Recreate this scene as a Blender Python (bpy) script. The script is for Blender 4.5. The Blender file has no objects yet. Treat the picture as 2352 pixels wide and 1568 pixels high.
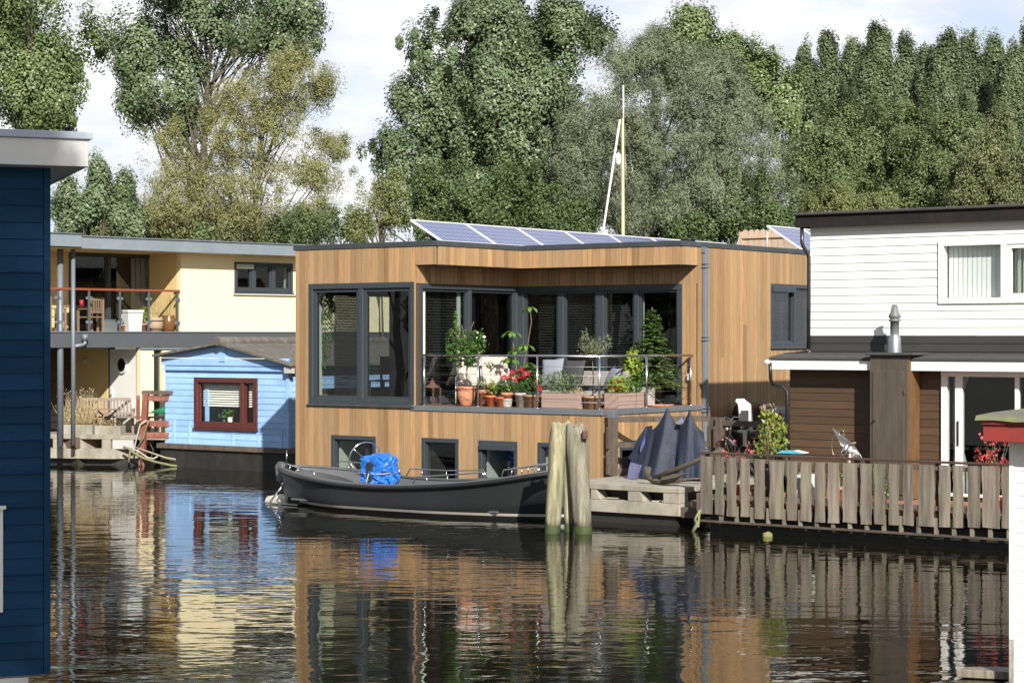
import bpy, math, random
import numpy as np
from mathutils import Vector, Matrix
S = bpy.context.scene
COL = S.collection
random.seed(7)
RNG = np.random.default_rng(11)
PI = math.pi

# ---------------------------------------------------------------- camera geometry
FX, CX, CY, EYE = 4600.0, 1176.0, 775.0, 3.4

def P(px, py, d):
    return Vector(((px - CX) / FX * d, d, EYE - (py - CY) / FX * d))

def PW(px, py, z=0.0):
    return P(px, py, (EYE - z) * FX / (py - CY))

class Frame:
    """A building's own ground frame: origin and rotation about Z."""
    def __init__(s, ox, oy, ang):
        s.ox, s.oy, s.ang = ox, oy, ang
        s.c, s.s = math.cos(ang), math.sin(ang)
    def w2l(s, x, y):
        dx, dy = x - s.ox, y - s.oy
        return dx * s.c + dy * s.s, -dx * s.s + dy * s.c
    def l2w(s, x, y, z=0.0):
        return Vector((s.ox + x * s.c - y * s.s, s.oy + x * s.s + y * s.c, z))
    def hit(s, axis, val, px, py):
        ox, oy = s.w2l(0, 0)
        wx, wy, wz = (px - CX) / FX, 1.0, -(py - CY) / FX
        dx, dy = wx * s.c + wy * s.s, -wx * s.s + wy * s.c
        if axis == 'x': t = (val - ox) / dx
        elif axis == 'y': t = (val - oy) / dy
        else: t = (val - EYE) / wz
        return Vector((ox + t * dx, oy + t * dy, EYE + t * wz))

class Plane:
    """Upright wall plane in a frame: 'f' faces -y, 'r' faces +x, 'l' faces -x, 'b' faces +y."""
    def __init__(s, fr, kind, val):
        s.fr, s.kind, s.val = fr, kind, val
    def pt(s, u, n, z):
        if s.kind == 'f': return (u, s.val - n, z)
        if s.kind == 'b': return (u, s.val + n, z)
        if s.kind == 'r': return (s.val + n, u, z)
        return (s.val - n, u, z)
    def uz(s, px, py):
        if s.kind in 'fb':
            h = s.fr.hit('y', s.val, px, py); return h.x, h.z
        h = s.fr.hit('x', s.val, px, py); return h.y, h.z
    def u(s, px): return s.uz(px, 700)[0]
    def z(s, px, py): return s.uz(px, py)[1]

# ---------------------------------------------------------------- mesh builder
class MB:
    def __init__(s):
        s.v, s.f, s.sm, s.t = [], [], [], []
    def add(s, pts, faces, smooth=False, tone=None):
        b = len(s.v)
        if tone is None: tone = random.random()
        s.v.extend([tuple(p) for p in pts])
        for f in faces:
            s.f.append([b + i for i in f]); s.sm.append(smooth); s.t.append(tone)
        return s
    HEX = [(0, 3, 2, 1), (4, 5, 6, 7), (0, 1, 5, 4), (1, 2, 6, 5), (2, 3, 7, 6), (3, 0, 4, 7)]
    def hexa(s, p8, tone=None):
        return s.add(p8, MB.HEX, False, tone)
    def box(s, x0, y0, z0, x1, y1, z1, tone=None):
        return s.hexa([(x0, y0, z0), (x1, y0, z0), (x1, y1, z0), (x0, y1, z0),
                       (x0, y0, z1), (x1, y0, z1), (x1, y1, z1), (x0, y1, z1)], tone)
    def cbox(s, c, sx, sy, sz, rot=None, tone=None):
        pts = []
        for k in (-.5, .5):
            for a, b in ((-.5, -.5), (.5, -.5), (.5, .5), (-.5, .5)):
                q = Vector((a * sx, b * sy, k * sz))
                if rot is not None: q = rot @ q
                pts.append(Vector(c) + q)
        return s.hexa(pts, tone)
    def pbox(s, pl, u0, u1, n0, n1, z0, z1, tone=None):
        q = [pl.pt(u, n, z) for z in (z0, z1) for (u, n) in ((u0, n0), (u1, n0), (u1, n1), (u0, n1))]
        return s.hexa(q, tone)
    def quad(s, *pts, tone=None, smooth=False):
        return s.add(pts, [tuple(range(len(pts)))], smooth, tone)
    def tube(s, pts, r, seg=8, cap=True, tone=None, flat=1.0):
        pts = [Vector(p) for p in pts]
        n = len(pts)
        rs = [r] * n if not hasattr(r, '__len__') else list(r)
        if tone is None: tone = random.random()
        rings, ref = [], None
        for i, p in enumerate(pts):
            d = pts[min(i + 1, n - 1)] - pts[max(i - 1, 0)]
            if d.length < 1e-9: d = Vector((0, 0, 1))
            d.normalize()
            if ref is None:
                ref = Vector((0, 0, 1)) if abs(d.z) < .9 else Vector((1, 0, 0))
            a = d.cross(ref)
            if a.length < 1e-6: a = d.cross(Vector((0, 1, 0)))
            a.normalize(); b = a.cross(d).normalized(); ref = b
            rings.append([p + (a * math.cos(2 * PI * k / seg) + b * math.sin(2 * PI * k / seg) * flat) * rs[i] for k in range(seg)])
        base = len(s.v)
        for ring in rings: s.v.extend([tuple(q) for q in ring])
        for i in range(n - 1):
            for k in range(seg):
                k2 = (k + 1) % seg
                s.f.append([base + i * seg + k, base + i * seg + k2, base + (i + 1) * seg + k2, base + (i + 1) * seg + k])
                s.sm.append(True); s.t.append(tone)
        if cap:
            s.f.append([base + k for k in range(seg)][::-1]); s.sm.append(False); s.t.append(tone)
            s.f.append([base + (n - 1) * seg + k for k in range(seg)]); s.sm.append(False); s.t.append(tone)
        return s
    def lathe(s, prof, c=(0, 0, 0), seg=20, tone=None, smooth=True, sq=None):
        if tone is None: tone = random.random()
        base = len(s.v); n = len(prof)
        for (r, z) in prof:
            for k in range(seg):
                a = 2 * PI * k / seg
                s.v.append((c[0] + r * math.cos(a), c[1] + r * math.sin(a), c[2] + z))
        for i in range(n - 1):
            for k in range(seg):
                k2 = (k + 1) % seg
                s.f.append([base + i * seg + k, base + i * seg + k2, base + (i + 1) * seg + k2, base + (i + 1) * seg + k])
                s.sm.append(smooth); s.t.append(tone)
        return s
    def loft(s, rings, closed=False, smooth=True, tone=None, capends=False):
        if tone is None: tone = random.random()
        base = len(s.v); m = len(rings[0])
        for r in rings: s.v.extend([tuple(q) for q in r])
        for i in range(len(rings) - 1):
            for k in range(m if closed else m - 1):
                k2 = (k + 1) % m
                s.f.append([base + i * m + k, base + i * m + k2, base + (i + 1) * m + k2, base + (i + 1) * m + k])
                s.sm.append(smooth); s.t.append(tone)
        if capends:
            s.f.append([base + k for k in range(m)][::-1]); s.sm.append(False); s.t.append(tone)
            s.f.append([base + (len(rings) - 1) * m + k for k in range(m)]); s.sm.append(False); s.t.append(tone)
        return s
    def poly(s, pts2, f0, f1, tone=None):
        """extrude a 2-D outline between two point-makers"""
        n = len(pts2); a = [f0(*p) for p in pts2]; b = [f1(*p) for p in pts2]
        fs = [tuple(range(n))[::-1], tuple(range(n, 2 * n))] + [(i, (i + 1) % n, n + (i + 1) % n, n + i) for i in range(n)]
        return s.add(a + b, fs, False, tone)
    def build(s, name, mat, parent=None, bevel=0.0, seg=2):
        me = bpy.data.meshes.new(name)
        me.from_pydata(s.v, [], s.f)
        me.polygons.foreach_set('use_smooth', s.sm)
        at = me.attributes.new('tone', 'FLOAT', 'FACE')
        at.data.foreach_set('value', s.t)
        me.materials.append(mat)
        me.update()
        o = bpy.data.objects.new(name, me); COL.objects.link(o)
        if parent is not None: o.parent = parent
        if bevel:
            m = o.modifiers.new('bevel', 'BEVEL'); m.width = bevel; m.segments = seg; m.limit_method = 'ANGLE'; m.angle_limit = 0.7
        return o

def tag(o, label, cat, group=None, kind=None):
    if label: o['label'] = label
    if cat: o['category'] = cat
    if group: o['group'] = group
    if kind: o['kind'] = kind
    return o

def thing(name, label, cat, loc=(0, 0, 0), rz=0.0, group=None):
    o = bpy.data.objects.new(name, None); COL.objects.link(o)
    o.empty_display_size = .2
    o.location = loc; o.rotation_euler = (0, 0, rz)
    return tag(o, label, cat, group)

def structure(o):
    o['kind'] = 'structure'; return o

def dup(root, loc, rz, label=None, scale=None):
    r = root.copy(); COL.objects.link(r); r.location = loc; r.rotation_euler = (0, 0, rz)
    if label: r['label'] = label
    if scale: r.scale = (scale,) * 3
    for ch in list(root.children):
        c = ch.copy(); COL.objects.link(c); c.parent = r
        for g in list(ch.children):
            d = g.copy(); COL.objects.link(d); d.parent = c
    return r

# ---------------------------------------------------------------- rect subtraction helpers
def spans(u0, u1, cuts):
    out = [(u0, u1)]
    for a, b in cuts:
        nxt = []
        for p, q in out:
            if b <= p or a >= q: nxt.append((p, q)); continue
            if a > p: nxt.append((p, a))
            if b < q: nxt.append((b, q))
        out = nxt
    return [(p, q) for p, q in out if q - p > 1e-4]

def panel(mb, pl, u0, u1, n0, n1, z0, z1, ops=()):
    zs = sorted({z0, z1} | {z for o in ops for z in (o[2], o[3]) if z0 < z < z1})
    for za, zb in zip(zs[:-1], zs[1:]):
        zm = (za + zb) / 2
        for p, q in spans(u0, u1, [(o[0], o[1]) for o in ops if o[2] < zm < o[3]]):
            mb.pbox(pl, p, q, n0, n1, za, zb)

def vboards(mb, pl, u0, u1, z0, z1, ops=(), w=.158, gap=.009, n0=0.0, n1=.022, joints=0.0, jit=.25):
    u = u0
    while u < u1 - 1e-3:
        ww = w * random.uniform(1 - jit, 1 + jit * .6)
        e = min(u + ww, u1)
        if u1 - e < .04: e = u1
        us = sorted({u, e} | {x for o in ops for x in (o[0], o[1]) if u + .004 < x < e - .004})
        tone = random.random()
        for a, b in zip(us[:-1], us[1:]):
            um = (a + b) / 2
            for p, q in spans(z0, z1, [(o[2], o[3]) for o in ops if o[0] < um < o[1]]):
                zz = [p, q]
                if random.random() < joints and q - p > 1.2: zz = [p, random.uniform(p + .3, q - .3), q]
                for i, (za, zb) in enumerate(zip(zz[:-1], zz[1:])):
                    g0 = gap / 2 if abs(a - u) < 1e-6 else 0
                    g1 = gap / 2 if abs(b - e) < 1e-6 else 0
                    mb.pbox(pl, a + g0, b - g1, n0, n1 + random.uniform(0, .003), za + (.002 if i else 0), zb, tone if i == 0 else random.random())
        u = e

def hboards(mb, pl, u0, u1, z0, z1, ops=(), pitch=.16, lap=.02, n0=-.03, top=.004, gap=0.0):
    z = z0
    while z < z1 - 1e-3:
        e = min(z + pitch, z1)
        zs = sorted({z, e} | {x for o in ops for x in (o[2], o[3]) if z < x < e})
        tone = random.random()
        for a, b in zip(zs[:-1], zs[1:]):
            m = (a + b) / 2
            na = top + (lap - top) * (1 - (a - z) / pitch); nb = top + (lap - top) * (1 - (b - z) / pitch)
            bb = b - (gap if abs(b - e) < 1e-6 else 0)
            for p, q in spans(u0, u1, [(o[0], o[1]) for o in ops if o[2] < m < o[3]]):
                mb.hexa([pl.pt(p, n0, a), pl.pt(q, n0, a), pl.pt(q, na, a), pl.pt(p, na, a),
                         pl.pt(p, n0, bb), pl.pt(q, n0, bb), pl.pt(q, nb, bb), pl.pt(p, nb, bb)], tone)
        z = e

# ---------------------------------------------------------------- materials
MATS = {}
def nmat(name):
    m = bpy.data.materials.new(name); m.use_nodes = True
    nt = m.node_tree; nt.nodes.clear()
    out = nt.nodes.new('ShaderNodeOutputMaterial')
    MATS[name] = m
    return m, nt, out

def link(nt, a, b): nt.links.new(a, b)

def math_node(nt, op, a, b=None):
    n = nt.nodes.new('ShaderNodeMath'); n.operation = op
    for i, x in enumerate((a, b)):
        if x is None: continue
        if isinstance(x, (int, float)): n.inputs[i].default_value = x
        else: link(nt, x, n.inputs[i])
    return n.outputs[0]

def mix_col(nt, fac, a, b, mode='MIX'):
    n = nt.nodes.new('ShaderNodeMix'); n.data_type = 'RGBA'; n.blend_type = mode; n.clamp_factor = True
    for sock, x in ((n.inputs[0], fac), (n.inputs[6], a), (n.inputs[7], b)):
        if isinstance(x, (int, float)): sock.default_value = x
        elif isinstance(x, (tuple, list)): sock.default_value = (x[0], x[1], x[2], 1)
        else: link(nt, x, sock)
    return n.outputs[2]

def noise(nt, vec, scale=1.0, detail=4, rough=.6, dist=0.0):
    n = nt.nodes.new('ShaderNodeTexNoise'); n.inputs['Scale'].default_value = scale
    n.inputs['Detail'].default_value = detail; n.inputs['Roughness'].default_value = rough
    n.inputs['Distortion'].default_value = dist
    if vec is not None: link(nt, vec, n.inputs['Vector'])
    return n.outputs['Fac']

def mapping(nt, scale=(1, 1, 1), src='Object', rot=(0, 0, 0)):
    tc = nt.nodes.new('ShaderNodeTexCoord'); mp = nt.nodes.new('ShaderNodeMapping')
    mp.inputs['Scale'].default_value = scale; mp.inputs['Rotation'].default_value = rot
    link(nt, tc.outputs[src], mp.inputs['Vector'])
    return mp.outputs[0]

def ramp(nt, fac, lo, hi):
    n = nt.nodes.new('ShaderNodeMapRange'); n.clamp = True
    link(nt, fac, n.inputs[0]); n.inputs[1].default_value = lo; n.inputs[2].default_value = hi
    return n.outputs[0]

def M(name, col, rough=.6, col2=None, scale=4.0, stretch=(1, 1, 1), var=.5, tone=0.0, bump=0.0, metal=0.0, spec=.5,
      dirt=None, dirt_scale=1.2, dirt_amt=.5, dirt_stretch=(1, 1, 1), coat=0.0, tonecol=None):
    """Procedural surface: two base colours mixed by noise, per-piece tone, dirt patches of their own shape, fine bump."""
    m, nt, out = nmat(name)
    b = nt.nodes.new('ShaderNodeBsdfPrincipled')
    if col2 is None: col2 = tuple(c * .72 for c in col)
    vec = mapping(nt, stretch)
    f = noise(nt, vec, scale, 6, .65)
    fr = ramp(nt, f, .5 - .25 / max(var, .01) * .5, .5 + .25 / max(var, .01) * .5)
    c = mix_col(nt, fr, col, col2)
    if tone:
        at = nt.nodes.new('ShaderNodeAttribute'); at.attribute_name = 'tone'
        k = math_node(nt, 'ADD', math_node(nt, 'MULTIPLY', at.outputs['Fac'], 2 * tone), 1 - tone)
        c2 = nt.nodes.new('ShaderNodeVectorMath'); c2.operation = 'SCALE'
        link(nt, c, c2.inputs[0]); link(nt, k, c2.inputs['Scale'])
        c = c2.outputs[0]
        if tonecol is not None:
            fr2 = nt.nodes.new('ShaderNodeMath'); fr2.operation = 'FRACT'
            link(nt, math_node(nt, 'MULTIPLY', at.outputs['Fac'], 7.13), fr2.inputs[0])
            c = mix_col(nt, math_node(nt, 'MULTIPLY', fr2.outputs[0], .8), c, tonecol)
    if dirt is not None:
        f2 = noise(nt, mapping(nt, dirt_stretch), dirt_scale, 8, .7, .4)
        c = mix_col(nt, math_node(nt, 'MULTIPLY', ramp(nt, f2, .48, .72), dirt_amt), c, dirt)
    link(nt, c, b.inputs['Base Color'])
    rr = math_node(nt, 'ADD', math_node(nt, 'MULTIPLY', f, .25), rough - .12)
    link(nt, rr, b.inputs['Roughness'])
    b.inputs['Metallic'].default_value = metal
    b.inputs['Specular IOR Level'].default_value = spec
    if coat: b.inputs['Coat Weight'].default_value = coat; b.inputs['Coat Roughness'].default_value = .1
    if bump:
        bp = nt.nodes.new('ShaderNodeBump'); bp.inputs['Strength'].default_value = .6; bp.inputs['Distance'].default_value = bump
        link(nt, noise(nt, vec, scale * 3, 5, .7), bp.inputs['Height']); link(nt, bp.outputs[0], b.inputs['Normal'])
    link(nt, b.outputs[0], out.inputs[0])
    return m

def LEAF(name, col, col2, col3=None, gloss=.4, trans=.3, spec=.5):
    m, nt, out = nmat(name)
    at = nt.nodes.new('ShaderNodeAttribute'); at.attribute_name = 'tone'
    c = mix_col(nt, at.outputs['Fac'], col, col2)
    if col3 is not None:
        fr = nt.nodes.new('ShaderNodeMath'); fr.operation = 'FRACT'
        link(nt, math_node(nt, 'MULTIPLY', at.outputs['Fac'], 13.7), fr.inputs[0])
        c = mix_col(nt, ramp(nt, fr.outputs[0], .8, 1.05), c, col3)
    b = nt.nodes.new('ShaderNodeBsdfPrincipled')
    link(nt, c, b.inputs['Base Color']); b.inputs['Roughness'].default_value = gloss
    b.inputs['Specular IOR Level'].default_value = spec
    t = nt.nodes.new('ShaderNodeBsdfTranslucent'); link(nt, mix_col(nt, .5, c, (.35, .4, .06), 'MIX') if False else c, t.inputs[0])
    mx = nt.nodes.new('ShaderNodeMixShader'); mx.inputs[0].default_value = trans
    link(nt, b.outputs[0], mx.inputs[1]); link(nt, t.outputs[0], mx.inputs[2])
    link(nt, mx.outputs[0], out.inputs[0])
    return m

def GLASS(name, tint=(.75, .8, .8), boost=1.0):
    m, nt, out = nmat(name)
    ge = nt.nodes.new('ShaderNodeNewGeometry')
    dt = nt.nodes.new('ShaderNodeVectorMath'); dt.operation = 'DOT_PRODUCT'
    link(nt, ge.outputs['Normal'], dt.inputs[0]); link(nt, ge.outputs['Incoming'], dt.inputs[1])
    c = math_node(nt, 'ABSOLUTE', dt.outputs['Value'])
    k = math_node(nt, 'ADD', math_node(nt, 'MULTIPLY', math_node(nt, 'POWER', math_node(nt, 'SUBTRACT', 1.0, c), 5), .95), .05)
    g = nt.nodes.new('ShaderNodeBsdfGlossy'); g.inputs['Roughness'].default_value = 0.005
    t = nt.nodes.new('ShaderNodeBsdfTransparent'); t.inputs[0].default_value = (*[x ** .5 for x in tint], 1)
    mx = nt.nodes.new('ShaderNodeMixShader')
    link(nt, math_node(nt, 'MULTIPLY', k, boost), mx.inputs[0]); link(nt, t.outputs[0], mx.inputs[1]); link(nt, g.outputs[0], mx.inputs[2])
    link(nt, mx.outputs[0], out.inputs[0])
    return m

# ---------------------------------------------------------------- foliage
def norm(a): return a / np.maximum(np.linalg.norm(a, axis=1, keepdims=True), 1e-9)

def leaf_obj(name, c, nrm, L, W, mat, parent=None, axis=None, fold=.15, tone=None):
    """One quad per leaf."""
    N = len(c)
    if axis is None:
        axis = RNG.normal(size=(N, 3))
    u = norm(axis - nrm * np.sum(axis * nrm, axis=1, keepdims=True))
    v = np.cross(nrm, u)
    L = np.broadcast_to(np.asarray(L, float), (N,))[:, None]; W = np.broadcast_to(np.asarray(W, float), (N,))[:, None]
    q = np.empty((N, 4, 3))
    q[:, 0] = c - u * L * .5
    q[:, 1] = c + v * W * .5 + nrm * W * fold - u * L * .08
    q[:, 2] = c + u * L * .5
    q[:, 3] = c - v * W * .5 + nrm * W * fold - u * L * .08
    me = bpy.data.meshes.new(name)
    me.vertices.add(N * 4); me.vertices.foreach_set('co', q.reshape(-1).astype(np.float32))
    me.loops.add(N * 4); me.loops.foreach_set('vertex_index', np.arange(N * 4, dtype=np.int32))
    me.polygons.add(N); me.polygons.foreach_set('loop_start', np.arange(0, N * 4, 4, dtype=np.int32))
    me.update(calc_edges=True)
    at = me.attributes.new('tone', 'FLOAT', 'FACE')
    at.data.foreach_set('value', (RNG.random(N) if tone is None else np.clip(tone, 0, 1)).astype(np.float32))
    me.materials.append(mat)
    o = bpy.data.objects.new(name, me); COL.objects.link(o)
    if parent is not None: o.parent = parent
    return o

def clusters(blobs, n, inner=.35, bough=.95, nper=15, lift=1.25):
    """boughs through the crown's lobes, and leaf clusters round the outer side of every bough"""
    w = np.array([b[1][0] * b[1][2] + b[1][0] * b[1][1] for b in blobs]) ** .72; w /= w.sum()
    nb = max(4, n // nper)
    k = RNG.choice(len(blobs), nb, p=w)
    d = norm(RNG.normal(size=(nb, 3)))
    r = ((inner + (1 - inner) * RNG.random(nb) ** .5) * RNG.uniform(.85, 1.12, nb))[:, None]
    bc = np.array([b[0] for b in blobs])[k]; R = np.array([b[1] for b in blobs])[k]
    bcen = bc + d * r * np.maximum(R - bough * .55, R * .45)
    brad = bough * RNG.uniform(.55, 1.35, nb) * np.clip(R.min(axis=1) / 1.2, .45, 1.0)
    j = RNG.integers(0, nb, n)
    e = norm(norm(RNG.normal(size=(n, 3))) + d[j] * .45 + np.array([0, 0, .25]))
    q = np.where(RNG.random(n) < .16, RNG.uniform(1.0, 1.5, n), RNG.uniform(.5, 1.05, n))
    q = (q * brad[j])[:, None]
    c = bcen[j] + e * q * np.array([1, 1, lift])
    return c, norm(e * .75 + d[j] * .45), j

KN, KP, KC, KL = 1.5, 2.1, .74, .56
def crown(name, blobs, ncl, per, crad, L, W, mat, parent, up=.35, out=.5, rnd=.8, inner=.35, stretch=1.3, hang=0.0, axis_up=None, bough=.95, nper=15):
    ncl, per, crad, L, W = int(ncl * KN), int(per * KP), crad * KC, L * KL, W * KL
    cc, dd, _ = clusters(blobs, ncl, inner, bough, nper, max(1.0, stretch * .8))
    sz = RNG.uniform(.45, 1.5, ncl)
    idx = np.repeat(np.arange(ncl), per)
    N = len(idx)
    g = RNG.normal(size=(N, 3)); g = norm(g) * (RNG.random(N)[:, None] ** .45)
    off = g * crad * sz[idx][:, None]
    off[:, 2] *= stretch
    if hang: off[:, 2] -= hang * RNG.random(N) * np.abs(off[:, 0])
    c = cc[idx] + off
    nrm = norm(norm(off) * out * .6 + dd[idx] * out * 1.1 + np.array([0, 0, up]) + norm(RNG.normal(size=(N, 3))) * rnd)
    ax = None
    if axis_up is not None:
        ax = norm(off) * .6 + np.array([0, 0, axis_up]) + RNG.normal(size=(N, 3)) * .35
    s = RNG.uniform(.7, 1.3, N)
    tone = RNG.normal(.5, .15, N) + (RNG.random(ncl)[idx] - .5) * .45
    leaf_obj(name, c, nrm, L * s, W * s, mat, parent, ax, tone=tone)
    return cc

def limbs(mb, base, top, r0, targets, r1=.02, seg=6, fork=.35):
    """tapered trunk with limbs reaching towards the crown's clusters"""
    base, top = Vector(base), Vector(top)
    pts = []; n = 7
    for i in range(n):
        t = i / (n - 1)
        p = base.lerp(top, t) + Vector((random.uniform(-1, 1), random.uniform(-1, 1), 0)) * r0 * .7 * (1 if 0 < i < n - 1 else 0)
        pts.append(p)
    mb.tube(pts, [r0 * (1 - .85 * i / (n - 1)) for i in range(n)], 9)
    for tg in targets:
        tg = Vector(tg)
        t = min(max((tg.z - base.z) / max(top.z - base.z, .1) - random.uniform(.15, fork), .12), .95)
        k = t * (n - 1); i = min(int(k), n - 2)
        s = pts[i].lerp(pts[i + 1], k - i)
        mid = s.lerp(tg, .5) + Vector((random.uniform(-.3, .3), random.uniform(-.3, .3), random.uniform(-.05, .35)))
        rr = max(r0 * (1 - .85 * t) * .5, r1 * 1.5)
        mb.tube([s, s.lerp(mid, .5) + Vector((0, 0, -.05)), mid, tg], [rr, rr * .75, rr * .5, r1 * .5], seg)
# ---------------------------------------------------------------- materials
cedar = M('cedar', (.43, .262, .122), .62, (.29, .165, .075), 2.2, (14, 14, .7), .8, tone=.33, bump=.002, tonecol=(.35, .235, .125), dirt=(.22, .155, .10), dirt_scale=.9, dirt_amt=.5, dirt_stretch=(3.5, 3.5, .5))
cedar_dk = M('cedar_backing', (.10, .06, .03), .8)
anthr = M('anthracite_paint', (.042, .052, .062), .42, (.036, .045, .053), 6)
trimgrey = M('roof_trim_grey', (.045, .055, .062), .45, (.036, .045, .05), 3, dirt=(.10, .11, .115), dirt_amt=.3, dirt_scale=2)
zinc = M('zinc', (.36, .39, .42), .42, (.28, .31, .34), 5, metal=.75, dirt=(.45, .47, .48), dirt_amt=.4)
zincpipe = M('zinc_pipe', (.185, .215, .245), .45, (.15, .175, .205), 5, metal=.2, tone=.08)
steel = M('stainless_steel', (.68, .68, .68), .2, (.6, .6, .6), 8, metal=1.0)
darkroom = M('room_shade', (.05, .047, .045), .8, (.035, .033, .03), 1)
floorwood = M('deck_timber', (.16, .095, .06), .7, (.11, .065, .04), 3, (1, 20, 1), tone=.2)
palewall = M('pale_lining', (.66, .70, .60), .6, (.6, .64, .55), 3)
glass = GLASS('window_glass', (.62, .66, .66), 1.0)
roomglass = GLASS('clear_window_glass', (.93, .96, .95), 1.0)
clearglass = GLASS('balustrade_glass', (.88, .92, .9), 1.0)
blindm = M('blind_slats', (.035, .036, .038), .5, (.028, .03, .031), 6)
blinddk = M('dark_blind', (.010, .010, .011), .7, (.008, .008, .009), 6)
blindw = M('white_blind', (.84, .82, .76), .55, (.76, .74, .68), 5, tone=.08)
roofing = M('roofing_felt', (.06, .06, .06), .9, (.045, .045, .045), 5, bump=.004)
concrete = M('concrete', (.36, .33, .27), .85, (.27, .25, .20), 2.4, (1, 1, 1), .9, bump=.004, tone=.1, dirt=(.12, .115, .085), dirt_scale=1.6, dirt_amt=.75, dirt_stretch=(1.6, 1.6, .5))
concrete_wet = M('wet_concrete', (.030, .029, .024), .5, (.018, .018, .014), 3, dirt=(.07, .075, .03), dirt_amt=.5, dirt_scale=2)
hulldark = M('tarred_hull', (.018, .017, .016), .55, (.03, .03, .026), 3, dirt=(.06, .06, .045), dirt_amt=.35, dirt_scale=1.5, dirt_stretch=(3, 3, .4))
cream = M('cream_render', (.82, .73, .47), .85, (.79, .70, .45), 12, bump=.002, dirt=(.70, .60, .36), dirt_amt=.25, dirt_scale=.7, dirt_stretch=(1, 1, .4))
creamshade = M('shaded_cream_render', (.74, .56, .25), .85, (.70, .52, .23), 9, bump=.002)  # cream render darkened to paint in the shade of recess and porch walls
greyband = M('grey_band', (.075, .082, .092), .6, (.062, .068, .078), 3, dirt=(.11, .115, .12), dirt_amt=.25)
roofedge = M('grey_roof_edge', (.20, .235, .265), .5, (.16, .19, .22), 2, dirt=(.30, .33, .35), dirt_amt=.35, dirt_scale=2.5, tone=.1)
redwood = M('red_rail_wood', (.25, .07, .035), .5, (.19, .05, .025), 4, (2, 2, 2))
whitepaint = M('white_paint', (.80, .80, .77), .5, (.77, .77, .74), 3, tone=.02)
whitesiding = M('white_siding', (.82, .82, .80), .5, (.79, .79, .76), 2, (.6, .6, 3), tone=.02, dirt=(.62, .60, .54), dirt_amt=.22, dirt_scale=.8, dirt_stretch=(.6, .6, 2))
bluesiding = M('blue_siding', (.335, .535, .83), .6, (.285, .475, .77), 1.6, (1, 1, 2), .9, tone=.1, bump=.002, dirt=(.20, .34, .60), dirt_amt=.6, dirt_scale=1.3, dirt_stretch=(1, 1, 1.6))
navysiding = M('navy_siding', (.013, .055, .120), .8, (.009, .040, .094), 2, (.6, .6, 4), .8, tone=.12, spec=.15, dirt=(.014, .065, .135), dirt_amt=.35, dirt_scale=1.3, dirt_stretch=(.5, .5, 2.5))
mahog = M('mahogany_frame', (.11, .030, .024), .4, (.08, .021, .018), 3, (3, 3, 3), coat=.3)
brownsiding = M('brown_siding', (.082, .048, .024), .6, (.060, .034, .017), 2.5, (1, 1, 6), .8, tone=.18, bump=.002, dirt=(.06, .042, .028), dirt_amt=.4)
browndoor = M('weathered_brown_board', (.088, .070, .054), .7, (.058, .046, .035), 2.5, (4, 4, .5), .8, bump=.002)
tanboard = M('tan_board', (.175, .092, .038), .6, (.115, .060, .025), 2.0, (3, 3, .7), .9, bump=.002)
blackpaint = M('black_board', (.018, .0165, .016), .75, (.012, .0115, .011), 3, (.6, .6, 3), tone=.15, spec=.2, dirt=(.12, .05, .04), dirt_amt=.18, dirt_scale=3.2)
blackpipe = M('black_pipe', (.02, .02, .02), .3, (.015, .015, .015), 3)
greytimber = M('weathered_timber', (.250, .212, .172), .8, (.110, .090, .072), 2.2, (6, 6, .4), .9, tone=.22, bump=.004, dirt=(.20, .21, .10), dirt_scale=1.1, dirt_amt=.55)
darktimber = M('dark_weathered_timber', (.105, .08, .06), .8, (.06, .046, .036), 3, (2, 2, .8), .9, tone=.2, bump=.004, dirt=(.17, .15, .11), dirt_amt=.5, dirt_scale=2.5)
pilewood = M('pile_wood', (.40, .37, .235), .85, (.12, .11, .075), 1.8, (9, 9, .42), .75, tone=.1, bump=.02, dirt=(.30, .32, .10), dirt_scale=1.5, dirt_amt=.65, dirt_stretch=(1.5, 1.5, .5))
pilegrey = M('grey_pile_wood', (.33, .30, .225), .85, (.11, .10, .08), 1.8, (9, 9, .42), .75, tone=.1, bump=.02, dirt=(.26, .27, .11), dirt_scale=1.5, dirt_amt=.45, dirt_stretch=(1.5, 1.5, .5))
pilealgae = M('algae_wood', (.06, .085, .02), .7, (.03, .04, .012), 5, bump=.01)
rust = M('rusty_iron', (.12, .06, .04), .8, (.075, .04, .03), 8, bump=.004)
anchoriron = M('anchor_iron', (.09, .075, .055), .75, (.055, .045, .036), 9, bump=.006, dirt=(.14, .09, .055), dirt_amt=.5, dirt_scale=5)
terracotta = M('terracotta', (.52, .22, .115), .75, (.42, .17, .09), 5, bump=.002, dirt=(.60, .40, .28), dirt_amt=.35, dirt_scale=6)
orangepot = M('orange_plastic', (.62, .16, .055), .5, (.56, .14, .05), 6)
greypot = M('grey_glazed', (.42, .39, .35), .5, (.36, .33, .30), 6)
taupe = M('taupe_planter', (.36, .255, .215), .7, (.32, .225, .19), 5, bump=.001)
palegrey = M('pale_grey_planter', (.46, .46, .44), .6, (.42, .42, .40), 5)
stripepot = M('ribbed_clay', (.40, .24, .13), .6, (.22, .13, .075), 1.0, (1, 1, 24), .5)
glazedjar = M('brown_glaze', (.22, .10, .035), .25, (.15, .065, .022), 5, coat=.5)
soil = M('soil', (.035, .026, .018), .95, (.02, .015, .01), 10, bump=.01)
cushion = M('blue_grey_cushion', (.24, .25, .30), .9, (.20, .21, .255), 12, bump=.002)
cushiondk = M('charcoal_fabric', (.05, .05, .055), .9, (.04, .04, .044), 12)
beigefab = M('beige_sling', (.46, .39, .34), .8, (.42, .355, .31), 14)
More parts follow.
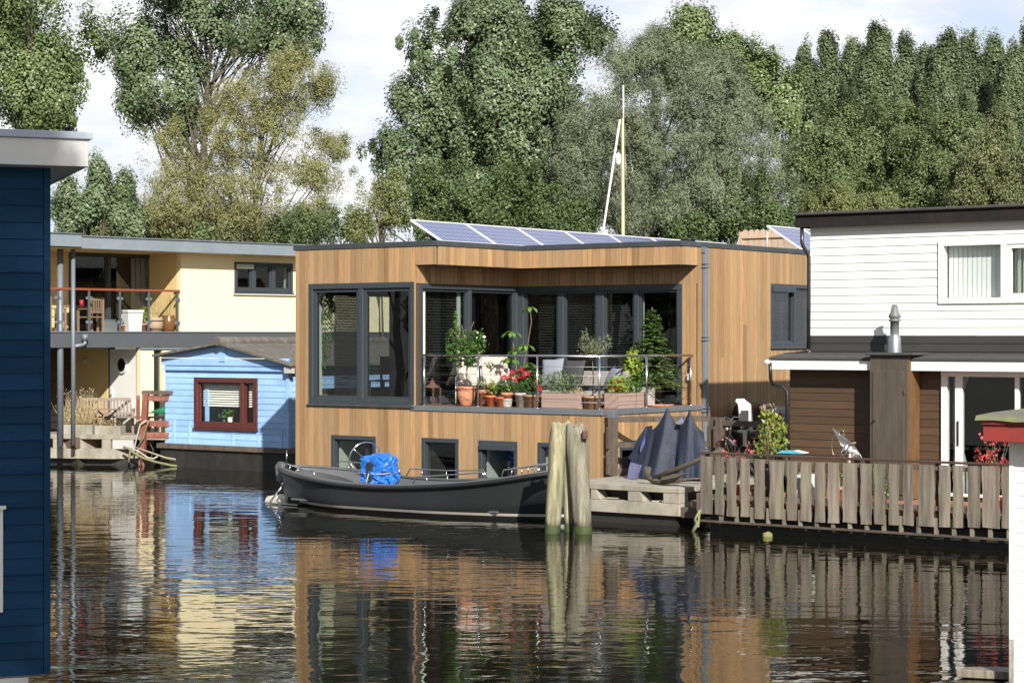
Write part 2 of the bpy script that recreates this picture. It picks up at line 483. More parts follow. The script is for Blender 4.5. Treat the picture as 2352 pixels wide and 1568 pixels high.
sofagrey = M('woven_grey', (.34, .31, .28), .8, (.28, .26, .235), 18, bump=.002)
teak = M('weathered_teak', (.30, .20, .135), .7, (.21, .14, .10), 4, (4, 4, 4), tone=.15)
greyteak = M('grey_teak', (.27, .22, .18), .8, (.19, .155, .13), 4, tone=.18)
boatblack = M('boat_hull_paint', (.023, .026, .028), .42, (.018, .0205, .0225), 1.3, (1, 1, 1), dirt=(.030, .033, .034), dirt_amt=.45, dirt_scale=.9, coat=.15)
boatgrey = M('boat_inner_grey', (.115, .12, .128), .45, (.095, .10, .107), 2)
stripewhite = M('boot_stripe', (.60, .56, .50), .6, (.50, .46, .41), 5)
rubber = M('black_rubber', (.018, .018, .02), .35, (.014, .014, .015), 4)
bluetarp = M('blue_tarpaulin', (.018, .16, .58), .33, (.013, .125, .48), 6, bump=.012, coat=.3)
navycover = M('navy_nylon', (.016, .023, .048), .65, (.010, .016, .034), 2.2, (1, 1, .6), bump=.05)
coverlining = M('lilac_lining', (.17, .18, .30), .7, (.13, .14, .25), 3, bump=.03)
coverblue = M('blue_trim_nylon', (.05, .072, .20), .6, (.04, .058, .165), 5)
brick = M('brick_paving', (.40, .16, .09), .85, (.30, .12, .07), 3, (2.5, 9, 1), .9, bump=.003, dirt=(.24, .14, .10), dirt_amt=.5, dirt_scale=4)
chrome = M('chrome', (.75, .75, .75), .15, (.7, .7, .7), 5, metal=1.0)
orangep = M('orange_plastic_bright', (.80, .14, .03), .45, (.74, .12, .03), 5)
seatwhite = M('seat_shell', (.58, .58, .55), .5, (.52, .52, .49), 5)
tyre = M('tyre_rubber', (.02, .02, .02), .8)
ropegreen = M('wet_rope', (.24, .235, .13), .9, (.14, .145, .075), 12)
ropepale = M('pale_rope', (.50, .46, .38), .9, (.38, .35, .28), 20)
greencloth = M('green_canvas', (.03, .26, .12), .7, (.025, .22, .10), 6)
whitebin = M('white_plastic', (.66, .68, .68), .45, (.62, .64, .64), 4)
redcup = M('red_glaze', (.55, .02, .06), .3)
redpaint = M('red_fascia', (.26, .035, .028), .5, (.21, .028, .022), 3, dirt=(.16, .03, .025), dirt_amt=.4, dirt_scale=3)
mossroof = M('mossy_felt', (.17, .155, .13), .95, (.11, .10, .085), 8, bump=.012, dirt=(.16, .22, .03), dirt_amt=.75, dirt_scale=1.8)
greyfascia = M('pale_grey_fascia', (.70, .70, .69), .6, (.65, .65, .64), 2, dirt=(.52, .52, .51), dirt_amt=.5, dirt_scale=2.2, dirt_stretch=(2, 2, .5))
capgrey = M('cap_grey', (.44, .49, .57), .55, (.40, .45, .53), 3)
tiledark = M('asphalt_shingle', (.13, .115, .105), .9, (.085, .078, .07), 4, (2, 8, 2), bump=.008, dirt=(.40, .38, .33), dirt_amt=.35, dirt_scale=4.5)
mastwood = M('varnished_mast', (.60, .50, .30), .4, (.54, .45, .27), 3)
paleplank = M('pale_fence_wood', (.50, .375, .275), .8, (.42, .31, .23), 3, (3, 3, .6), tone=.1)
bark = M('bark', (.12, .10, .075), .95, (.06, .05, .04), 3, (4, 4, .8), bump=.02, dirt=(.17, .17, .12), dirt_amt=.5)
barkpale = M('pale_bark', (.40, .38, .33), .9, (.20, .18, .15), 3, (3, 3, 1.2), bump=.01)
curtain = M('net_curtain', (.56, .55, .50), .8, (.45, .44, .40), 2, (14, 14, .2))
aluframe = M('aluminium_frame', (.74, .74, .73), .4, (.68, .68, .68), 5, metal=.25)
yellowfoam = M('algae_foam', (.24, .24, .085), .85, (.17, .17, .06), 6, bump=.01)
cyanp = M('turquoise_plastic', (.10, .46, .62), .4)

def panel_mat():
    m, nt, out = nmat('solar_cells')
    b = nt.nodes.new('ShaderNodeBsdfPrincipled')
    vec = mapping(nt, (1, 1, 1))
    sx = nt.nodes.new('ShaderNodeSeparateXYZ'); link(nt, vec, sx.inputs[0])
    def grid(s, n, w):
        fr = nt.nodes.new('ShaderNodeMath'); fr.operation = 'FRACT'
        link(nt, math_node(nt, 'MULTIPLY', s, n), fr.inputs[0])
        return math_node(nt, 'LESS_THAN', fr.outputs[0], w)
    g = math_node(nt, 'MAXIMUM', grid(sx.outputs[0], 6.1, .055), grid(sx.outputs[1], 6.1, .055))
    f = noise(nt, vec, 3, 3)
    c = mix_col(nt, f, (.040, .060, .165), (.062, .080, .205))
    c = mix_col(nt, math_node(nt, 'MULTIPLY', g, .75), c, (.40, .42, .50))
    link(nt, c, b.inputs['Base Color']); b.inputs['Roughness'].default_value = .18
    b.inputs['Specular IOR Level'].default_value = .6
    link(nt, b.outputs[0], out.inputs[0]); return m
cellmat = panel_mat()

def water_mat():
    m, nt, out = nmat('canal_water')
    b = nt.nodes.new('ShaderNodeBsdfPrincipled')
    b.inputs['Roughness'].default_value = .012
    b.inputs['IOR'].default_value = 1.34
    vec = mapping(nt, (1, 1, 1))
    big = noise(nt, mapping(nt, (.10, .16, 1)), 1.0, 3, .5)
    c = mix_col(nt, big, (.006, .0065, .004), (.012, .011, .005))
    link(nt, c, b.inputs['Base Color'])
    n1 = noise(nt, mapping(nt, (1.0, 2.0, 1), rot=(0, 0, .2)), 1.0, 2, .5)
    n2 = noise(nt, mapping(nt, (3.2, 6.2, 1), rot=(0, 0, -.15)), 1.0, 2, .5, .4)
    n3 = noise(nt, mapping(nt, (.5, .8, 1)), 1.0, 2, .5)
    patch = ramp(nt, noise(nt, mapping(nt, (.09, .22, 1)), 1.0, 2, .5), .38, .62)
    h = math_node(nt, 'ADD', math_node(nt, 'MULTIPLY', n1, .0135), math_node(nt, 'MULTIPLY', n3, .016))
    h2 = math_node(nt, 'MULTIPLY', n2, math_node(nt, 'ADD', math_node(nt, 'MULTIPLY', patch, .0050), .0016))
    h = math_node(nt, 'ADD', h, h2)
    bp = nt.nodes.new('ShaderNodeBump'); bp.inputs['Strength'].default_value = 1.0; bp.inputs['Distance'].default_value = WAVE
    link(nt, h, bp.inputs['Height']); link(nt, bp.outputs[0], b.inputs['Normal'])
    link(nt, b.outputs[0], out.inputs[0]); return m
WAVE = .62

# ---------------------------------------------------------------- world and sun
SUN_EL, SUN_AZ = math.radians(31), math.radians(13)          # behind the camera, a little to its right
sun_dir = Vector((math.sin(SUN_AZ) * math.cos(SUN_EL), -math.cos(SUN_AZ) * math.cos(SUN_EL), math.sin(SUN_EL)))
w = bpy.data.worlds.new('World'); S.world = w; w.use_nodes = True
nt = w.node_tree; nt.nodes.clear()
wo = nt.nodes.new('ShaderNodeOutputWorld'); bg = nt.nodes.new('ShaderNodeBackground')
sky = nt.nodes.new('ShaderNodeTexSky'); sky.sky_type = 'NISHITA'; sky.sun_disc = False
sky.sun_elevation = SUN_EL; sky.sun_rotation = math.radians(180 - 13)
sky.air_density = 1.0; sky.dust_density = 1.2; sky.ozone_density = 1.2
tc = nt.nodes.new('ShaderNodeTexCoord')
def wmap(sc, loc=(0, 0, 0)):
    mp = nt.nodes.new('ShaderNodeMapping'); mp.inputs['Scale'].default_value = sc; mp.inputs['Location'].default_value = loc
    link(nt, tc.outputs['Generated'], mp.inputs['Vector']); return mp.outputs[0]
sep = nt.nodes.new('ShaderNodeSeparateXYZ'); link(nt, tc.outputs['Generated'], sep.inputs[0])
cl = noise(nt, wmap((5.5, 5.5, 12), (1.3, .2, .55)), 1.0, 9, .58, .25)
shade = noise(nt, wmap((9, 9, 24), (3.1, 2.2, .1)), 1.0, 7, .55, .3)
cover = ramp(nt, cl, .27, .44)
north = ramp(nt, sep.outputs[1], .1, .5)                    # the cloud bank stands over the far shore
cover = math_node(nt, 'MULTIPLY', cover, math_node(nt, 'ADD', math_node(nt, 'MULTIPLY', north, .75), .25))
cloudcol = mix_col(nt, ramp(nt, shade, .40, .60), (14.6, 14.6, 14.7), (10.4, 11.1, 12.7))
skyc = mix_col(nt, math_node(nt, 'MULTIPLY', north, .8), sky.outputs[0], (9.2, 11.2, 14.4))
link(nt, mix_col(nt, cover, skyc, cloudcol), bg.inputs[0]); bg.inputs[1].default_value = .053
link(nt, bg.outputs[0], wo.inputs[0])

sl = bpy.data.lights.new('sun', 'SUN'); sl.energy = 5.0; sl.angle = math.radians(.53); sl.color = (1.0, .95, .87)
so = bpy.data.objects.new('sun', sl); COL.objects.link(so)
so.rotation_euler = (-sun_dir).to_track_quat('-Z', 'Y').to_euler(); so.location = sun_dir * 60

cam = bpy.data.cameras.new('camera'); co = bpy.data.objects.new('camera', cam); COL.objects.link(co)
co.location = (0, 0, EYE); co.rotation_euler = (PI / 2, 0, 0)
cam.sensor_width = 36; cam.lens = 36 * FX / 2352; cam.shift_y = -9 / 2352
cam.clip_start = .5; cam.clip_end = 3000
S.camera = co
S.view_settings.view_transform = 'Standard'; S.view_settings.look = 'None'
S.view_settings.exposure = 0.55; S.view_settings.gamma = 1

# ---------------------------------------------------------------- water, ground
mb = MB(); mb.quad((-160, -30, 0), (160, -30, 0), (160, 62, 0), (-160, 62, 0))
structure(mb.build('water', water_mat()))
ground = M('ground', (.07, .085, .03), .95, (.05, .045, .03), .6, bump=.03)
mb = MB(); mb.quad((-900, 61, .45), (900, 61, .45), (900, 1800, .45), (-900, 1800, .45)); mb.quad((-900, 61, -.5), (900, 61, -.5), (900, 61, .45), (-900, 61, .45))
structure(mb.build('ground', ground))
# ================================================================ the cedar houseboat
TH = math.atan2(-.591, .807)
C = (1.738, 39.2)
FA = Frame(C[0], C[1], TH)
front = Plane(FA, 'f', 0.0); right = Plane(FA, 'r', 0.0)
hw = thing('timber_houseboat', 'modern houseboat clad in vertical cedar boards, with a planted corner terrace, behind the black boat', 'houseboat', (C[0], C[1], 0), TH)
XL = front.u(680); ZT = 5.31; ZF = 1.98; ZP = 4.92
XN, YN = -4.09, 3.0          # corner of the roof notch
XG, YG = -4.65, 3.66         # glass planes
YB = 14.6

def hit_rect(pl, px0, py0, px1, py1):
    u0, z1 = pl.uz(px0, py0); u1, z0 = pl.uz(px1, py1)
    return (min(u0, u1), max(u0, u1), min(z0, z1), max(z0, z1))

W1 = (front.u(710), front.u(953), ZF - .02, front.z(830, 649.5))
low = []
for (a, b, t) in ((762, 865, 1000), (970, 1055, 1006), (1100, 1190, 1012), (1236, 1318, 1017)):
    low.append((front.u(a), front.u(b), .32, front.z((a + b) / 2, t)))
WR = (right.u(1768), right.u(1768) + 2.3, right.z(1768, 797), right.z(1768, 651))
WR2 = (right.u(1421), right.u(1500), .45, right.z(1440, 1012))

mb = MB()
vboards(mb, front, XL, XG + .0, .1, ZT, [W1] + low, joints=0)
vboards(mb, front, XG, 0.0, .1, ZF - .10, low, joints=0)
vboards(mb, front, XG, XN, ZP, ZT)
mb.build('front_cladding', cedar, hw)
mb = MB()
notchA = Plane(FA, 'r', XN); notchB = Plane(FA, 'f', YN)
vboards(mb, notchA, .022, YN - .022, ZP, ZT); vboards(mb, notchB, XN + .022, 0.0, ZP, ZT)
mb.build('parapet_cladding', cedar, hw)
mb = MB()
vboards(mb, right, YN, YG, ZP, ZT)
vboards(mb, right, YG, YB, .1, ZT, [WR], joints=.55)
vboards(mb, right, 0.0, YG, .1, ZF - .10, [WR2])
mb.build('side_cladding', cedar, hw)
# recessed boarding over and beside the terrace glass
gA = Plane(FA, 'r', XG); gB = Plane(FA, 'f', YG)
ZG = 4.54
mb = MB()
vboards(mb, gA, 0.0, YG, ZG, ZP); vboards(mb, gB, XG, 0, ZG, ZP)
vboards(mb, gB, -.36, -.02, ZF, ZG, w=.12)
mb.build('recess_cladding', cedar, hw)
# structure behind the boards
mb = MB()
panel(mb, front, XL, XG, -.16, -.004, .05, ZT, [W1] + low)
panel(mb, front, XG, -.16, -.16, -.004, .05, ZF - .12, low)
panel(mb, right, YG, YB, -.16, -.004, .05, ZT, [WR])
panel(mb, right, 0.0, YG, -.16, -.004, .05, ZF - .12, [WR2])
panel(mb, notchA, 0, YN, -.12, -.004, ZP + .002, ZT); panel(mb, notchB, XN, 0, -.12, -.004, ZP + .002, ZT)
panel(mb, front, XG + .002, XN - .13, -.12, -.004, ZP + .002, ZT)
panel(mb, gA, 0, YG, -.12, -.004, ZG, ZT - .02); panel(mb, gB, XG, 0, -.12, -.004, ZG, ZT - .02)
panel(mb, gB, -.36, 0, -.12, -.004, ZF, ZG - .002)
mb.build('wall_core', cedar_dk, hw)
lw = Plane(FA, 'l', XL)
SW = (.35, 3.3, 2.15, 4.45)
mb = MB(); panel(mb, lw, .17, YB, -.16, -.004, .05, ZT - .005, [SW]); mb.box(XL, YB - .02, .05, 0, YB + .12, ZT - .006)
mb.build('rear_wall', cedar, hw)
# soffit
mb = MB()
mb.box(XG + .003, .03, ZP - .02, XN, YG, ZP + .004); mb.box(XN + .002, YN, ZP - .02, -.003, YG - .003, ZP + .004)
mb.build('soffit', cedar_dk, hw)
# roof and trim
mb = MB()
mb.box(XL + .05, .05, ZT - .16, XN - .12, YB, ZT - .02); mb.box(XN - .12, YN + .12, ZT - .158, -.05, YB, ZT - .022)
mb.build('roof', roofing, hw)
mb = MB(); t0, t1, o_, b_ = ZT - .004, ZT + .105, .045, .16
mb.box(XL - o_, -o_, t0, XN + o_, b_, t1); mb.box(XN - b_, b_, t0, XN + o_, YN - o_, t1)
mb.box(XN - b_, YN - o_, t0, o_, YN + b_, t1); mb.box(-b_, YN + b_, t0, o_, YB, t1); mb.box(XL - o_, b_, t0, XL + b_, YB, t1)
mb.build('roof_trim', trimgrey, hw, .008)
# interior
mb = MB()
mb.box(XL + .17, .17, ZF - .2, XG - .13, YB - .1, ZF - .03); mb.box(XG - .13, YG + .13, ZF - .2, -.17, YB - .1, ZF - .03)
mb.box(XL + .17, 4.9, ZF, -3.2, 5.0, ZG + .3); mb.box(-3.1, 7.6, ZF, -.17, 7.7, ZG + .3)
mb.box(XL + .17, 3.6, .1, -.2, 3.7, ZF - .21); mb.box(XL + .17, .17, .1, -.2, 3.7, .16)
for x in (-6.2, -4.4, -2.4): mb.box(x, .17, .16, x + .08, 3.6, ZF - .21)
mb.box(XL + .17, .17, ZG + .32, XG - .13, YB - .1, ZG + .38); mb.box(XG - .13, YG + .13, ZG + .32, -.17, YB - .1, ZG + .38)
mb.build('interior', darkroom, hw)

def window(house, pl, r, splits=(), fw=.10, sash=.0, depth=.13, proud=.03, mat=anthr, blind=None, name='window', reveal=True, gl=glass, sill=True, topvent=None):
    """frame mesh with its panes, lining and blinds as sub-parts; r = u0,u1,z0,z1; splits = mullion centres with widths"""
    u0, u1, z0, z1 = r
    mb = MB()
    mb.pbox(pl, u0, u1, -depth, proud, z1 - fw, z1); mb.pbox(pl, u0, u1, -depth, proud, z0, z0 + fw)
    mb.pbox(pl, u0, u0 + fw, -depth, proud, z0 + fw, z1 - fw); mb.pbox(pl, u1 - fw, u1, -depth, proud, z0 + fw, z1 - fw)
    edges = [u0 + fw]
    for (c, wd) in splits:
        mb.pbox(pl, c - wd / 2, c + wd / 2, -depth, proud - .012, z0 + fw, z1 - fw); edges += [c - wd / 2, c + wd / 2]
    edges.append(u1 - fw)
    if sill: mb.pbox(pl, u0 - .02, u1 + .02, .0, proud + .04, z0 - .045, z0 - .003)
    fr = mb.build(name, mat, house, .006, 1)
    for i in range(0, len(edges), 2):
        a, b = edges[i], edges[i + 1]
        sh = .035 if not sash else sash
        ms = MB()
        ms.pbox(pl, a, b, -depth + .03, -.02, z1 - fw - sh, z1 - fw); ms.pbox(pl, a, b, -depth + .03, -.02, z0 + fw, z0 + fw + sh)
        ms.pbox(pl, a, a + sh, -depth + .03, -.02, z0 + fw + sh, z1 - fw - sh); ms.pbox(pl, b - sh, b, -depth + .03, -.02, z0 + fw + sh, z1 - fw - sh)
        ms.build('sash', mat, fr)
        mp = MB(); mp.pbox(pl, a + sh, b - sh, -.07, -.058, z0 + fw + sh, z1 - fw - sh)
        mp.build('pane', gl, fr)
        if blind and blind.get(i // 2):
            bl = blind[i // 2]; f0 = bl.get('f0', 0.0); f1 = bl.get('f1', 1.0); st = bl.get('step', .05)
            mbl = MB(); z = z1 - fw - .02; zz = z0 + fw + (z1 - z0 - 2 * fw) * (1 - bl.get('drop', 1.0))
            ua, ub = a + (b - a) * f0, a + (b - a) * f1
            while z > zz:
                q = [pl.pt(ua, -.20, z), pl.pt(ub, -.20, z), pl.pt(ub, -.165, z - bl.get('tilt', .03)), pl.pt(ua, -.165, z - bl.get('tilt', .03))]
                mbl.quad(*q); z -= st
            mbl.build('blind', bl.get('mat', blindm), fr)
    if reveal:
        mr = MB()
        mr.pbox(pl, u0 + .02, u0 + .05, -depth - .22, -depth - .002, z0 + fw * .5, z1 - fw * .5)
        mr.pbox(pl, u1 - .05, u1 - .02, -depth - .22, -depth - .002, z0 + fw * .5, z1 - fw * .5)
        mr.pbox(pl, u0 + .05, u1 - .05, -depth - .22, -depth - .002, z0 + fw * .35, z0 + fw * .6)
        mr.build('lining', palewall, fr)
    if topvent:
        mv = MB(); a, b = topvent
        mv.pbox(pl, a, b, proud - .01, proud + .06, z1 - fw - .10, z1 - fw + .02); mv.build('vent_strip', mat, fr, .01)
    return fr

sp = front.u(829)
window(hw, front, W1, [(sp, .13)], fw=.12, sash=.07, blind={0: dict(step=.034, tilt=.03, f0=.34, f1=.86, mat=blinddk), 1: dict(step=.034, tilt=.03, f0=.45, mat=blinddk)}, depth=.15, reveal=True)
window(hw, front, low[0], fw=.09, sash=.03); window(hw, front, low[1], fw=.09, sash=.03)
window(hw, front, low[2], fw=.09, sash=.03, topvent=(low[2][0] + .06, low[2][1] - .06)); window(hw, front, low[3], fw=.09, sash=.03)
window(hw, right, WR, [(right.u(1826), .10)], fw=.09, sash=.05, blind={0: dict(step=.05), 1: dict(step=.05)}, topvent=(WR[0] + .05, right.u(1820)))
window(hw, right, WR2, fw=.08, sash=.03, topvent=(WR2[0] + .05, WR2[1] - .08))
window(hw, lw, SW, fw=.08, reveal=False, sill=False)
# pale lining panels deep in the lower windows that catch the sun
for i, r in enumerate(low):
    mb = MB(); mb.box(r[0] + .06, .2, r[2], r[0] + .09, 1.0, r[3]); mb.build('window_lining', palewall, hw)
# terrace glazing
gz = ZF + .02
rA = (.10, YG - .02, gz, ZG); a1 = gA.u(1079)
window(hw, gA, rA, [(a1, .11)], fw=.11, sash=.05, blind={0: dict(step=.06)}, sill=False, reveal=False)
rB = (XG + .02, -.36, gz, ZG)
window(hw, gB, rB, [(gB.u(1288), .15), (gB.u(1378), .2), (gB.u(1462), .11)], fw=.13, sash=.05, blind={0: dict(step=.06, f0=.3), 1: dict(step=.055), 2: dict(step=.055)}, sill=False, reveal=False)
# pale curtain strips at the glazing
mb = MB()
for (pl, u, wd) in ((gA, gA.u(1066), .10), (gB, gB.u(1468), .06)): mb.pbox(pl, u - wd / 2, u + wd / 2, -.17, -.14, gz + .1, ZG - .15)
mb.build('inner_post', palewall, hw)
# furniture seen through the panes
mb = MB()
for (x, y, h) in ((-6.9, 1.6, 1.0), (-6.1, 2.3, .95), (-5.4, 1.5, 1.0)):
    for sx in (-.2, .2):
        for sy in (-.2, .2): mb.box(x + sx - .02, y + sy - .02, ZF - .03, x + sx + .02, y + sy + .02, ZF + (h if sy > 0 else .45))
    mb.box(x - .22, y - .22, ZF + .44, x + .22, y + .22, ZF + .48); mb.box(x - .22, y + .19, ZF + .6, x + .22, y + .22, ZF + h)
mb.box(-6.9, 1.2, ZF + .72, -5.2, 2.1, ZF + .76)
mb.lathe([(.02, 0), (.24, .05), (.3, .18), (.28, .3), (.02, .34)], (-5.3, 1.0, ZF + 1.65), 16)
mb.build('furnishings', darkroom, hw)
# hull
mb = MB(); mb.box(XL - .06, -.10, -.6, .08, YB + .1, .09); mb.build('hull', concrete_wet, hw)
# terrace
mb = MB()
y = .0
while y < YG - .03:
    mb.box(XG + .02, y, ZF - .03, -.0, min(y + .135, YG), ZF, random.random()); y += .14
mb.build('terrace_deck', floorwood, hw)
mb = MB()
mb.box(XG - .1, -.05, ZF - .105, .05, -.0, ZF + .004); mb.box(.0, -.0, ZF - .105, .05, YG + .2, ZF + .004)
mb.build('terrace_edge', zinc, hw, .006)
# railing
ZR = ZF + 1.05; n_ = .10
rl = MB(); rl.tube([(XG + .12, n_, ZR), (-n_, n_, ZR), (-n_, YG - .03, ZR)], .024, 10)
hr = rl.build('handrail', steel, hw)
posts = []
for px in (969, 1098, 1234): posts.append((front.fr.hit('y', n_, px, 900).x, n_))
posts[0] = (XG + .14, n_)
posts.append((-n_, n_))
for px in (1485, 1586): posts.append((-n_, min(FA.hit('x', -n_, px, 900).y, YG - .06)))
for (x, y) in posts:
    m = MB(); m.tube([(x, y, ZF), (x, y, ZR - .03)], .022, 10); m.tube([(x, y, ZF), (x, y, ZF + .012)], .05, 12); m.tube([(x, y, ZR - .035), (x, y, ZR - .015)], .012, 8)
    m.build('railing_post', steel, hw)
cb = MB()
for k in range(5):
    z = ZF + .14 + k * .175
    cb.tube([(posts[0][0], n_, z), (-n_, n_, z), (-n_, posts[-1][1], z)], .0042, 5)
cb.build('railing_wire', M('wire_rope', (.30, .30, .30), .35, metal=.8), hw)
# drainpipe with brackets
dy = right.u(1612)
mb = MB(); mb.box(.03, dy - .045, .5, .13, dy + .075, ZT - .02); dp = mb.build('drainpipe', zincpipe, hw, .02, 2)
mb = MB(); mb.box(.0, dy - .07, ZT - .12, .12, dy - .046, ZT + .0); mb.build('hopper', zincpipe, dp)
for zz in (ZT - .42, 3.35, 1.85, 1.0):
    m = MB(); m.box(.0, dy - .075, zz - .02, .148, dy + .10, zz + .02); m.box(.0, dy - .075, zz + .055, .148, dy + .10, zz + .075); m.build('bracket', zincpipe, dp, .006, 1)
# wall lamp on the terrace return
m = MB(); m.box(-.2, YG - .10, ZF + .52, -.12, YG - .026, ZF + .66); m.build('wall_lamp', aluframe, hw, .008)
# roof pieces: vents
m = MB(); m.lathe([(.05, 0), (.05, .16), (.15, .17), (.13, .22), (.0, .25)], (XL + 2.9, 4.4, ZT - .03), 16); m.build('roof_vent', whitepaint, hw)
bx = FA.hit('y', 4.3, 1581, 555); m = MB(); m.lathe([(.15, 0), (.15, .2), (.17, .2), (.17, .24), (0, .245)], (bx.x, 4.3, ZT - .03), 16); m.build('roof_outlet', rubber, hw)
m = MB(); m.lathe([(.06, 0), (.06, .3), (.11, .31), (.11, .45), (.05, .5), (0, .51)], (-5.9, 2.2, ZT - .03), 14); m.build('flue', rubber, hw)

# ---------------------------------------------------------------- solar panels on the roof
def solar_panel(loc, rz, wid, dep, rise, label, group='solar panels tilted on the cedar houseboat'):
    """local x runs along the panel, y from its low edge to its high edge"""
    t = thing('solar_panel', label, 'solar panel', loc, rz, group)
    L = math.hypot(dep, rise); e = Vector((0, dep / L, rise / L)); nn = Vector((0, -rise / L, dep / L))
    def q(x, s, n): return tuple(Vector((x, 0, .10)) + e * s + nn * n)
    def bar(mb, x0, x1, s0, s1, n0, n1): mb.hexa([q(x0, s0, n0), q(x1, s0, n0), q(x1, s1, n0), q(x0, s1, n0), q(x0, s0, n1), q(x1, s0, n1), q(x1, s1, n1), q(x0, s1, n1)])
    mb = MB(); f = .045
    bar(mb, 0, wid, 0, f, 0, .04); bar(mb, 0, wid, L - f, L, 0, .04); bar(mb, 0, f, f, L - f, 0, .04); bar(mb, wid - f, wid, f, L - f, 0, .04)
    mb.build('frame', aluframe, t)
    mb = MB(); bar(mb, f, wid - f, f, L - f, .01, .034); mb.build('cell_sheet', cellmat, t)
    mb = MB()
    for x in (.08, wid - .08): mb.tube([(x, dep, .1 + rise), (x, dep + .03, 0)], .02, 6); mb.tube([(x, 0, .1), (x, 0, 0)], .02, 6)
    mb.build('strut', aluframe, t)
    return t
ordn = ['nearest panel of the long solar row, its end frame facing the water', 'second panel from the near end of the long solar row', 'third panel from the near end of the long solar row', 'middle panel of the seven in the long solar row', 'third panel from the far end of the long solar row', 'second panel from the far end of the long solar row', 'farthest panel of the long solar row, beside the black roof outlet']
xu = -5.2
edges_y = [FA.hit('x', xu, px, 540).y for px in (941, 1065, 1180, 1290, 1391, 1491, 1580, 1668)]
wp = (edges_y[-1] - edges_y[0]) / 7
lo0 = FA.l2w(-4.35, edges_y[0], ZT - .02)
for i in range(7):
    p = FA.l2w(-4.32, edges_y[0] + i * wp, ZT - .02)
    solar_panel(p, TH + PI / 2, wp - .02, .88, .49, ordn[i])
# ================================================================ the black sloop
YB0 = -1.98                      # centre line of the boat beside the house (house frame)
bs = FA.hit('y', YB0 - .3, 637, 1100).x; be = FA.hit('y', YB0, 1340, 1100).x
LB = be - bs
bl = FA.l2w(bs, YB0, 0)
boat = thing('motor_boat', 'black open motor boat with a light waterline stripe, moored along the cedar houseboat', 'boat', bl, TH)
def half(s):                       # half beam at the rail
    if s < .5: return 1.04 * (math.sin(min(1, (s + .015) / .30) * PI / 2) ** .6) if s < .285 else 1.04
    return 1.04 * max(0.0, 1 - ((s - .5) / .5) ** 3.0) ** .85
def yof(s): return YB0 - half(s)
SH = [(0, .0)]
tab = [(640, 1070), (700, 1093), (760, 1106), (830, 1113), (900, 1115.5), (1000, 1112.5), (1100, 1105), (1200, 1092), (1255, 1082), (1288, 1076)]
sheer_t = []
for px, py in tab:
    s = .5
    for _ in range(12):
        h = FA.hit('y', yof(min(max(s, 0), 1)), px, py); s = (h.x - bs) / LB
    sheer_t.append((s, h.z))
sheer_t.sort()
def sheer(s):
    if s <= sheer_t[0][0]: return sheer_t[0][1] + .02
    for (a, za), (b, zb) in zip(sheer_t[:-1], sheer_t[1:]):
        if s <= b:
            t = (s - a) / (b - a); return za + (zb - za) * t
    return sheer_t[-1][1]
def sm_sheer(s): return sum(sheer(min(max(s + d, 0), 1)) for d in (-.06, -.03, 0, .03, .06)) / 5
def hullpt(s, q, side, inset=0.0):
    """q 0 keel .. 1 rail"""
    zt = sm_sheer(s); zk = -.38
    b = half(s) - inset
    prof = min(1, (q / .60)) ** .45 * .93 + .07 * q ** 1.5
    fine = .25 + .75 * min(1, s / .3) if s < .3 else (.35 + .65 * min(1, (1 - s) / .4) if s > .6 else 1)
    y = max(b, 0.004) * (prof * (fine + (1 - fine) * q ** 1.2))
    z = zk + (zt - zk) * q ** 1.25
    x = s * LB
    rs = max(0, 1 - s / .18); x += rs * .62 * (1 - q) ** .8
    rb = max(0, 1 - (1 - s) / .15); x -= rb * .45 * (1 - q)
    return (x, side * y, z)
NS, NQ = 44, 14
mb = MB()
for side in (-1, 1):
    mb.loft([[hullpt(i / NS, j / NQ, side) for j in range(NQ + 1)] for i in range(NS + 1)], tone=.5)
mb.build('hull', boatblack, boat)
mb = MB()
for side in (-1, 1):
    rings = []
    for i in range(NS + 1):
        s = .02 + .96 * i / NS; zt = sm_sheer(s); b = max(half(s) - .07, .01)
        x = s * LB
        rings.append([(x, side * b, zt), (x, side * b * .97, zt - .22), (x, side * b * .86, max(.16, zt - .55)), (x, 0, .12)])
    mb.loft(rings, tone=.5)
mb.build('inner_hull', boatgrey, boat)
# capping and rubbing strake
mb = MB()
for side in (-1, 1):
    rings = []
    for i in range(NS + 1):
        s = i / NS; zt = sm_sheer(s); b = half(s); x = s * LB
        bi = max(b - .10, 0)
        rings.append([(x, side * (b + .015), zt - .01), (x, side * (b + .01), zt + .018), (x, side * bi, zt + .022), (x, side * bi, zt - .01)])
    mb.loft(rings, closed=True, smooth=False, tone=.5)
mb.build('capping', boatgrey, boat)
for side in (-1, 1):
    mb = MB(); mb.tube([(i / NS * LB, side * (half(i / NS) + .02), sm_sheer(i / NS) - .045) for i in range(NS + 1)], .047, 8, tone=.5)
    mb.build('rubbing_strake', rubber, boat)
# boot stripe near the water
mb = MB()
def qz(s, z): zt = sm_sheer(s); return ((z + .38) / (zt + .38)) ** (1 / 1.25)
for side in (-1, 1):
    rings = []
    for i in range(NS + 1):
        s = .04 + .95 * i / NS; rings.append([])
        for z in (.055, .08, .105):
            p = hullpt(s, qz(s, z + .015 * s), side); rings[-1].append((p[0], p[1] + side * .006, p[2]))
    mb.loft(rings, tone=.5)
mb.build('waterline_stripe', stripewhite, boat)
# thwart, engine box, floor
mb = MB(); mb.box(.30 * LB, -.86, .40, .55 * LB, -.48, .44, .6); mb.build('bench', teak, boat, .01)
mb = MB(); mb.box(.1 * LB, -.7, .13, .8 * LB, .7, .16); mb.build('floor', boatgrey, boat)
ebx = FA.hit('y', YB0, 880, 1060).x - bs
mb = MB(); mb.box(ebx - .24, -.25, .16, ebx + .24, .25, .62); mb.build('engine_box', boatgrey, boat, .03)
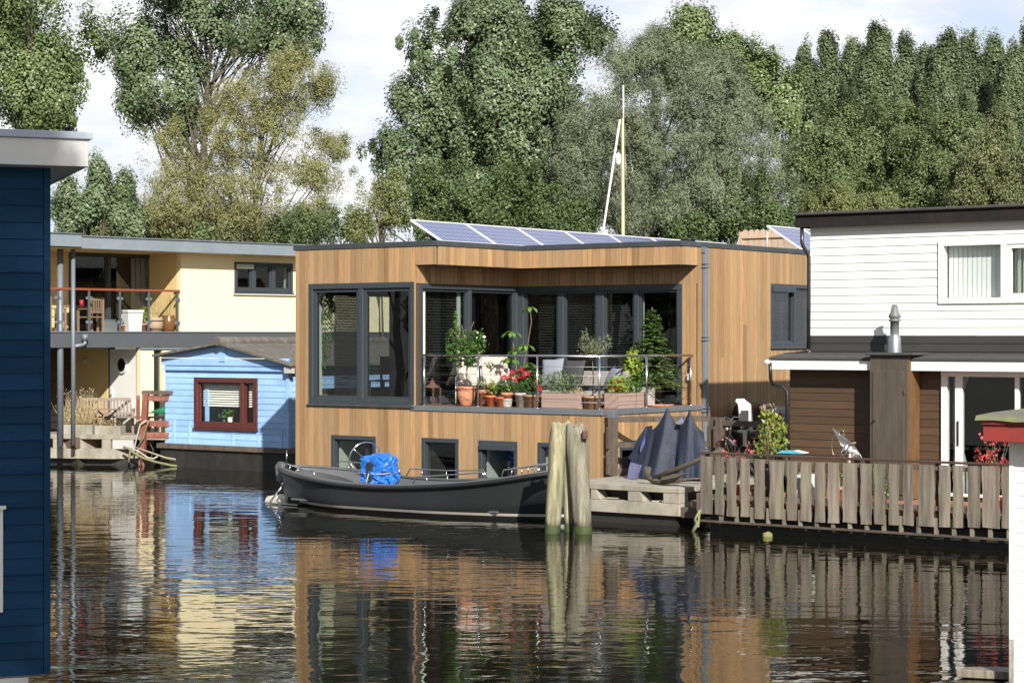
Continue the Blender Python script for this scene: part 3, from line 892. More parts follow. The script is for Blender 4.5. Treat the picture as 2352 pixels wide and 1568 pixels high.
# steering wheel: a ring standing across the boat
wx = FA.hit('y', YB0 - .35, 838, 1050); wc = Vector((wx.x - bs, -.35, FA.hit('y', YB0 - .35, 838, 1053).z))
mb = MB(); R_ = .34
tilt = Matrix.Rotation(math.radians(14), 3, 'Y')
def wp_(a, r): return wc + tilt @ Vector((.42 * r * math.cos(a), r * math.cos(a) * .9, r * math.sin(a)))
mb.tube([wp_(2 * PI * k / 28, R_) for k in range(29)], .014, 8, cap=False)
for k in range(3): mb.tube([wc, wp_(2 * PI * k / 3 + .5, R_)], .008, 6)
mb.tube([wc, wc + Vector((.3, 0, -.1))], .03, 8)
mb.build('steering_wheel', chrome, boat)
mb = MB(); mb.box(wc.x + .10, -.44, .16, wc.x + .24, -.26, wc.z - .06); mb.build('console', boatblack, boat, .02)
# rails along the gunwale
def rail(s0, s1, h, side, name='grab_rail'):
    pts = [(s0 * LB, side * (half(s0) - .05), sm_sheer(s0) + .02)]
    for k in range(7):
        s = s0 + (s1 - s0) * (.05 + .9 * k / 6); pts.append((s * LB, side * (half(s) - .05), sm_sheer(s) + h))
    pts.append((s1 * LB, side * (half(s1) - .05), sm_sheer(s1) + .02))
    m = MB(); m.tube(pts, .014, 8)
    for k in (2, 4):
        p = pts[k]; m.tube([p, (p[0], p[1], p[2] - h)], .009, 6)
    m.build(name, steel, boat)
rail(.06, .22, .13, -1); rail(.56, .78, .16, -1); rail(.10, .30, .16, 1); rail(.32, .60, .18, 1); rail(.68, .88, .18, 1); rail(.82, .95, .15, -1)
for s, side in ((.03, -1), (.14, 1), (.9, -1), (.93, 1)):
    m = MB(); b = half(s) - .08; z = sm_sheer(s) + .02; x = s * LB
    m.tube([(x - .09, side * b, z + .05), (x + .09, side * b, z + .05)], .014, 6); m.tube([(x - .03, side * b, z), (x - .03, side * b, z + .05)], .012, 6); m.tube([(x + .03, side * b, z), (x + .03, side * b, z + .05)], .012, 6)
    m.build('cleat', steel, boat)
# rudder hung on the stern
zs = sm_sheer(0)
prof = [(-.02, zs + .03), (-.20, zs + .06), (-.30, zs - .02), (-.27, zs - .3), (-.14, .30), (-.06, .05), (.05, -.25), (.42, -.25), (.50, .06), (.30, .24), (.10, zs - .3)]
mb = MB(); mb.poly(prof, lambda a, b: (a, -.03, b), lambda a, b: (a, .03, b)); mb.build('rudder', boatblack, boat, .01)
mb = MB(); mb.poly([(-.02, zs + .07), (-.22, zs + .09), (-.31, zs), (-.27, zs - .32), (-.16, zs - .34), (-.1, zs - .1)], lambda a, b: (a, -.045, b), lambda a, b: (a, .045, b)); mb.build('rudder_head', boatgrey, boat, .015)
mb = MB(); mb.poly([(-.55, -.02), (-.48, .1), (-.1, .17), (.05, .12), (.05, -.02)], lambda a, b: (a, -.12, b), lambda a, b: (a, .10, b)); mb.build('stern_wedge', stripewhite, boat, .02)
mb = MB(); mb.box(-.15, -.62, .015, .85, -.28, .035); mb.build('trim_plate', steel, boat)
mb = MB(); mb.tube([(.22, -.32, .42), (-.02, -.5, .03)], .02, 8); mb.tube([(.14, -.3, .40), (.34, -.3, .41)], .03, 8); mb.build('ram', steel, boat)
mb = MB(); mb.tube([(.16, -.2, zs + .02), (.17, -.2, zs + .35)], .012, 6); mb.build('flag_socket', steel, boat)

# blue tarpaulin bundle over the engine
tb = FA.l2w(bs + ebx, YB0 - .1, .60)
tarp = thing('tarpaulin_bundle', 'bright blue plastic tarpaulin tied round the engine in the black boat', 'tarpaulin', tb, TH)
def blob(mb, sx, sy, z0, z1, seg=28, rows=9, seed=0, amp=.03, sq=3.5, crease=0.0, smooth=True):
    rnd = random.Random(seed); ph = [rnd.uniform(0, 6.28) for _ in range(12)]
    rings = []
    for i in range(rows + 1):
        t = i / rows; ring = []
        k = 1 - max(0, (t - .72) / .28) ** 2 * .55
        if i == rows: k = .25
        for j in range(seg):
            a = 2 * PI * j / seg
            c, s_ = math.cos(a), math.sin(a)
            r = (abs(c) ** sq + abs(s_) ** sq) ** (-1 / sq)
            f = amp * (math.sin(3 * a + ph[0] + 2 * t) + .7 * math.sin(5 * a + ph[1] - 3 * t) + .5 * math.sin(8 * a + ph[2] + 5 * t))
            f += crease * (abs(math.sin(4 * a + ph[6] + 6 * t)) + abs(math.sin(6.5 * a + ph[7] - 9 * t)) - 1.2 + .5 * abs(math.sin(11 * t + 2 * a + ph[8])))
            x = sx * r * c * (k + f); y = sy * r * s_ * (k + f)
            z = z0 + (z1 - z0) * min(1, t * 1.12 if t < .85 else .95 + (t - .85) * .33) + amp * .8 * math.sin(2 * a + ph[3]) + amp * .6 * math.sin(5 * a + ph[4] + t * 4) + crease * .25 * math.sin(9 * a + ph[9] + 7 * t)
            ring.append((x, y, z))
        rings.append(ring)
    mb.loft(rings, closed=True, capends=True, tone=.5, smooth=smooth)
mb = MB(); blob(mb, .30, .28, 0.12, .47, seg=40, rows=14, seed=3, amp=.03, crease=.075, sq=6, smooth=False); mb.build('cover', bluetarp, tarp)
mb = MB(); blob(mb, .31, .31, -.08, .17, seg=40, seed=5, amp=.03, rows=8, crease=.13, smooth=False); mb.build('skirt', bluetarp, tarp)
mb = MB(); mb.tube([(-.30, -.30, .13), (.0, -.33, .10), (.31, -.30, .12), (.32, .2, .13)], .010, 6); mb.tube([(0, -.34, .12), (-.06, -.34, -.05), (-.04, -.36, -.16)], .012, 6); mb.build('cord', ropepale, tarp)

# ================================================================ mooring piles
def pile(bpx, tpx, d, wb, wt, ztop, label, lean_d=0.0, seed=0, mt=None):
    b = P(bpx, 1225, d); b.z = -.5; tp = P(tpx, 975, d + lean_d); tp.z = ztop
    t = thing('mooring_pile', label, 'mooring pile', (b.x, b.y, 0), 0, 'wooden mooring piles leaning together in the water')
    rnd = random.Random(seed); ph = [rnd.uniform(0, 6.28) for _ in range(6)]
    def ring(z, seg=22, extra=0, top=False):
        f = (z + .5) / (ztop + .5); c = Vector((0, 0, 0)).lerp(tp - Vector((b.x, b.y, 0)), f); c.z = 0
        r = wb + (wt - wb) * f
        if f > .9: r *= 1 - (f - .9) * 1.6
        out = []
        for k in range(seg):
            a = 2 * PI * k / seg
            rr = r * (1 + .05 * math.sin(2 * a + ph[0]) + .035 * math.sin(5 * a + ph[1]) + .03 * math.sin(9 * a + ph[2]) + .02 * math.sin(17 * a + ph[3] + z * .4)) + extra
            out.append((c.x + rr * math.cos(a), c.y + rr * math.sin(a), z + (.045 * math.sin(3 * a + ph[4]) + .03 * math.sin(7 * a + ph[5]) if top else 0)))
        return out
    zs_ = [.12 + (ztop - .12) * i / 12 for i in range(13)]
    m = MB(); m.loft([ring(z, top=(i == 12)) for i, z in enumerate(zs_)], closed=True, capends=True, tone=rnd.random()); m.build('shaft', mt or pilewood, t)
    m = MB(); m.loft([ring(-.5), ring(-.1), ring(.03), ring(.14, extra=.004)], closed=True, tone=.4); m.build('algae_band', pilealgae, t)
    return t
pile(1265, 1284, 34.8, .122, .150, 1.87, 'pale leaning mooring pile at the bow of the black boat, the one nearest the boat', .25, 1)
pile(1308, 1302, 35.2, .075, .105, 1.90, 'thinnest mooring pile, squeezed between two thicker ones', -.1, 2)
p3 = pile(1345, 1323, 34.75, .130, .185, 1.86, 'thick mooring pile with a rusty bolt near its top, next to the concrete dock', .25, 3, pilegrey)
q = P(1344, 998, 34.75 + .02) - p3.location
m = MB(); m.tube([q + Vector((0, -.06, 0)), q + Vector((0, .10, 0))], .05, 6); m.box(q.x - .05, q.y - .05, q.z - .07, q.x + .05, q.y + .05, q.z + .07); m.build('bolt', rust, p3, .01)
q = P(1294, 978, 34.9)

# ================================================================ concrete dock in front of the house
ZD = .705
dock = thing('concrete_dock', 'concrete floating dock with open square bays, between the mooring piles and the picket fence', 'dock', (C[0], C[1], 0), TH)
DX0, DX1, DY0 = .35, 2.98, -1.92
mb = MB(); mb.box(DX0, DY0, ZD - .10, DX1, 8.5, ZD); mb.build('deck_slab', concrete, dock, .012)
mb = MB(); mb.box(DX0 + .02, DY0 + .02, .19, DX1 - .02, 8.4, .42); mb.build('float_beam', concrete, dock, .012)
def brace(pl, u, wd, lean):
    m = MB(); n0, n1 = -.30, -.012
    m.hexa([pl.pt(u, n0, .42), pl.pt(u + wd + lean, n0, .42), pl.pt(u + wd + lean, n1, .42), pl.pt(u, n1, .42),
            pl.pt(u, n0, ZD - .1), pl.pt(u + wd, n0, ZD - .1), pl.pt(u + wd, n1, ZD - .1), pl.pt(u, n1, ZD - .1)])
    m.build('column', concrete, dock, .01)
dpl = Plane(FA, 'f', DY0); dpr = Plane(FA, 'r', DX1)
brace(dpl, dpl.u(1356), .12, .10); brace(dpl, dpl.u(1441), .26, .10); brace(dpl, DX1 - .36, .35, 0.0); brace(dpr, 1.0, .3, 0); brace(dpr, 3.0, .3, 0)
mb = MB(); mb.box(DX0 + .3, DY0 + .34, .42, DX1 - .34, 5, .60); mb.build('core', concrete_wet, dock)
mb = MB(); mb.box(DX0 + .15, DY0 + .12, -.4, DX1 - .15, 8, .185); mb.build('hull', hulldark, dock)
for i, px in enumerate((1380, 1398, 1500, 1520)):
    h = dpl.u(px); m = MB(); m.cbox((h, DY0 + .15, .435 + .012 * (i % 2)), .22, .16, .02, Matrix.Rotation(.3 * i, 3, 'Z')); m.build('loose_slab', concrete, dock)
mb = MB(); mb.box(DX1 - .02, DY0 + .06, .17, DX1 + .34, DY0 + .3, .36); mb.build('timber_fender', darktimber, dock, .01)
# timber railing on the dock
def rails(label, pts, zs_, post_h, cat='railing'):
    """timber guard rail: square posts at pts, boards between them"""
    t = thing('timber_railing', label, cat, (C[0], C[1], 0), TH, None)
    for (x, y) in pts:
        m = MB(); m.box(x - .075, y - .075, ZD, x + .075, y + .075, ZD + post_h)
        m.box(x - .10, y - .10, ZD + .02, x - .02, y + .02, ZD + post_h * .42); m.box(x - .10, y - .10, ZD + post_h * .47, x - .02, y + .02, ZD + post_h * .85); m.build('post', darktimber, t, .012)
    for (a, b) in zip(pts[:-1], pts[1:]):
        for z in zs_:
            d = Vector((b[0] - a[0], b[1] - a[1], 0)); nn = Vector((-d.y, d.x, 0)).normalized() * .025
            A, B = Vector((*a, 0)) + d.normalized() * .078, Vector((*b, 0)) - d.normalized() * .078
            m = MB(); m.hexa([tuple(q_ + Vector((0, 0, zz))) for zz in (ZD + z - .055, ZD + z + .055) for q_ in (A - nn, B - nn, B + nn, A + nn)])
            m.build('board', darktimber, t, .006)
    return t
r1 = rails('dark timber railing behind the navy cover, in front of the cedar wall', [(.27, .02), (1.60, 1.62)], (.08, .60, 1.10), 1.12)
m = MB(); m.box(.19, -.06, ZD + 1.121, .35, .10, ZD + 1.27); m.build('zinc_cap', zinc, r1, .01)
r2 = rails('dark timber railing in front of the parked bicycles', [(1.78, 1.55), (2.86, 1.40)], (.34, 1.02), 1.12)

# ---------------------------------------------------------------- navy cover draped over a bicycle
cx_, cy_ = 1.75, -.15
cv = FA.l2w(cx_, cy_, ZD)
cover_ = thing('bicycle_cover', 'navy nylon cover with two peaks draped over a bicycle on the concrete dock', 'bicycle cover', cv, TH)
mb = MB(); rings = []
SEG, ROWS = 90, 16
rn = random.Random(4); PH = [rn.uniform(0, 6.28) for _ in range(8)]
def ridge(u):                     # u -1..1 along the bicycle -> height of the ridge
    return 1.0 + .36 * math.exp(-(abs(u + .18) / .17) ** 1.25) + .34 * math.exp(-(abs(u - .48) / .13) ** 1.25) - .30 * max(0, -u - .35) - .35 * max(0, u - .62)
def tri(a): return abs(((a / PI) % 2) - 1) * 2 - 1
SEG, ROWS = 150, 26
for i in range(ROWS + 1):
    t = i / ROWS; ring = []
    for j in range(SEG):
        a = 2 * PI * j / SEG; c, s_ = math.cos(a), math.sin(a)
        u = c * (.95 - .06 * t)
        top = ridge(u)
        conv = t ** 1.5                               # folds run up into the two peaks
        ua = a + .25 * math.sin(3 * a + PH[5]) * (1 - t)
        fold = (.13 * tri(7 * ua + PH[0] + .8 * t) + .06 * math.sin(13 * ua + PH[1] + 2.2 * t) + .03 * tri(21 * ua + PH[2] - 1.5 * t)) * (1 - t) ** .55
        wid = (1 - t) ** 1.0
        x = .80 * c * (1 - .16 * t + fold * .35) + .05 * t * (1 - t) * math.sin(6 * a)
        y = .34 * s_ * (wid + .02) * (1 + 2.0 * fold) + (.22 * fold if s_ < 0 else -.1 * fold) * (.35 + .65 * (1 - t)) - .03 * math.sin(PI * t) * s_ * .0
        if s_ < 0: y += (.15 * math.exp(-((u - .16) / .10) ** 2) + .10 * math.exp(-((u + .52) / .08) ** 2) - .05 * math.exp(-((u + .18) / .12) ** 2)) * (1 - t) ** .6 * -s_
        z = .01 + (top - .01) * t ** .9 + .05 * math.sin(5 * a + PH[3] + 5 * t) * t * (1 - t) + (.05 * abs(math.sin(4.5 * a + PH[4])) * (1 - t) ** 2)
        ring.append((x, y, z))
    rings.append(ring)
mb.loft(rings, closed=True, tone=.5); mb.build('cover', navycover, cover_)
def flap(name, mat, tops, foot, seed):
    """a strip of cloth hanging against the cover"""
    rn2 = random.Random(seed); m = MB(); rows = []
    for i in range(15):
        t = i / 14; row = []
        for k in range(5):
            v = k / 4
            A, B = Vector(tops[0]).lerp(Vector(tops[1]), v), Vector(foot[0]).lerp(Vector(foot[1]), v)
            p = A.lerp(B, t); p.y -= .03 * math.sin(PI * t) + .02 * math.sin(9 * t + 4 * v + seed); p.x += .018 * math.sin(7 * t + 3 * v + seed)
            row.append(p)
        rows.append(row)
    m.loft(rows, tone=.5); m.build(name, mat, cover_)
flap('lining_flap', coverlining, [(-.62, -.16, .80), (-.44, -.24, .80)], [(-.80, -.40, .01), (-.44, -.52, .01)], 1)
flap('navy_flap', navycover, [(-.52, -.14, 1.0), (-.30, -.22, 1.02)], [(-.80, -.34, .40), (-.40, -.46, .30)], 3)
flap('blue_strip', coverblue, [(-.44, -.27, .96), (-.39, -.29, .96)], [(-.46, -.49, .40), (-.40, -.50, .42)], 2)
flap('lining_flap', coverlining, [(.27, -.02, 1.28), (.29, -.02, 1.28)], [(.20, -.16, 1.08), (.30, -.16, 1.06)], 6)
# line from the cover's peak to the terrace
ln = MB(); A_ = Vector((-.08 * .7, 0, 1.32)); Bw = FA.l2w(-.1, FA.hit('x', -.1, 1466, 890).y, ZF + .45); Bl = FA.w2l(Bw.x, Bw.y)
ln.tube([A_, (Bl[0] - cx_, Bl[1] - cy_, Bw.z - ZD)], .006, 5); ln.build('guy_line', MATS['wire_rope'], cover_)

# ---------------------------------------------------------------- anchor on the dock
an = thing('anchor', 'rusty iron anchor lying on the concrete dock against the picket fence', 'anchor', FA.l2w(0, 0, ZD), TH)
def ap(px, py, y): h = FA.hit('y', y, px, py); return Vector((h.x, h.y, h.z - ZD))
crn = ap(1497, 1096, -1.35); crn.z = .08
shk = ap(1662, 1032, -1.30)
mb = MB(); mb.tube([crn, crn.lerp(shk, .5), shk], [.055, .045, .04], 8); mb.build('shank', anchoriron, an)
a1_ = ap(1488, 1078, -1.5); a2_ = ap(1606, 1088, -1.62); a2_.z = .16
mb = MB(); mb.tube([a1_ + Vector((0, 0, .03)), ap(1487, 1092, -1.45), crn + Vector((.02, 0, -.02)), crn + Vector((.25, -.12, -.03)), crn + Vector((.5, -.2, 0)), a2_], [.07, .06, .055, .05, .045, .02], 8); mb.build('arm', anchoriron, an)
mb = MB(); c_ = crn + Vector((.52, -.2, .04))
mb.loft([[c_ + Vector((-.2, -.02, -.03)), c_ + Vector((-.2, .02, .03))], [c_ + Vector((0, -.14, .0)), c_ + Vector((0, .12, .09))], [c_ + Vector((.18, -.1, .04)), c_ + Vector((.18, .1, .12))], [c_ + Vector((.36, -.01, .12)), c_ + Vector((.36, .01, .13))]], tone=.5)
mb.loft([[c_ + Vector((-.2, -.02, -.06)), c_ + Vector((-.2, .02, 0))], [c_ + Vector((0, -.14, -.03)), c_ + Vector((0, .12, .06))], [c_ + Vector((.18, -.1, .01)), c_ + Vector((.18, .1, .09))], [c_ + Vector((.36, -.01, .10)), c_ + Vector((.36, .01, .11))]], tone=.5)
mb.build('fluke', anchoriron, an)
# ================================================================ picket fence and the deck behind it
FY = -2.3
fp = Plane(FA, 'f', FY)
deck = thing('brick_deck', 'floating deck paved with red brick behind the picket fence', 'deck', (C[0], C[1], 0), TH)
fx0 = fp.u(1612); fx1 = fp.u(2345) + .6
DKZ = .55
mb = MB(); mb.box(fx0 + .05, FY + .09, DKZ - .06, fx1, .12, DKZ); mb.build('paving', brick, deck)
mb = MB(); mb.box(fx0 + .02, FY + .05, DKZ - .22, fx1, .1, DKZ - .062); mb.build('edge_beam', blackpaint, deck)
mb = MB(); mb.box(fx0 + .05, FY + .2, -.5, fx1, .1, .30); mb.build('hull', hulldark, deck)
mb = MB(); zb = fp.z(1960, 1215); mb.box(fx0 - .12, FY - .02, zb - .035, fx1, FY + .10, zb); mb.build('rubbing_beam', darktimber, deck, .006)
x = fx0 + .35
while x < fx1:
    m = MB(); m.box(x, FY + .0, zb + .002, x + .06, FY + .05, DKZ - .08); m.build('edge_block', greytimber, deck); x += .31

fence = thing('picket_fence', 'weathered picket fence of uneven grey planks along the edge of the brick deck', 'fence', (C[0], C[1], 0), TH)
pk = [(1115, 1220, 675, 1205), (1245, 1325, 678, 1215), (1352, 1440, 685, 1230), (1480, 1560, 695, 1230), (1605, 1700, 700, 1250)]
planks = [tuple(((2200 + a / 2.4125) * .605, (2200 + b / 2.4125) * .605, (1450 + t / 2.4125) * .605, (1450 + u / 2.4125) * .605)) for a, b, t, u in pk]
pk2 = [(45, 150, 1310), (175, 248, 1320), (280, 355, 1330), (383, 457, 1335), (480, 563, 1340), (588, 695, 1340), (722, 805, 1350), (825, 902, 1350), (932, 1005, 1355), (1040, 1115, 1360), (1150, 1270, 1365), (1305, 1390, 1370), (1410, 1485, 1375), (1520, 1612, 1375), (1628, 1755, 1380), (1775, 1860, 1385)]
planks += [((2900 + a / 1.9595) * .605, (2900 + b / 1.9595) * .605, (1300 + (880 + (a - 45) * .0222) / 1.9595) * .605, (1300 + u / 1.9595) * .605) for a, b, u in pk2]
planks.append((2350, 2385, planks[-1][2] + 1, planks[-1][3] + 1))
for i, (a, b, t, u) in enumerate(planks):
    u0, u1 = fp.u(a), fp.u(b); zt = fp.z((a + b) / 2, t + 1); z0 = fp.z((a + b) / 2, u)
    rnd = random.Random(i + 3); n = 11; L_, R_2 = [], []
    kl = rnd.uniform(.1, .9); kr = rnd.uniform(.1, .9)
    for k in range(n):
        f = k / (n - 1); z = z0 + (zt - z0) * f
        j = lambda kk: .012 * math.exp(-((f - kk) / .06) ** 2) + rnd.uniform(-.004, .004) + .006 * math.sin(9 * f + i)
        L_.append((u0 + .004 - j(kl), z)); R_2.append((u1 - .004 + j(kr), z))
    L_[0] = (L_[0][0], z0 + rnd.uniform(-.006, .012)); L_[-1] = (L_[-1][0], zt); R_2[-1] = (R_2[-1][0], zt)
    m = MB(); tn = rnd.random(); rings = []
    th = .022 + rnd.uniform(0, .006); tw = rnd.uniform(-.006, .006)
    for (l, r) in zip(L_, R_2):
        rings.append([fp.pt(l[0], .0, l[1]), fp.pt(r[0], .0, r[1]), fp.pt(r[0], th + tw, r[1]), fp.pt((l[0] + r[0]) / 2, th + .004, (l[1] + r[1]) / 2), fp.pt(l[0], th - tw, l[1])])
    m.loft(rings, closed=True, smooth=False, capends=True, tone=tn)
    m.build('plank', greytimber, fence)
ztr = fp.z(1980, 1056.5)
railwood = M('dark_red_rail', (.075, .042, .032), .55, (.05, .03, .024), 3, (.5, 3, 3), dirt=(.12, .09, .07), dirt_amt=.3)
m = MB(); m.box(fx0 - .02, FY - .045, ztr, fx1, FY + .075, ztr + .035); m.build('top_rail', railwood, fence, .006)
for z in (ztr - .12, DKZ + .04):
    m = MB(); m.box(fx0, FY + .004, z, fx1, FY + .05, z + .07); m.build('back_rail', darktimber, fence)
x = fx0 + .03
while x < fx1:
    m = MB(); m.box(x, FY + .052, DKZ - .1, x + .07, FY + .12, ztr - .005); m.build('fence_post', darktimber, fence); x += 1.45
m = MB(); m.box(fx0 - .11, FY - .01, DKZ - .2, fx0 - .025, FY + .1, DKZ + .12); m.build('stub_post', darktimber, fence, .01)

# ================================================================ the white houseboat
wh = thing('white_houseboat', 'two-storey houseboat with white boards upstairs, black trim and brown boards below', 'houseboat', (C[0], C[1], 0), TH)
WY = .12                                       # ground-floor wall
bw = Plane(FA, 'f', WY); up = Plane(FA, 'f', .40); fa = Plane(FA, 'f', -.24); uf = Plane(FA, 'f', .22)
xw0 = bw.u(1815); xend = 15.0
zfa1 = fa.z(1990, 832); zfa0 = fa.z(1990, 850); xf0 = fa.u(1768)
xd0 = bw.u(2165)
mb = MB()
hboards(mb, bw, xw0, bw.u(2166), DKZ, zfa0 + .06, pitch=.142, lap=.016, n0=-.1)
mb.build('brown_wall', brownsiding, wh)
wl = Plane(FA, 'l', xw0); mb = MB(); hboards(mb, wl, WY + .02, 8.0, DKZ - .4, zfa1 + .1, pitch=.142, lap=.014, n0=-.08); mb.build('end_wall', brownsiding, wh)
# sliding door
zd1 = bw.z(2250, 857); zd0 = bw.z(2220, 1140)
pm = {}
mb = MB()
for (a, b, n) in ((2165, 2178, .07), (2196, 2212, .05), (2333, 2342, .05), (2480, 2494, .07)):
    mb.pbox(bw, bw.u(a), bw.u(b), -.06, n, zd0 + .05, zd1 - .06)
mb.pbox(bw, bw.u(2165), bw.u(2494), -.06, .085, zd0, zd0 + .05); mb.pbox(bw, bw.u(2165), bw.u(2494), -.06, .072, zd1 - .06, zd1 + .03)
sd = mb.build('sliding_door', whitepaint, wh, .005, 1)
for a, b in ((2178, 2196), (2212, 2333), (2342, 2480)):
    m = MB(); m.pbox(bw, bw.u(a), bw.u(b), -.01, .0, zd0 + .05, zd1 - .06); m.build('pane', glass, sd)
m = MB(); m.pbox(bw, bw.u(2202), bw.u(2205), .05, .075, 1.52, 1.95); m.build('handle', blackpipe, sd)
m = MB(); u0 = bw.u(2178)
for k in range(9):
    pts = []
    for j in range(14):
        f = j / 13; z = zd1 - .06 - (zd1 - zd0 - .12) * f; w_ = (.30 - .20 * math.sin(min(1, f * 1.35) * PI * .95)) + (.04 if f > .8 else 0)
        pts.append(bw.pt(u0 + .02 + w_ * k / 8, -.16 + (.05 if k % 2 else -.0), z))
    if k: m.loft([prev, pts], tone=.5)
    prev = pts
m.build('curtain', curtain, sd)
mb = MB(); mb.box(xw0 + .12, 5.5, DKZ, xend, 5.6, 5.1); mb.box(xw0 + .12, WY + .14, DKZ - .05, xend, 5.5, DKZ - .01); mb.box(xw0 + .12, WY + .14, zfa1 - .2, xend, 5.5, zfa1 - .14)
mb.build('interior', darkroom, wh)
mb = MB(); mb.pbox(bw, bw.u(2494), xend, -.1, .02, DKZ, zfa0); mb.build('blank_wall', brownsiding, wh)
# lower roof, fascia, soffit
mb = MB()
zr0, zr1 = zfa1 + .03, up.z(2000, 812)
mb.add([(xf0 - .0, -.28, zr0), (xend, -.28, zr0), (xend, .43, zr1), (xf0 - .0, .43, zr1), (xf0, -.28, zr0 + .055), (xend, -.28, zr0 + .055), (xend, .43, zr1 + .02), (xf0, .43, zr1 + .02)], MB.HEX)
mb.box(xf0, .44, zr1 - .1, xw0 + .1, 8, zr1 + .015)
mb.build('lower_roof', roofing, wh, .02)
mb = MB(); mb.box(xf0, -.26, zfa0, xend, -.22, zfa1 + .028); mb.box(xf0, -.22, zfa0 + .01, xf0 + .04, .9, zfa1 + .028); mb.build('fascia', whitepaint, wh, .004)
mb = MB(); mb.box(xf0 + .045, -.215, zfa0 + .07, xend, WY - .02, zfa0 + .10); mb.build('soffit', whitepaint, wh)
# upper storey
xu0 = up.u(1862); zw0 = up.z(2000, 770.5); zfb = uf.z(1990, 512)
WU = (up.u(2157), up.u(2157) + 3.1, up.z(2157, 698), up.z(2157, 553))
mb = MB(); hboards(mb, up, xu0, xend, zw0, 5.62, [(WU[0], WU[1], WU[2], WU[3])], pitch=.1465, lap=.02, n0=-.12, gap=.003); mb.build('white_wall', whitesiding, wh)
mb = MB(); hboards(mb, up, xu0, xend, zr1 - .25, zw0 - .004, pitch=.1465, lap=.018, n0=-.11); mb.build('black_wall', M('black_siding', (.045, .043, .042), .5, (.034, .033, .032), 2, (.6, .6, 3), tone=.12), wh)
ul = Plane(FA, 'l', xu0); mb = MB(); hboards(mb, ul, .54, 9.0, zr1 - .25, 5.62, pitch=.1465, lap=.02, n0=-.1); mb.build('end_wall', whitesiding, wh)
mb = MB(); mb.box(xu0 - .22, .20, uf.z(1835, 523), xend, .25, uf.z(1835, 496)); mb.box(xu0 - .22, .251, uf.z(1835, 523), xu0 - .18, 9.0, uf.z(1835, 496)); mb.build('upper_fascia', blackpaint, wh, .006)
zt_ = uf.z(1835, 496)
mb = MB(); mb.box(xu0 - .27, .14, zt_ + .002, xend, 9.2, zt_ + .055); mb.build('upper_roof', roofing, wh, .02)
mb = MB(); mb.box(xu0 - .175, .252, uf.z(1835, 523) + .04, xend, .36, uf.z(1835, 523) + .06); mb.build('eave_board', blackpaint, wh)
# window upstairs
mb = MB(); u0, u1, z0, z1 = WU
fwd = .10; mid = up.u(2307)
mb.pbox(up, u0, u1, -.13, .05, z1 - fwd, z1); mb.pbox(up, u0, u1, -.13, .05, z0, z0 + fwd); mb.pbox(up, u0, u0 + fwd, -.13, .05, z0 + fwd, z1 - fwd); mb.pbox(up, u1 - fwd, u1, -.13, .05, z0 + fwd, z1 - fwd)
mb.pbox(up, mid - .055, mid + .055, -.13, .045, z0 + fwd, z1 - fwd)
wf = mb.build('window', whitepaint, wh, .006, 1)
mb = MB(); a, b = mid + .06, u1 - fwd - .01; s_ = .07
mb.pbox(up, a, b, -.06, .03, z1 - fwd - s_, z1 - fwd - .004); mb.pbox(up, a, b, -.06, .03, z0 + fwd + .004, z0 + fwd + s_); mb.pbox(up, a, a + s_, -.06, .03, z0 + fwd + s_, z1 - fwd - s_); mb.pbox(up, b - s_, b, -.06, .03, z0 + fwd + s_, z1 - fwd - s_)
mb.build('sash', whitepaint, wf, .005, 1)
for a, b in ((u0 + fwd, mid - .055), (mid + .06 + s_, u1 - fwd - s_)):
    m = MB(); m.pbox(up, a, b, -.105, -.10, z0 + fwd, z1 - fwd); m.build('pane', roomglass, wf)
netm = M('vertical_blind', (.80, .83, .82), .7, (.76, .79, .78), 4, (10, 10, .1))
m = MB(); x = u0 + fwd + .01
while x < mid - .06:
    if not (up.u(2280) < x < up.u(2288)): m.quad(up.pt(x, -.18, z0 + fwd), up.pt(x + .085, -.17, z0 + fwd), up.pt(x + .085, -.17, z1 - fwd), up.pt(x, -.18, z1 - fwd))
    x += .088
x = mid + .15
while x < u1 - fwd: m.quad(up.pt(x, -.22, z0 + fwd), up.pt(x + .085, -.17, z0 + fwd), up.pt(x + .085, -.17, z1 - fwd), up.pt(x, -.22, z1 - fwd)); x += .1
m.build('blind', netm, wf)
mb = MB(); mb.box(xu0 + .15, 1.35, zr1, xend, 1.4, 5.5); mb.build('inner_partition', palewall, wh)
# hull of the houseboat
mb = MB(); mb.box(xw0 + .05, .14, -.5, xend, 8.5, DKZ - .07); mb.build('hull', hulldark, wh)
# chimney cupboard and flue
ck = Plane(FA, 'f', -.36)
c0, c1 = ck.u(1998), ck.u(2085); zc = ck.z(2040, 816)
mb = MB(); mb.box(c0, -.36, DKZ, c1, WY - .03, zc); cb_ = mb.build('chimney_cupboard', browndoor, wh, .008)
mb = MB(); mb.box(c0 + .06, -.385, DKZ + .1, c1 - .06, -.361, zc - .28); mb.build('door', browndoor, cb_, .006)
mb = MB(); mb.box(c1 + .001, -.34, DKZ + .02, c1 + .02, WY - .04, zc - .02); mb.build('side_board', tanboard, cb_)
mb = MB(); mb.box(c0 - .06, -.44, zc + .002, c1 + .14, .2, zc + .05); mb.build('cap', roofing, cb_, .01)
mb = MB(); mb.tube([(c0 + .1, -.39, 1.93), (c0 + .1, -.42, 1.93)], .018, 8); mb.build('knob', blackpipe, cb_)
for z in (1.0, 2.4):
    m = MB(); m.tube([(c1 - .055, -.395, z), (c1 - .055, -.395, z + .09)], .012, 6); m.build('hinge', rust, cb_)
fxx = ck.u(2055) + .06; fyy = -.08; fpz = Plane(FA, 'f', fyy); fxx = fpz.u(2055)
def zz(py): return fpz.z(2055, py)
px1 = lambda w_: w_ / 2 / FX * 36.2
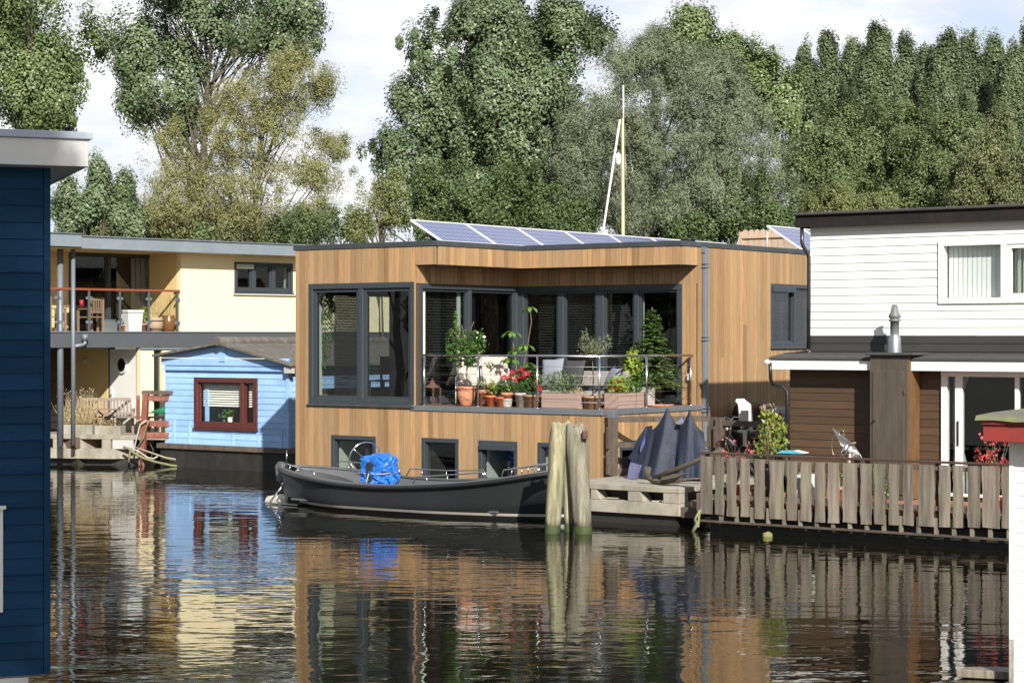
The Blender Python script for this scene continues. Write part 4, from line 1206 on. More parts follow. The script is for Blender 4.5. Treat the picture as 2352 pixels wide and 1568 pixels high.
mb = MB(); mb.lathe([(px1(32), zc + .05 - 0), (px1(31), zz(800)), (px1(26), zz(775)), (px1(22), zz(771)), (px1(22), zz(768)), (0, zz(768))], (fxx, fyy, 0), 20); fl_ = mb.build('flue', zinc, wh)
mb = MB(); mb.lathe([(px1(20), zz(769)), (px1(20), zz(738)), (px1(28), zz(738)), (px1(24), zz(733)), (px1(19), zz(731)), (px1(28), zz(730)), (px1(26), zz(722)), (px1(18), zz(717)), (px1(15), zz(704)), (px1(10), zz(702)), (px1(8), zz(701.5)), (px1(17), zz(700)), (0, zz(699))], (fxx, fyy, 0), 20)
mb.build('cowl', M('flue_grey', (.155, .165, .165), .5, (.13, .14, .14), 4), fl_)
# black rain pipes
pp = Plane(FA, 'f', .27); q3 = lambda px, py, pl=pp, n=0: pl.pt(pl.uz(px, py)[0], n, pl.uz(px, py)[1])
q4 = Plane(FA, 'f', .35)
mb = MB(); mb.tube([q3(1842, 520), q3(1842, 556), q3(1845, 566), q3(1855, 582, q4), q3(1858, 594, q4), q3(1858, 700, q4), q3(1857, 800, q4)], .036, 8)
fb = Plane(FA, 'f', .15)
mb.tube([q3(1857, 802, q4), q3(1852, 808, q4), q3(1790, 818, fb), q3(1774, 823, Plane(FA, 'f', .0)), q3(1769, 835, Plane(FA, 'f', -.27)), q3(1770, 870, Plane(FA, 'f', -.24)), q3(1774, 882, Plane(FA, 'f', -.12)), q3(1798, 888, Plane(FA, 'f', .05)), q3(1808, 900, Plane(FA, 'f', .06)), q3(1808, 1060, Plane(FA, 'f', .06))], .034, 8)
mb.build('rain_pipe', blackpipe, wh)
mb = MB(); l0 = q3(1762, 833, Plane(FA, 'f', -.3)); mb.lathe([(0, -.02), (.05, -.02), (.06, .02), (.02, .06), (0, .06)], l0, 10); mb.build('spotlight', whitepaint, wh)
# dim things inside the room
mb = MB(); mb.box(xd0 + 1.3, 1.2, 1.9, xd0 + 2.0, 1.24, 2.6); mb.build('picture_frame', palegrey, wh)

# ================================================================ near houseboat at the right edge
FN = Frame(*P(2319, 900, 19.6)[:2], math.atan2(-.5, .866))
nw = Plane(FN, 'f', 0.0)
nh = thing('white_cabin', 'white boarded cabin with a red eave and mossy roof at the right edge', 'houseboat', (FN.ox, FN.oy, 0), FN.ang)
ne = Plane(FN, 'f', -.33); xe = ne.u(2258)
ze0, ze1 = ne.z(2300, 1014), ne.z(2300, 976)
mb = MB(); hboards(mb, nw, .045, 3.0, .03, ze1 + .03, pitch=.122, lap=.012, n0=-.05); mb.build('white_wall', M('old_white_boards', (.80, .80, .77), .55, (.76, .76, .72), 3, (.6, .6, 3), tone=.04, dirt=(.50, .42, .24), dirt_scale=1.6, dirt_amt=.4, dirt_stretch=(.7, .7, 1.6)), nh)
mb = MB(); mb.box(0, -.025, .45, .043, .05, ze1 + .03); mb.build('corner_board', whitepaint, nh, .004)
mb = MB(); mb.box(.0, -.02, .02, .043, .05, .447); mb.build('corner_base', M('peeling_paint', (.50, .49, .45), .7, (.10, .08, .06), 6, (2, 2, .6), .5), nh)
nl = Plane(FN, 'l', 0.0); mb = MB(); hboards(mb, nl, .055, 5.0, .03, ze1 + .03, pitch=.122, lap=.01); mb.build('end_wall', whitepaint, nh)
mb = MB(); mb.box(xe, -.33, ze0, 3.0, -.30, ze1); mb.box(xe, -.298, ze0, xe + .03, 5.0, ze1); mb.build('red_fascia', redpaint, nh, .004)
mb = MB(); mb.box(xe - .015, -.36, ze1 + .003, 3.0, -.2, ze1 + .055); mb.build('red_drip_edge', redpaint, nh, .004)
mb = MB()
rings = []
for i in range(14):
    x = xe - .06 + i * .2
    rings.append([(x, -.40 + random.uniform(-.01, .01), ze1 + .04 + random.uniform(-.012, .012)), (x, -.36, ze1 + .085 + random.uniform(-.01, .015)), (x, .2, ze1 + .10 + random.uniform(-.01, .02)), (x, 5.0, ze1 + .12), (x, 5.0, ze1 + .06), (x, -.3, ze1 + .055)])
mb.loft(rings, closed=True, capends=True, smooth=False); mb.build('mossy_roof', mossroof, nh)
mb = MB(); mb.box(xe + .03, -.297, ze0 + .03, 3.0, -.01, ze0 + .05); mb.build('soffit', redpaint, nh)
mb = MB(); mb.box(-.04, -.06, -.4, 3.0, 5.0, .028); mb.build('hull', concrete_wet, nh)
# step board beside it
sp_ = thing('step_board', 'thick grey timber board lying just above the water in the lower right corner', 'board', PW(2262, 1548, .03) , -.35)
mb = MB(); mb.poly([(-.26, -.15), (.24, -.13), (.62, .16), (.10, .18), (-.20, .05)], lambda a, b: (a, b, -.02), lambda a, b: (a, b, .06)); mb.build('board', greytimber, sp_, .01)
mb = MB(); mb.tube([(-.1, .02, -.6), (-.1, .02, -.02)], .06, 8); mb.build('leg', darktimber, sp_)
mb = MB(); mb.tube([(.3, .08, -.6), (.3, .08, -.02)], .06, 8); mb.build('leg', darktimber, sp_)

# ================================================================ near dark-blue houseboat at the left edge
pB = P(115, 900, 17.0)
FB = Frame(pB.x, pB.y, math.atan2(.358, .934))
nb = thing('navy_cabin', 'dark blue boarded houseboat with a pale grey roof fascia, at the left edge', 'houseboat', (FB.ox, FB.oy, 0), FB.ang)
bf = Plane(FB, 'f', 0.0)
zb0 = bf.z(60, 1549); zb1 = bf.z(60, 379)
WB = (bf.u(-60), bf.u(6), bf.z(0, 1405), bf.z(0, 1168))
mb = MB(); hboards(mb, bf, -3.2, -.06, zb0, zb1 + .1, [WB], pitch=.1416, lap=.02, n0=-.06); mb.build('boarded_wall', navysiding, nb)
mb = MB(); mb.box(-.057, -.03, zb0, .0, .05, zb1 + .1); mb.build('corner_board', navysiding, nb, .004)
br = Plane(FB, 'r', -.02); mb = MB(); hboards(mb, br, .06, 6, zb0, zb1 + .1, pitch=.1416, lap=.012); mb.build('end_wall', navysiding, nb)
ef = Plane(FB, 'f', -.32); xo = ef.u(203); z0, z1 = ef.z(100, 380), ef.z(100, 318)
mb = MB(); mb.box(-3.4, -.32, z0, xo, -.29, z1); mb.box(xo - .03, -.288, z0, xo, 6.0, z1); mb.build('fascia', greyfascia, nb, .005)
mb = MB(); mb.box(-3.4, -.35, z1 + .002, xo + .03, 6.0, z1 + (ef.z(100, 300) - z1)); mb.build('roof_cap', capgrey, nb, .008)
mb = MB(); mb.box(-3.4, -.288, z0 + .004, xo - .032, 6.0, z0 + .02); mb.build('soffit', greyfascia, nb)
mb = MB(); u0, u1, a, b = WB; mb.pbox(bf, u0, u1, -.05, .035, a, b); wf = mb.build('window', whitepaint, nb, .005)
mb = MB(); mb.pbox(bf, u0, u1 + .02, .036, .07, b - .0, b + .03); mb.build('window_cap', whitepaint, wf)
mb = MB(); mb.box(-3.2, -.0, -.4, -.18, 6, zb0 - .02); mb.build('hull', M('white_hull', (.6, .6, .56), .6, (.5, .5, .46), 3, dirt=(.3, .3, .2), dirt_amt=.4), nb)
# ================================================================ the cream-yellow houseboat
pY = P(415, 760, 55.5)
FY_ = Frame(pY.x, pY.y, math.radians(44))
yf = Plane(FY_, 'f', 0.0)
yh = thing('cream_houseboat', 'two-storey cream-yellow houseboat with a glass balcony, grey roof edge and porthole door', 'houseboat', (FY_.ox, FY_.oy, 0), FY_.ang)
x0 = yf.u(60); x1 = 9.5
zrb = yf.z(430, 582); zrt = yf.z(430, 556); zs1 = yf.z(415, 761); zs0 = yf.z(415, 797)
WYW = (yf.u(538), yf.u(672), yf.z(600, 671), yf.z(600, 603))
DEP = 1.55
rc = Plane(FY_, 'f', DEP)
zdk = rc.z(280, 992)
mb = MB()
panel(mb, yf, 0.0, x1, -.2, 0, zs1 - .02, zrb + .1, [WYW]); mb.build('upper_wall', cream, yh)
yl = Plane(FY_, 'l', 0.0)
mb = MB(); mb.box(.001, .2, zs1 - .02, .2, DEP, zrb + .1); mb.build('balcony_side_wall', creamshade, yh)
# recess glazing
gl0, gl1 = rc.u(158), rc.u(366); gz1 = rc.z(260, 580)
mb = MB(); mb.box(x0 - 1, DEP, zs1 - .02, gl0, DEP + .2, zrb + .1); mb.box(gl1, DEP, zs1 - .02, .2, DEP + .2, zrb + .1); mb.box(gl0, DEP, gz1, gl1, DEP + .2, zrb + .1); mb.build('recess_wall', creamshade, yh)
window(yh, rc, (gl0, gl1, zs1 + .05, gz1), [(rc.u(250), .1)], fw=.10, sill=False, reveal=False, depth=.12)
m = MB(); u = rc.u(312); prev = None
for k in range(11):
    pts = [rc.pt(u + k * .085 + .02 * math.sin(z * 3), -.26 + (.06 if k % 2 else 0), zs1 + .1 + (gz1 - zs1 - .2) * z) for z in (0, .25, .5, .75, 1)]
    if prev: m.loft([prev, pts], tone=.5)
    prev = pts
m.build('curtain', curtain, yh)
window(yh, yf, WYW, [(yf.u(582), .1), (yf.u(627), .1)], fw=.075, sash=.06, depth=.14, reveal=True)
m = MB(); m.pbox(yf, WYW[0] - .05, WYW[1] + .1, -.02, .07, WYW[2] - .09, WYW[2] - .05); m.build('window_sill', palegrey, yh)
m = MB(); m.pbox(yf, yf.u(541), yf.u(579), .02, .09, WYW[3] - .19, WYW[3] - .07); m.build('vent_strip', palegrey, yh, .01)
# roof
mb = MB(); mb.box(x0 - 1, -.55, zrb + .02, x1, 8, zrt - .03); mb.build('roof', roofing, yh)
def edge(a, b, zA, zB): pass
mb = MB(); mb.box(yf.u(160), -.62, zrb - .0, x1, -.56, zrt); mb.box(x0 - 1, -.60, zrb + .04, yf.u(160) - .003, -.54, zrt + .06); mb.build('roof_edge', roofedge, yh, .01)
mb = MB(); mb.box(x0 - 1, -.64, zrt + .062, yf.u(160), -.4, zrt + .085); mb.box(yf.u(160) - .01, -.66, zrt + .002, x1, -.4, zrt + .03); mb.build('roof_flashing', zincpipe, yh)
mb = MB(); mb.box(x0 - 1, -.53, zrb + .002, x1, DEP, zrb + .018); mb.build('soffit', creamshade, yh)
m = MB(); m.lathe([(.12, 0), (.14, .04), (.12, .08), (0, .1)], (yf.u(508), .4, zrt), 14); m.build('roof_vent', palegrey, yh)
# balcony slab and ground floor
rl0 = yf.u(322)
mb = MB(); mb.box(x0 - 1, -.03, zs0, x1, .25, zs1 - .03); mb.build('floor_band', greyband, yh)
mb = MB(); mb.box(x0 - 1, -.06, zs1 - .028, x1, -.005, zs1); mb.build('band_flashing', zincpipe, yh)
mb = MB(); mb.box(x0 - 1, .251, zs0 + .03, .18, DEP + .1, zs1 - .035); mb.box(x0 - 1, .2515, zs0 + .004, rl0 + .1, DEP + .1, zs0 + .028); mb.build('balcony_floor', floorwood, yh)
lw_ = Plane(FY_, 'f', 0.02)
mb = MB(); mb.box(rl0, -.005, zdk - .3, yf.u(353), .2, zs0 - .002); mb.box(yf.u(372), -.005, zdk - .3, x1, .2, zs0 - .002); mb.build('lower_wall', cream, yh)
mb = MB(); mb.box(rl0 - .01, -.045, zs0 - .07, x1, .0, zs0 - .012); mb.build('lower_flashing', zincpipe, yh)
mb = MB(); mb.box(yf.u(353), .1, zdk - .3, yf.u(372), .14, zs0 - .002); mb.build('narrow_window', glass, yh)
mb = MB(); mb.box(yf.u(353), .16, zdk - .3, yf.u(372) , .18, zs0 - .002); mb.build('window_back', darkroom, yh)
lr = Plane(FY_, 'l', rl0)           # the deep porch's side wall carries the door
dA, dB = lr.u(312), lr.u(250); YE = lr.u(170)
mb = MB(); mb.box(rl0, .205, zdk - .3, rl0 + .2, dA - .05, zs0 - .002); mb.build('porch_corner', creamshade, yh); mb = MB(); mb.box(rl0, dB + .06, zdk - .3, rl0 + .2, YE, zs0 - .002); mb.build('porch_wall', creamshade, yh)
mb = MB(); mb.box(rl0 + .02, dA - .048, zdk - .3, rl0 + .2, dA, zs0 - .003); mb.box(rl0 + .02, dB, zdk - .3, rl0 + .2, dB + .058, zs0 - .003); mb.build('door_frame', anthr, yh)
mb = MB(); mb.box(rl0 + .03, dA + .002, zdk, rl0 + .1, dB - .002, zs0 - .06); dr = mb.build('door', whitepaint, yh)
hc = lr.uz(281, 838)
mb = MB(); mb.tube([lr.pt(hc[0], .03, hc[1]), lr.pt(hc[0], -.04, hc[1])], .225, 28); mb.build('porthole_rim', whitepaint, dr)
mb = MB(); mb.tube([lr.pt(hc[0], .035, hc[1]), lr.pt(hc[0], -.01, hc[1])], .185, 28); mb.build('porthole', rubber, dr)
hh = lr.uz(255, 903); mb = MB(); mb.pbox(lr, hh[0] - .03, hh[0] + .03, -.03, .0, hh[1] - .14, hh[1] + .12); mb.tube([lr.pt(hh[0], .05, hh[1]), lr.pt(hh[0] - .13, .05, hh[1])], .018, 6); mb.build('handle', aluframe, dr)
wl_ = lr.uz(198, 828); mb = MB(); mb.lathe([(.0, -.06), (.06, -.05), (.07, .0), (.06, .05), (0, .06)], lr.pt(wl_[0], .05, wl_[1]), 10); mb.build('porch_lamp', palegrey, yh)
mb = MB(); mb.box(rl0 - 4.5, YE + .02, zdk - .3, rl0, YE + .2, zs0 - .004); mb.build('porch_back_wall', brownsiding, yh)
mb = MB(); mb.box(rl0 - 1.9, .2, zdk - .3, rl0 + .0, YE, zdk - .02); mb.build('porch_floor', floorwood, yh)
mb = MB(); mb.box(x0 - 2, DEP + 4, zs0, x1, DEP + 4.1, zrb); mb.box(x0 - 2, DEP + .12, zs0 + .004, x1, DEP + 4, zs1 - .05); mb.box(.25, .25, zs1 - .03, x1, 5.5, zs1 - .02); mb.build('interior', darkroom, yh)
# posts and rain pipes
p1 = yf.uz(142, 700); p2 = Plane(FY_, 'f', .12)
mb = MB(); mb.tube([(yf.u(143), .10, zdk - .2), (yf.u(143), .10, zrb)], .085, 12); mb.build('porch_column', zincpipe, yh)
mb = MB(); u = p2.u(157); mb.tube([(u, -.12, zdk - .2), (u, -.12, zrb + .02)], .058, 10)
zz1 = p2.z(190, 790); mb.tube([(u, -.12, zz1 - .06), (u + .3, -.12, zz1 - .02), (u + .36, -.12, zz1 + .02), (u + .36, -.12, zz1 + .22)], .05, 8); mb.tube([(u + .36, -.12, zz1 + .1), (u + .36, -.12, zz1 + .26)], .085, 10); mb.build('rain_pipe', zincpipe, yh)
# balustrade
zrl = yf.z(300, 667)
mb = MB(); mb.box(x0 - .6, .0, zrl - .02, -.02, .07, zrl + .04); mb.box(-.06, .071, zrl - .02, -.005, .25, zrl + .04); mb.build('handrail', redwood, yh, .01)
for px in (134, 206, 277, 343, 409):
    m = MB(); u = yf.u(px); m.box(u - .03, .02, zs1, u + .03, .055, zrl - .022); b_ = m.build('baluster', greyband, yh)
    for f in (.22, .8):
        m = MB(); z = zs1 + (zrl - zs1) * f
        m.box(u - .09, .01, z - .035, u - .032, .05, z + .035); m.box(u + .032, .01, z - .035, u + .09, .05, z + .035); m.build('clamp', zincpipe, b_)
pxs = (60, 134, 206, 277, 343, 409)
for a, b in zip(pxs[:-1], pxs[1:]):
    m = MB(); m.quad((yf.u(a) + .05, .035, zs1 + .09), (yf.u(b) - .05, .035, zs1 + .09), (yf.u(b) - .05, .035, zrl - .06), (yf.u(a) + .05, .035, zrl - .06)); m.build('glass_panel', clearglass, yh)
# hull
mb = MB(); mb.box(rl0 - 1.8, .25, -.4, x1, 7, zdk - .31); mb.build('hull', concrete_wet, yh)

# ================================================================ concrete jetty in front of the cream houseboat
JF = Frame(*P(290, 1063, 53.2)[:2], math.radians(-13))
jf = Plane(JF, 'f', 0.0)
jt = thing('concrete_jetty', 'pale concrete jetty with open square bays in front of the cream houseboat', 'dock', (JF.ox, JF.oy, 0), JF.ang)
ja = jf.u(70); zt = jf.z(200, 998); zb_ = jf.z(200, 1008); zm = jf.z(200, 1030); z0_ = jf.z(200, 1053)
mb = MB(); mb.box(ja, .0, zb_, 1.3, 4.2, zt); mb.build('deck_slab', concrete, jt, .01)
je = jf.u(256); mb = MB(); mb.box(ja, -.03, z0_, je, 2.6, zm); mb.add([(je, -.03, z0_), (je + .62, .45, z0_), (je + .62, 2.6, z0_), (je, 2.6, z0_), (je, -.03, zm), (je + .62, .45, zm), (je + .62, 2.6, zm), (je, 2.6, zm)], MB.HEX); mb.build('float_beam', concrete, jt, .01)
for (a, wd, ln) in ((121, 12, 17), (174, 9, 22), (233, 21, 0)):
    u = jf.u(a); w_ = jf.u(a + wd) - u; l_ = jf.u(a + ln) - jf.u(a)
    m = MB(); m.hexa([(u, .01, zm), (u + w_ + l_, .01, zm), (u + w_ + l_, .5, zm), (u, .5, zm), (u, .01, zb_), (u + w_, .01, zb_), (u + w_, .5, zb_), (u, .5, zb_)]); m.build('column', concrete, jt, .01)
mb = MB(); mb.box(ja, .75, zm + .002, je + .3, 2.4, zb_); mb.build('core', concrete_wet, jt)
mb = MB(); mb.box(ja, .2, -.4, .4, 2.4, z0_ - .01); mb.build('hull', hulldark, jt)
mb = MB(); mb.box(je + .02, .02, zm + .004, je + .62, .05, zb_); mb.build('grey_board', palegrey, jt)
mb = MB(); mb.box(1.15, .6, z0_ + .2, 3.6, 2.4, zm + .02); mb.build('side_float', concrete, jt, .01)

# ================================================================ sky-blue houseboat
pBl = P(380, 1010, 53.0)
FBL = Frame(pBl.x, pBl.y, TH)
lf = Plane(FBL, 'f', 0.0)
lb = thing('blue_houseboat', 'small sky-blue boarded houseboat with a low gable roof and red-brown window', 'houseboat', (FBL.ox, FBL.oy, 0), TH)
xr = lf.u(663); zw = lf.z(500, 1022); ze = lf.z(400, 848)
ap_x, ap_z = lf.uz(516, 791)
zel = lf.z(380, 815); zer = lf.z(663, 832)
WL = (lf.u(448), lf.u(593), lf.z(520, 984), lf.z(520, 867))
mb = MB(); hboards(mb, lf, .0, xr, zw, ze, [WL], pitch=.158, lap=.018, n0=-.1)
mb.build('wall', bluesiding, lb)
mb = MB()   # gable above, set slightly proud, in two broad boards
def gz_(x): return zel + (ap_z - zel) * x / ap_x if x < ap_x else ap_z + (zer - ap_z) * (x - ap_x) / (xr - ap_x)
N_ = 12
zg1 = ze + .30
for i in range(N_):
    a, b = xr * i / N_ - (.08 if i == 0 else 0), xr * (i + 1) / N_ + (.06 if i == N_ - 1 else 0)
    mb.hexa([(a, -.06, zg1 + .01), (b, -.06, zg1 + .01), (b, .0, zg1 + .01), (a, .0, zg1 + .01), (a, -.06, gz_(max(a, 0)) - .02), (b, -.06, gz_(min(b, xr)) - .02), (b, .0, gz_(min(b, xr)) - .02), (a, .0, gz_(max(a, 0)) - .02)], .45)
mb.box(-.08, -.075, ze + .11, xr + .06, .0, zg1 - .004, .6); mb.box(-.0, -.05, ze + .005, xr, .0, ze + .095, .3)
mb.box(-.03, -.085, ze - .02, xr + .08, -.002, ze + .02, .2)
mb.box(ap_x - .10, -.10, zg1 - .08, ap_x + .10, -.062, ap_z - .02, .7)
mb.build('gable', bluesiding, lb)
mb = MB(); mb.box(xr - .05, -.045, zw, xr + .045, .06, ze + .0, .5)
for px in (401, 436): u = lf.u(px); mb.box(u - .03, -.035, zw, u + .03, .0, zw + .62, .6)
for px in (535, 595, 648): u = lf.u(px); mb.box(u - .03, -.035, zw, u + .03, .0, zw + .3 if px != 648 else zw + .45, .5)
mb.build('batten', bluesiding, lb)
rr_ = Plane(FBL, 'r', xr); mb = MB(); hboards(mb, rr_, .06, 7.5, zw, ze + .2, pitch=.158, lap=.018, n0=-.1); mb.build('side_wall', bluesiding, lb)
mb = MB(); mb.box(-.0, .0, zw, .1, 7.5, ze + .2); mb.build('rear_side_wall', bluesiding, lb)
mb = MB(); R0 = -.28
for (xa, za, xb, zb2) in ((-.22, zel - .05, ap_x, ap_z), (ap_x, ap_z, xr + .35, zer - .10)):
    mb.hexa([(xa, R0, za), (xb, R0, zb2), (xb, 7.8, zb2), (xa, 7.8, za), (xa, R0, za + .06), (xb, R0, zb2 + .06), (xb, 7.8, zb2 + .06), (xa, 7.8, za + .06)])
ro = mb.build('roof', tiledark, lb)
mb = MB(); mb.tube([(ap_x + .02, R0 - .02 + k * .6, ap_z + .08 + random.uniform(-.01, .012)) for k in range(14)], .12, 8); mb.build('ridge_cap', tiledark, ro)
mb = MB(); mb.box(xr + .02, -.2, zer - .27, xr + .3, -.1, zer - .10); mb.build('gutter_end', palegrey, lb)
fw_ = window(lb, lf, WL, [(lf.u(557), .12)], fw=.13, sash=.04, mat=mahog, gl=roomglass, depth=.10, proud=.05, sill=True, reveal=False,
       blind={0: dict(step=.062, drop=.58, mat=blindw, tilt=.044), 1: dict(step=.062, drop=.60, mat=blindw, tilt=.044)})
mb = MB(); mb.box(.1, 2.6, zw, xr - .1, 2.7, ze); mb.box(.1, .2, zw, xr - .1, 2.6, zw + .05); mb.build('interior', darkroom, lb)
mb = MB(); u = lf.u(452) + .16; mb.box(u, .14, WL[2] + .13, u + .10, .2, WL[2] + 1.0); mb.build('inner_post', bluesiding, lb)
mb = MB(); mb.box(-.18, -.16, zw - .13, xr + .5, 8, zw - .003); mb.build('deck_edge', darktimber, lb, .01)
mb = MB(); mb.box(-.1, -.08, -.5, xr + .4, 8, zw - .135); mb.build('hull', hulldark, lb)
for px, nm in ((605, 'pot'),):
    pass
def sillpot(px, w_, h_, mat, label, leaf=True):
    u = lf.u(px); zb2 = WL[2] + .135
    t = thing('potted_plant', label, 'potted plant', FBL.l2w(u, .28, zb2), TH, 'things on the window sill of the blue houseboat')
    m = MB(); m.lathe([(w_ * .4, 0), (w_ * .5, h_), (w_ * .44, h_), (w_ * .35, .02), (0, .02)], (0, 0, 0), 14); m.build('pot', mat, t)
    if leaf:
        n = 26; c = RNG.normal(size=(n, 3)) * (.07, .05, .09) + (0, 0, h_ + .12)
        leaf_obj('leaves', c, norm(RNG.normal(size=(n, 3)) + (0, -.5, .4)), .12, .05, LEAF_H, t)
LEAF_H = LEAF('house_plant_leaf', (.05, .13, .02), (.09, .22, .03), gloss=.35)
sillpot(497, .12, .10, blackpipe, 'dark-potted leafy plant on the window sill inside the blue houseboat')
sillpot(511 + 0, .14, .15, whitepaint, 'small white pot with a plant on the window sill of the blue houseboat')
# ================================================================ plants: leaf materials and helpers
L_bush = LEAF('bush_leaf', (.045, .12, .02), (.10, .22, .035), gloss=.35)
L_birch = LEAF('small_tree_leaf', (.04, .10, .02), (.11, .22, .04), gloss=.3)
L_big = LEAF('large_leaf', (.10, .22, .035), (.17, .32, .06), gloss=.3, trans=.35)
L_lime = LEAF('lime_leaf', (.20, .32, .03), (.34, .42, .05), gloss=.4, trans=.4)
L_olive = LEAF('olive_leaf', (.13, .17, .085), (.22, .26, .15), gloss=.4)
L_spruce = LEAF('spruce_needle', (.05, .11, .025), (.12, .22, .045), gloss=.5, trans=.15)
L_rosem = LEAF('rosemary_leaf', (.08, .14, .05), (.15, .22, .08), gloss=.5, trans=.15)
L_dry = LEAF('dry_grass', (.42, .34, .17), (.58, .48, .28), (.36, .22, .09), gloss=.7, trans=.3)
L_drypink = LEAF('dry_seed_head', (.50, .40, .33), (.62, .52, .46), (.30, .20, .15), gloss=.7)
L_redfl = LEAF('red_flower', (.55, .010, .035), (.70, .03, .08), gloss=.4, trans=.2)
L_pink = LEAF('pink_flower', (.72, .06, .10), (.80, .16, .20), gloss=.5, trans=.3)
L_rosehip = LEAF('coral_flower', (.62, .05, .06), (.72, .14, .14), gloss=.5, trans=.3)
L_yellow = LEAF('yellow_green_leaf', (.18, .26, .03), (.30, .36, .06), (.40, .25, .12), gloss=.4, trans=.35)
stemm = M('green_stem', (.14, .14, .05), .7, (.10, .10, .04), 8)
woodstem = M('woody_stem', (.20, .15, .10), .8, (.13, .10, .07), 8)

def ball(t, c, r, n, L, W, mat, name='foliage', up=.3, rnd=.8, shell=.5, axis_up=None, flat=1.0):
    d = norm(RNG.normal(size=(n, 3))); rr = (shell + (1 - shell) * RNG.random(n) ** .7)[:, None]
    p = d * rr * np.array(r) * (1 + .18 * np.sin(d[:, :1] * 5 + c[2] * 9) * np.cos(d[:, 1:2] * 7)) + np.array(c)
    nr = norm(d * .5 + np.array([0, -.15, up]) + norm(RNG.normal(size=(n, 3))) * rnd)
    ax = None if axis_up is None else d * .7 + np.array([0, 0, axis_up]) + RNG.normal(size=(n, 3)) * .3
    s = RNG.uniform(.7, 1.25, n)
    return leaf_obj(name, p, nr, L * s, W * s, mat, t, ax)

def stems(t, pts_list, r, mat=woodstem, name='stem'):
    m = MB()
    for pts in pts_list: m.tube(pts, [r * (1 - .6 * i / (len(pts) - 1)) for i in range(len(pts))], 6)
    return m.build(name, mat, t)

def roundpot(t, r, h, mat, rim=.012, taper=.72, urn=False, seg=24):
    m = MB()
    if urn: prof = [(0, .0), (r * .55, 0), (r * .62, .02), (r * .86, h * .35), (r * .95, h * .62), (r * .90, h * .80), (r * .88, h * .86), (r * 1.03, h * .88), (r * 1.03, h), (r * .9, h), (r * .85, h - .05), (0, h - .05)]
    else: prof = [(0, 0), (r * taper, 0), (r * .95, h * .80), (r * .97, h * .80), (r + rim, h * .81), (r + rim, h), (r * .93, h), (r * .9, h - .03), (0, h - .03)]
    m.lathe(prof, (0, 0, 0), seg); m.build('pot', mat, t)
    m = MB(); m.lathe([(0, h - .028), (r * .9, h - .026)], (0, 0, 0), seg); m.build('soil', soil, t)

def boxpot(t, w_, d_, h, mat):
    m = MB(); k = .012
    m.box(-w_ / 2, -d_ / 2, 0, w_ / 2, -d_ / 2 + k, h); m.box(-w_ / 2, d_ / 2 - k, 0, w_ / 2, d_ / 2, h); m.box(-w_ / 2, -d_ / 2 + k, 0, -w_ / 2 + k, d_ / 2 - k, h); m.box(w_ / 2 - k, -d_ / 2 + k, 0, w_ / 2, d_ / 2 - k, h)
    m.build('pot', mat, t)
    m = MB(); m.box(-w_ / 2 + k + .001, -d_ / 2 + k + .001, .01, w_ / 2 - k - .001, d_ / 2 - k - .001, h - .03); m.build('soil', soil, t)

TG = 'potted plants on the cedar houseboat terrace'
def onterr(px, y=None, x=None, label='', name='potted_plant', cat='potted plant', group=TG):
    if x is None: x = FA.hit('y', y, px, 900).x
    else: y = FA.hit('x', x, px, 900).y
    return thing(name, label, cat, FA.l2w(x, y, ZF + .002), TH, group)
MPX = 42.0 / FX            # metres per picture unit on the terrace front

# --- lantern
t = onterr(993, .45, label='rusty metal and glass lantern standing at the end of the terrace', name='lantern', cat='lantern', group=None)
m = MB(); w_ = .12
for sx in (-1, 1):
    for sy in (-1, 1): m.box(sx * w_ - .012, sy * w_ - .012, .03, sx * w_ + .012, sy * w_ + .012, .36)
m.box(-w_ - .02, -w_ - .02, 0, w_ + .02, w_ + .02, .03); m.build('frame', rust, t)
m = MB(); m.lathe([(.17, .36), (.17, .375), (.06, .45), (.05, .50), (.015, .52), (.012, .55), (0, .55)], (0, 0, 0), 8); m.build('roof', rust, t)
m = MB(); m.box(-w_ + .013, -w_ + .0, .031, w_ - .013, -w_ + .004, .358); m.build('pane', glass, t)
m = MB(); m.tube([(0, 0, .03), (0, 0, .17)], .04, 10); m.build('candle', whitepaint, t)
# --- big terracotta urn with a small tree
t = onterr(1071, .42, label='large terracotta urn with a leafy small tree')
roundpot(t, .20, .40, terracotta, urn=True)
st = [[(0, 0, .36), (.02, 0, .8), (-.03, .02, 1.15), (.0, 0, 1.35)]]
for k in range(9): a = k * .7; st.append([(0, 0, .75 + .06 * k), (.22 * math.cos(a), .15 * math.sin(a), 1.0 + .07 * k), (.42 * math.cos(a), .26 * math.sin(a), 1.15 + .075 * k)])
stems(t, st, .014)
ball(t, (-.10, 0, 1.12), (.42, .30, .34), 620, .062, .05, L_birch)
ball(t, (-.22, 0, 1.35), (.30, .22, .30), 280, .062, .05, L_birch); ball(t, (.22, .05, 1.30), (.28, .22, .30), 300, .062, .05, L_birch)
ball(t, (-.28, 0, 1.75), (.05, .05, .22), 40, .062, .05, L_birch); ball(t, (.10, .05, .95), (.22, .16, .18), 160, .062, .05, L_birch)
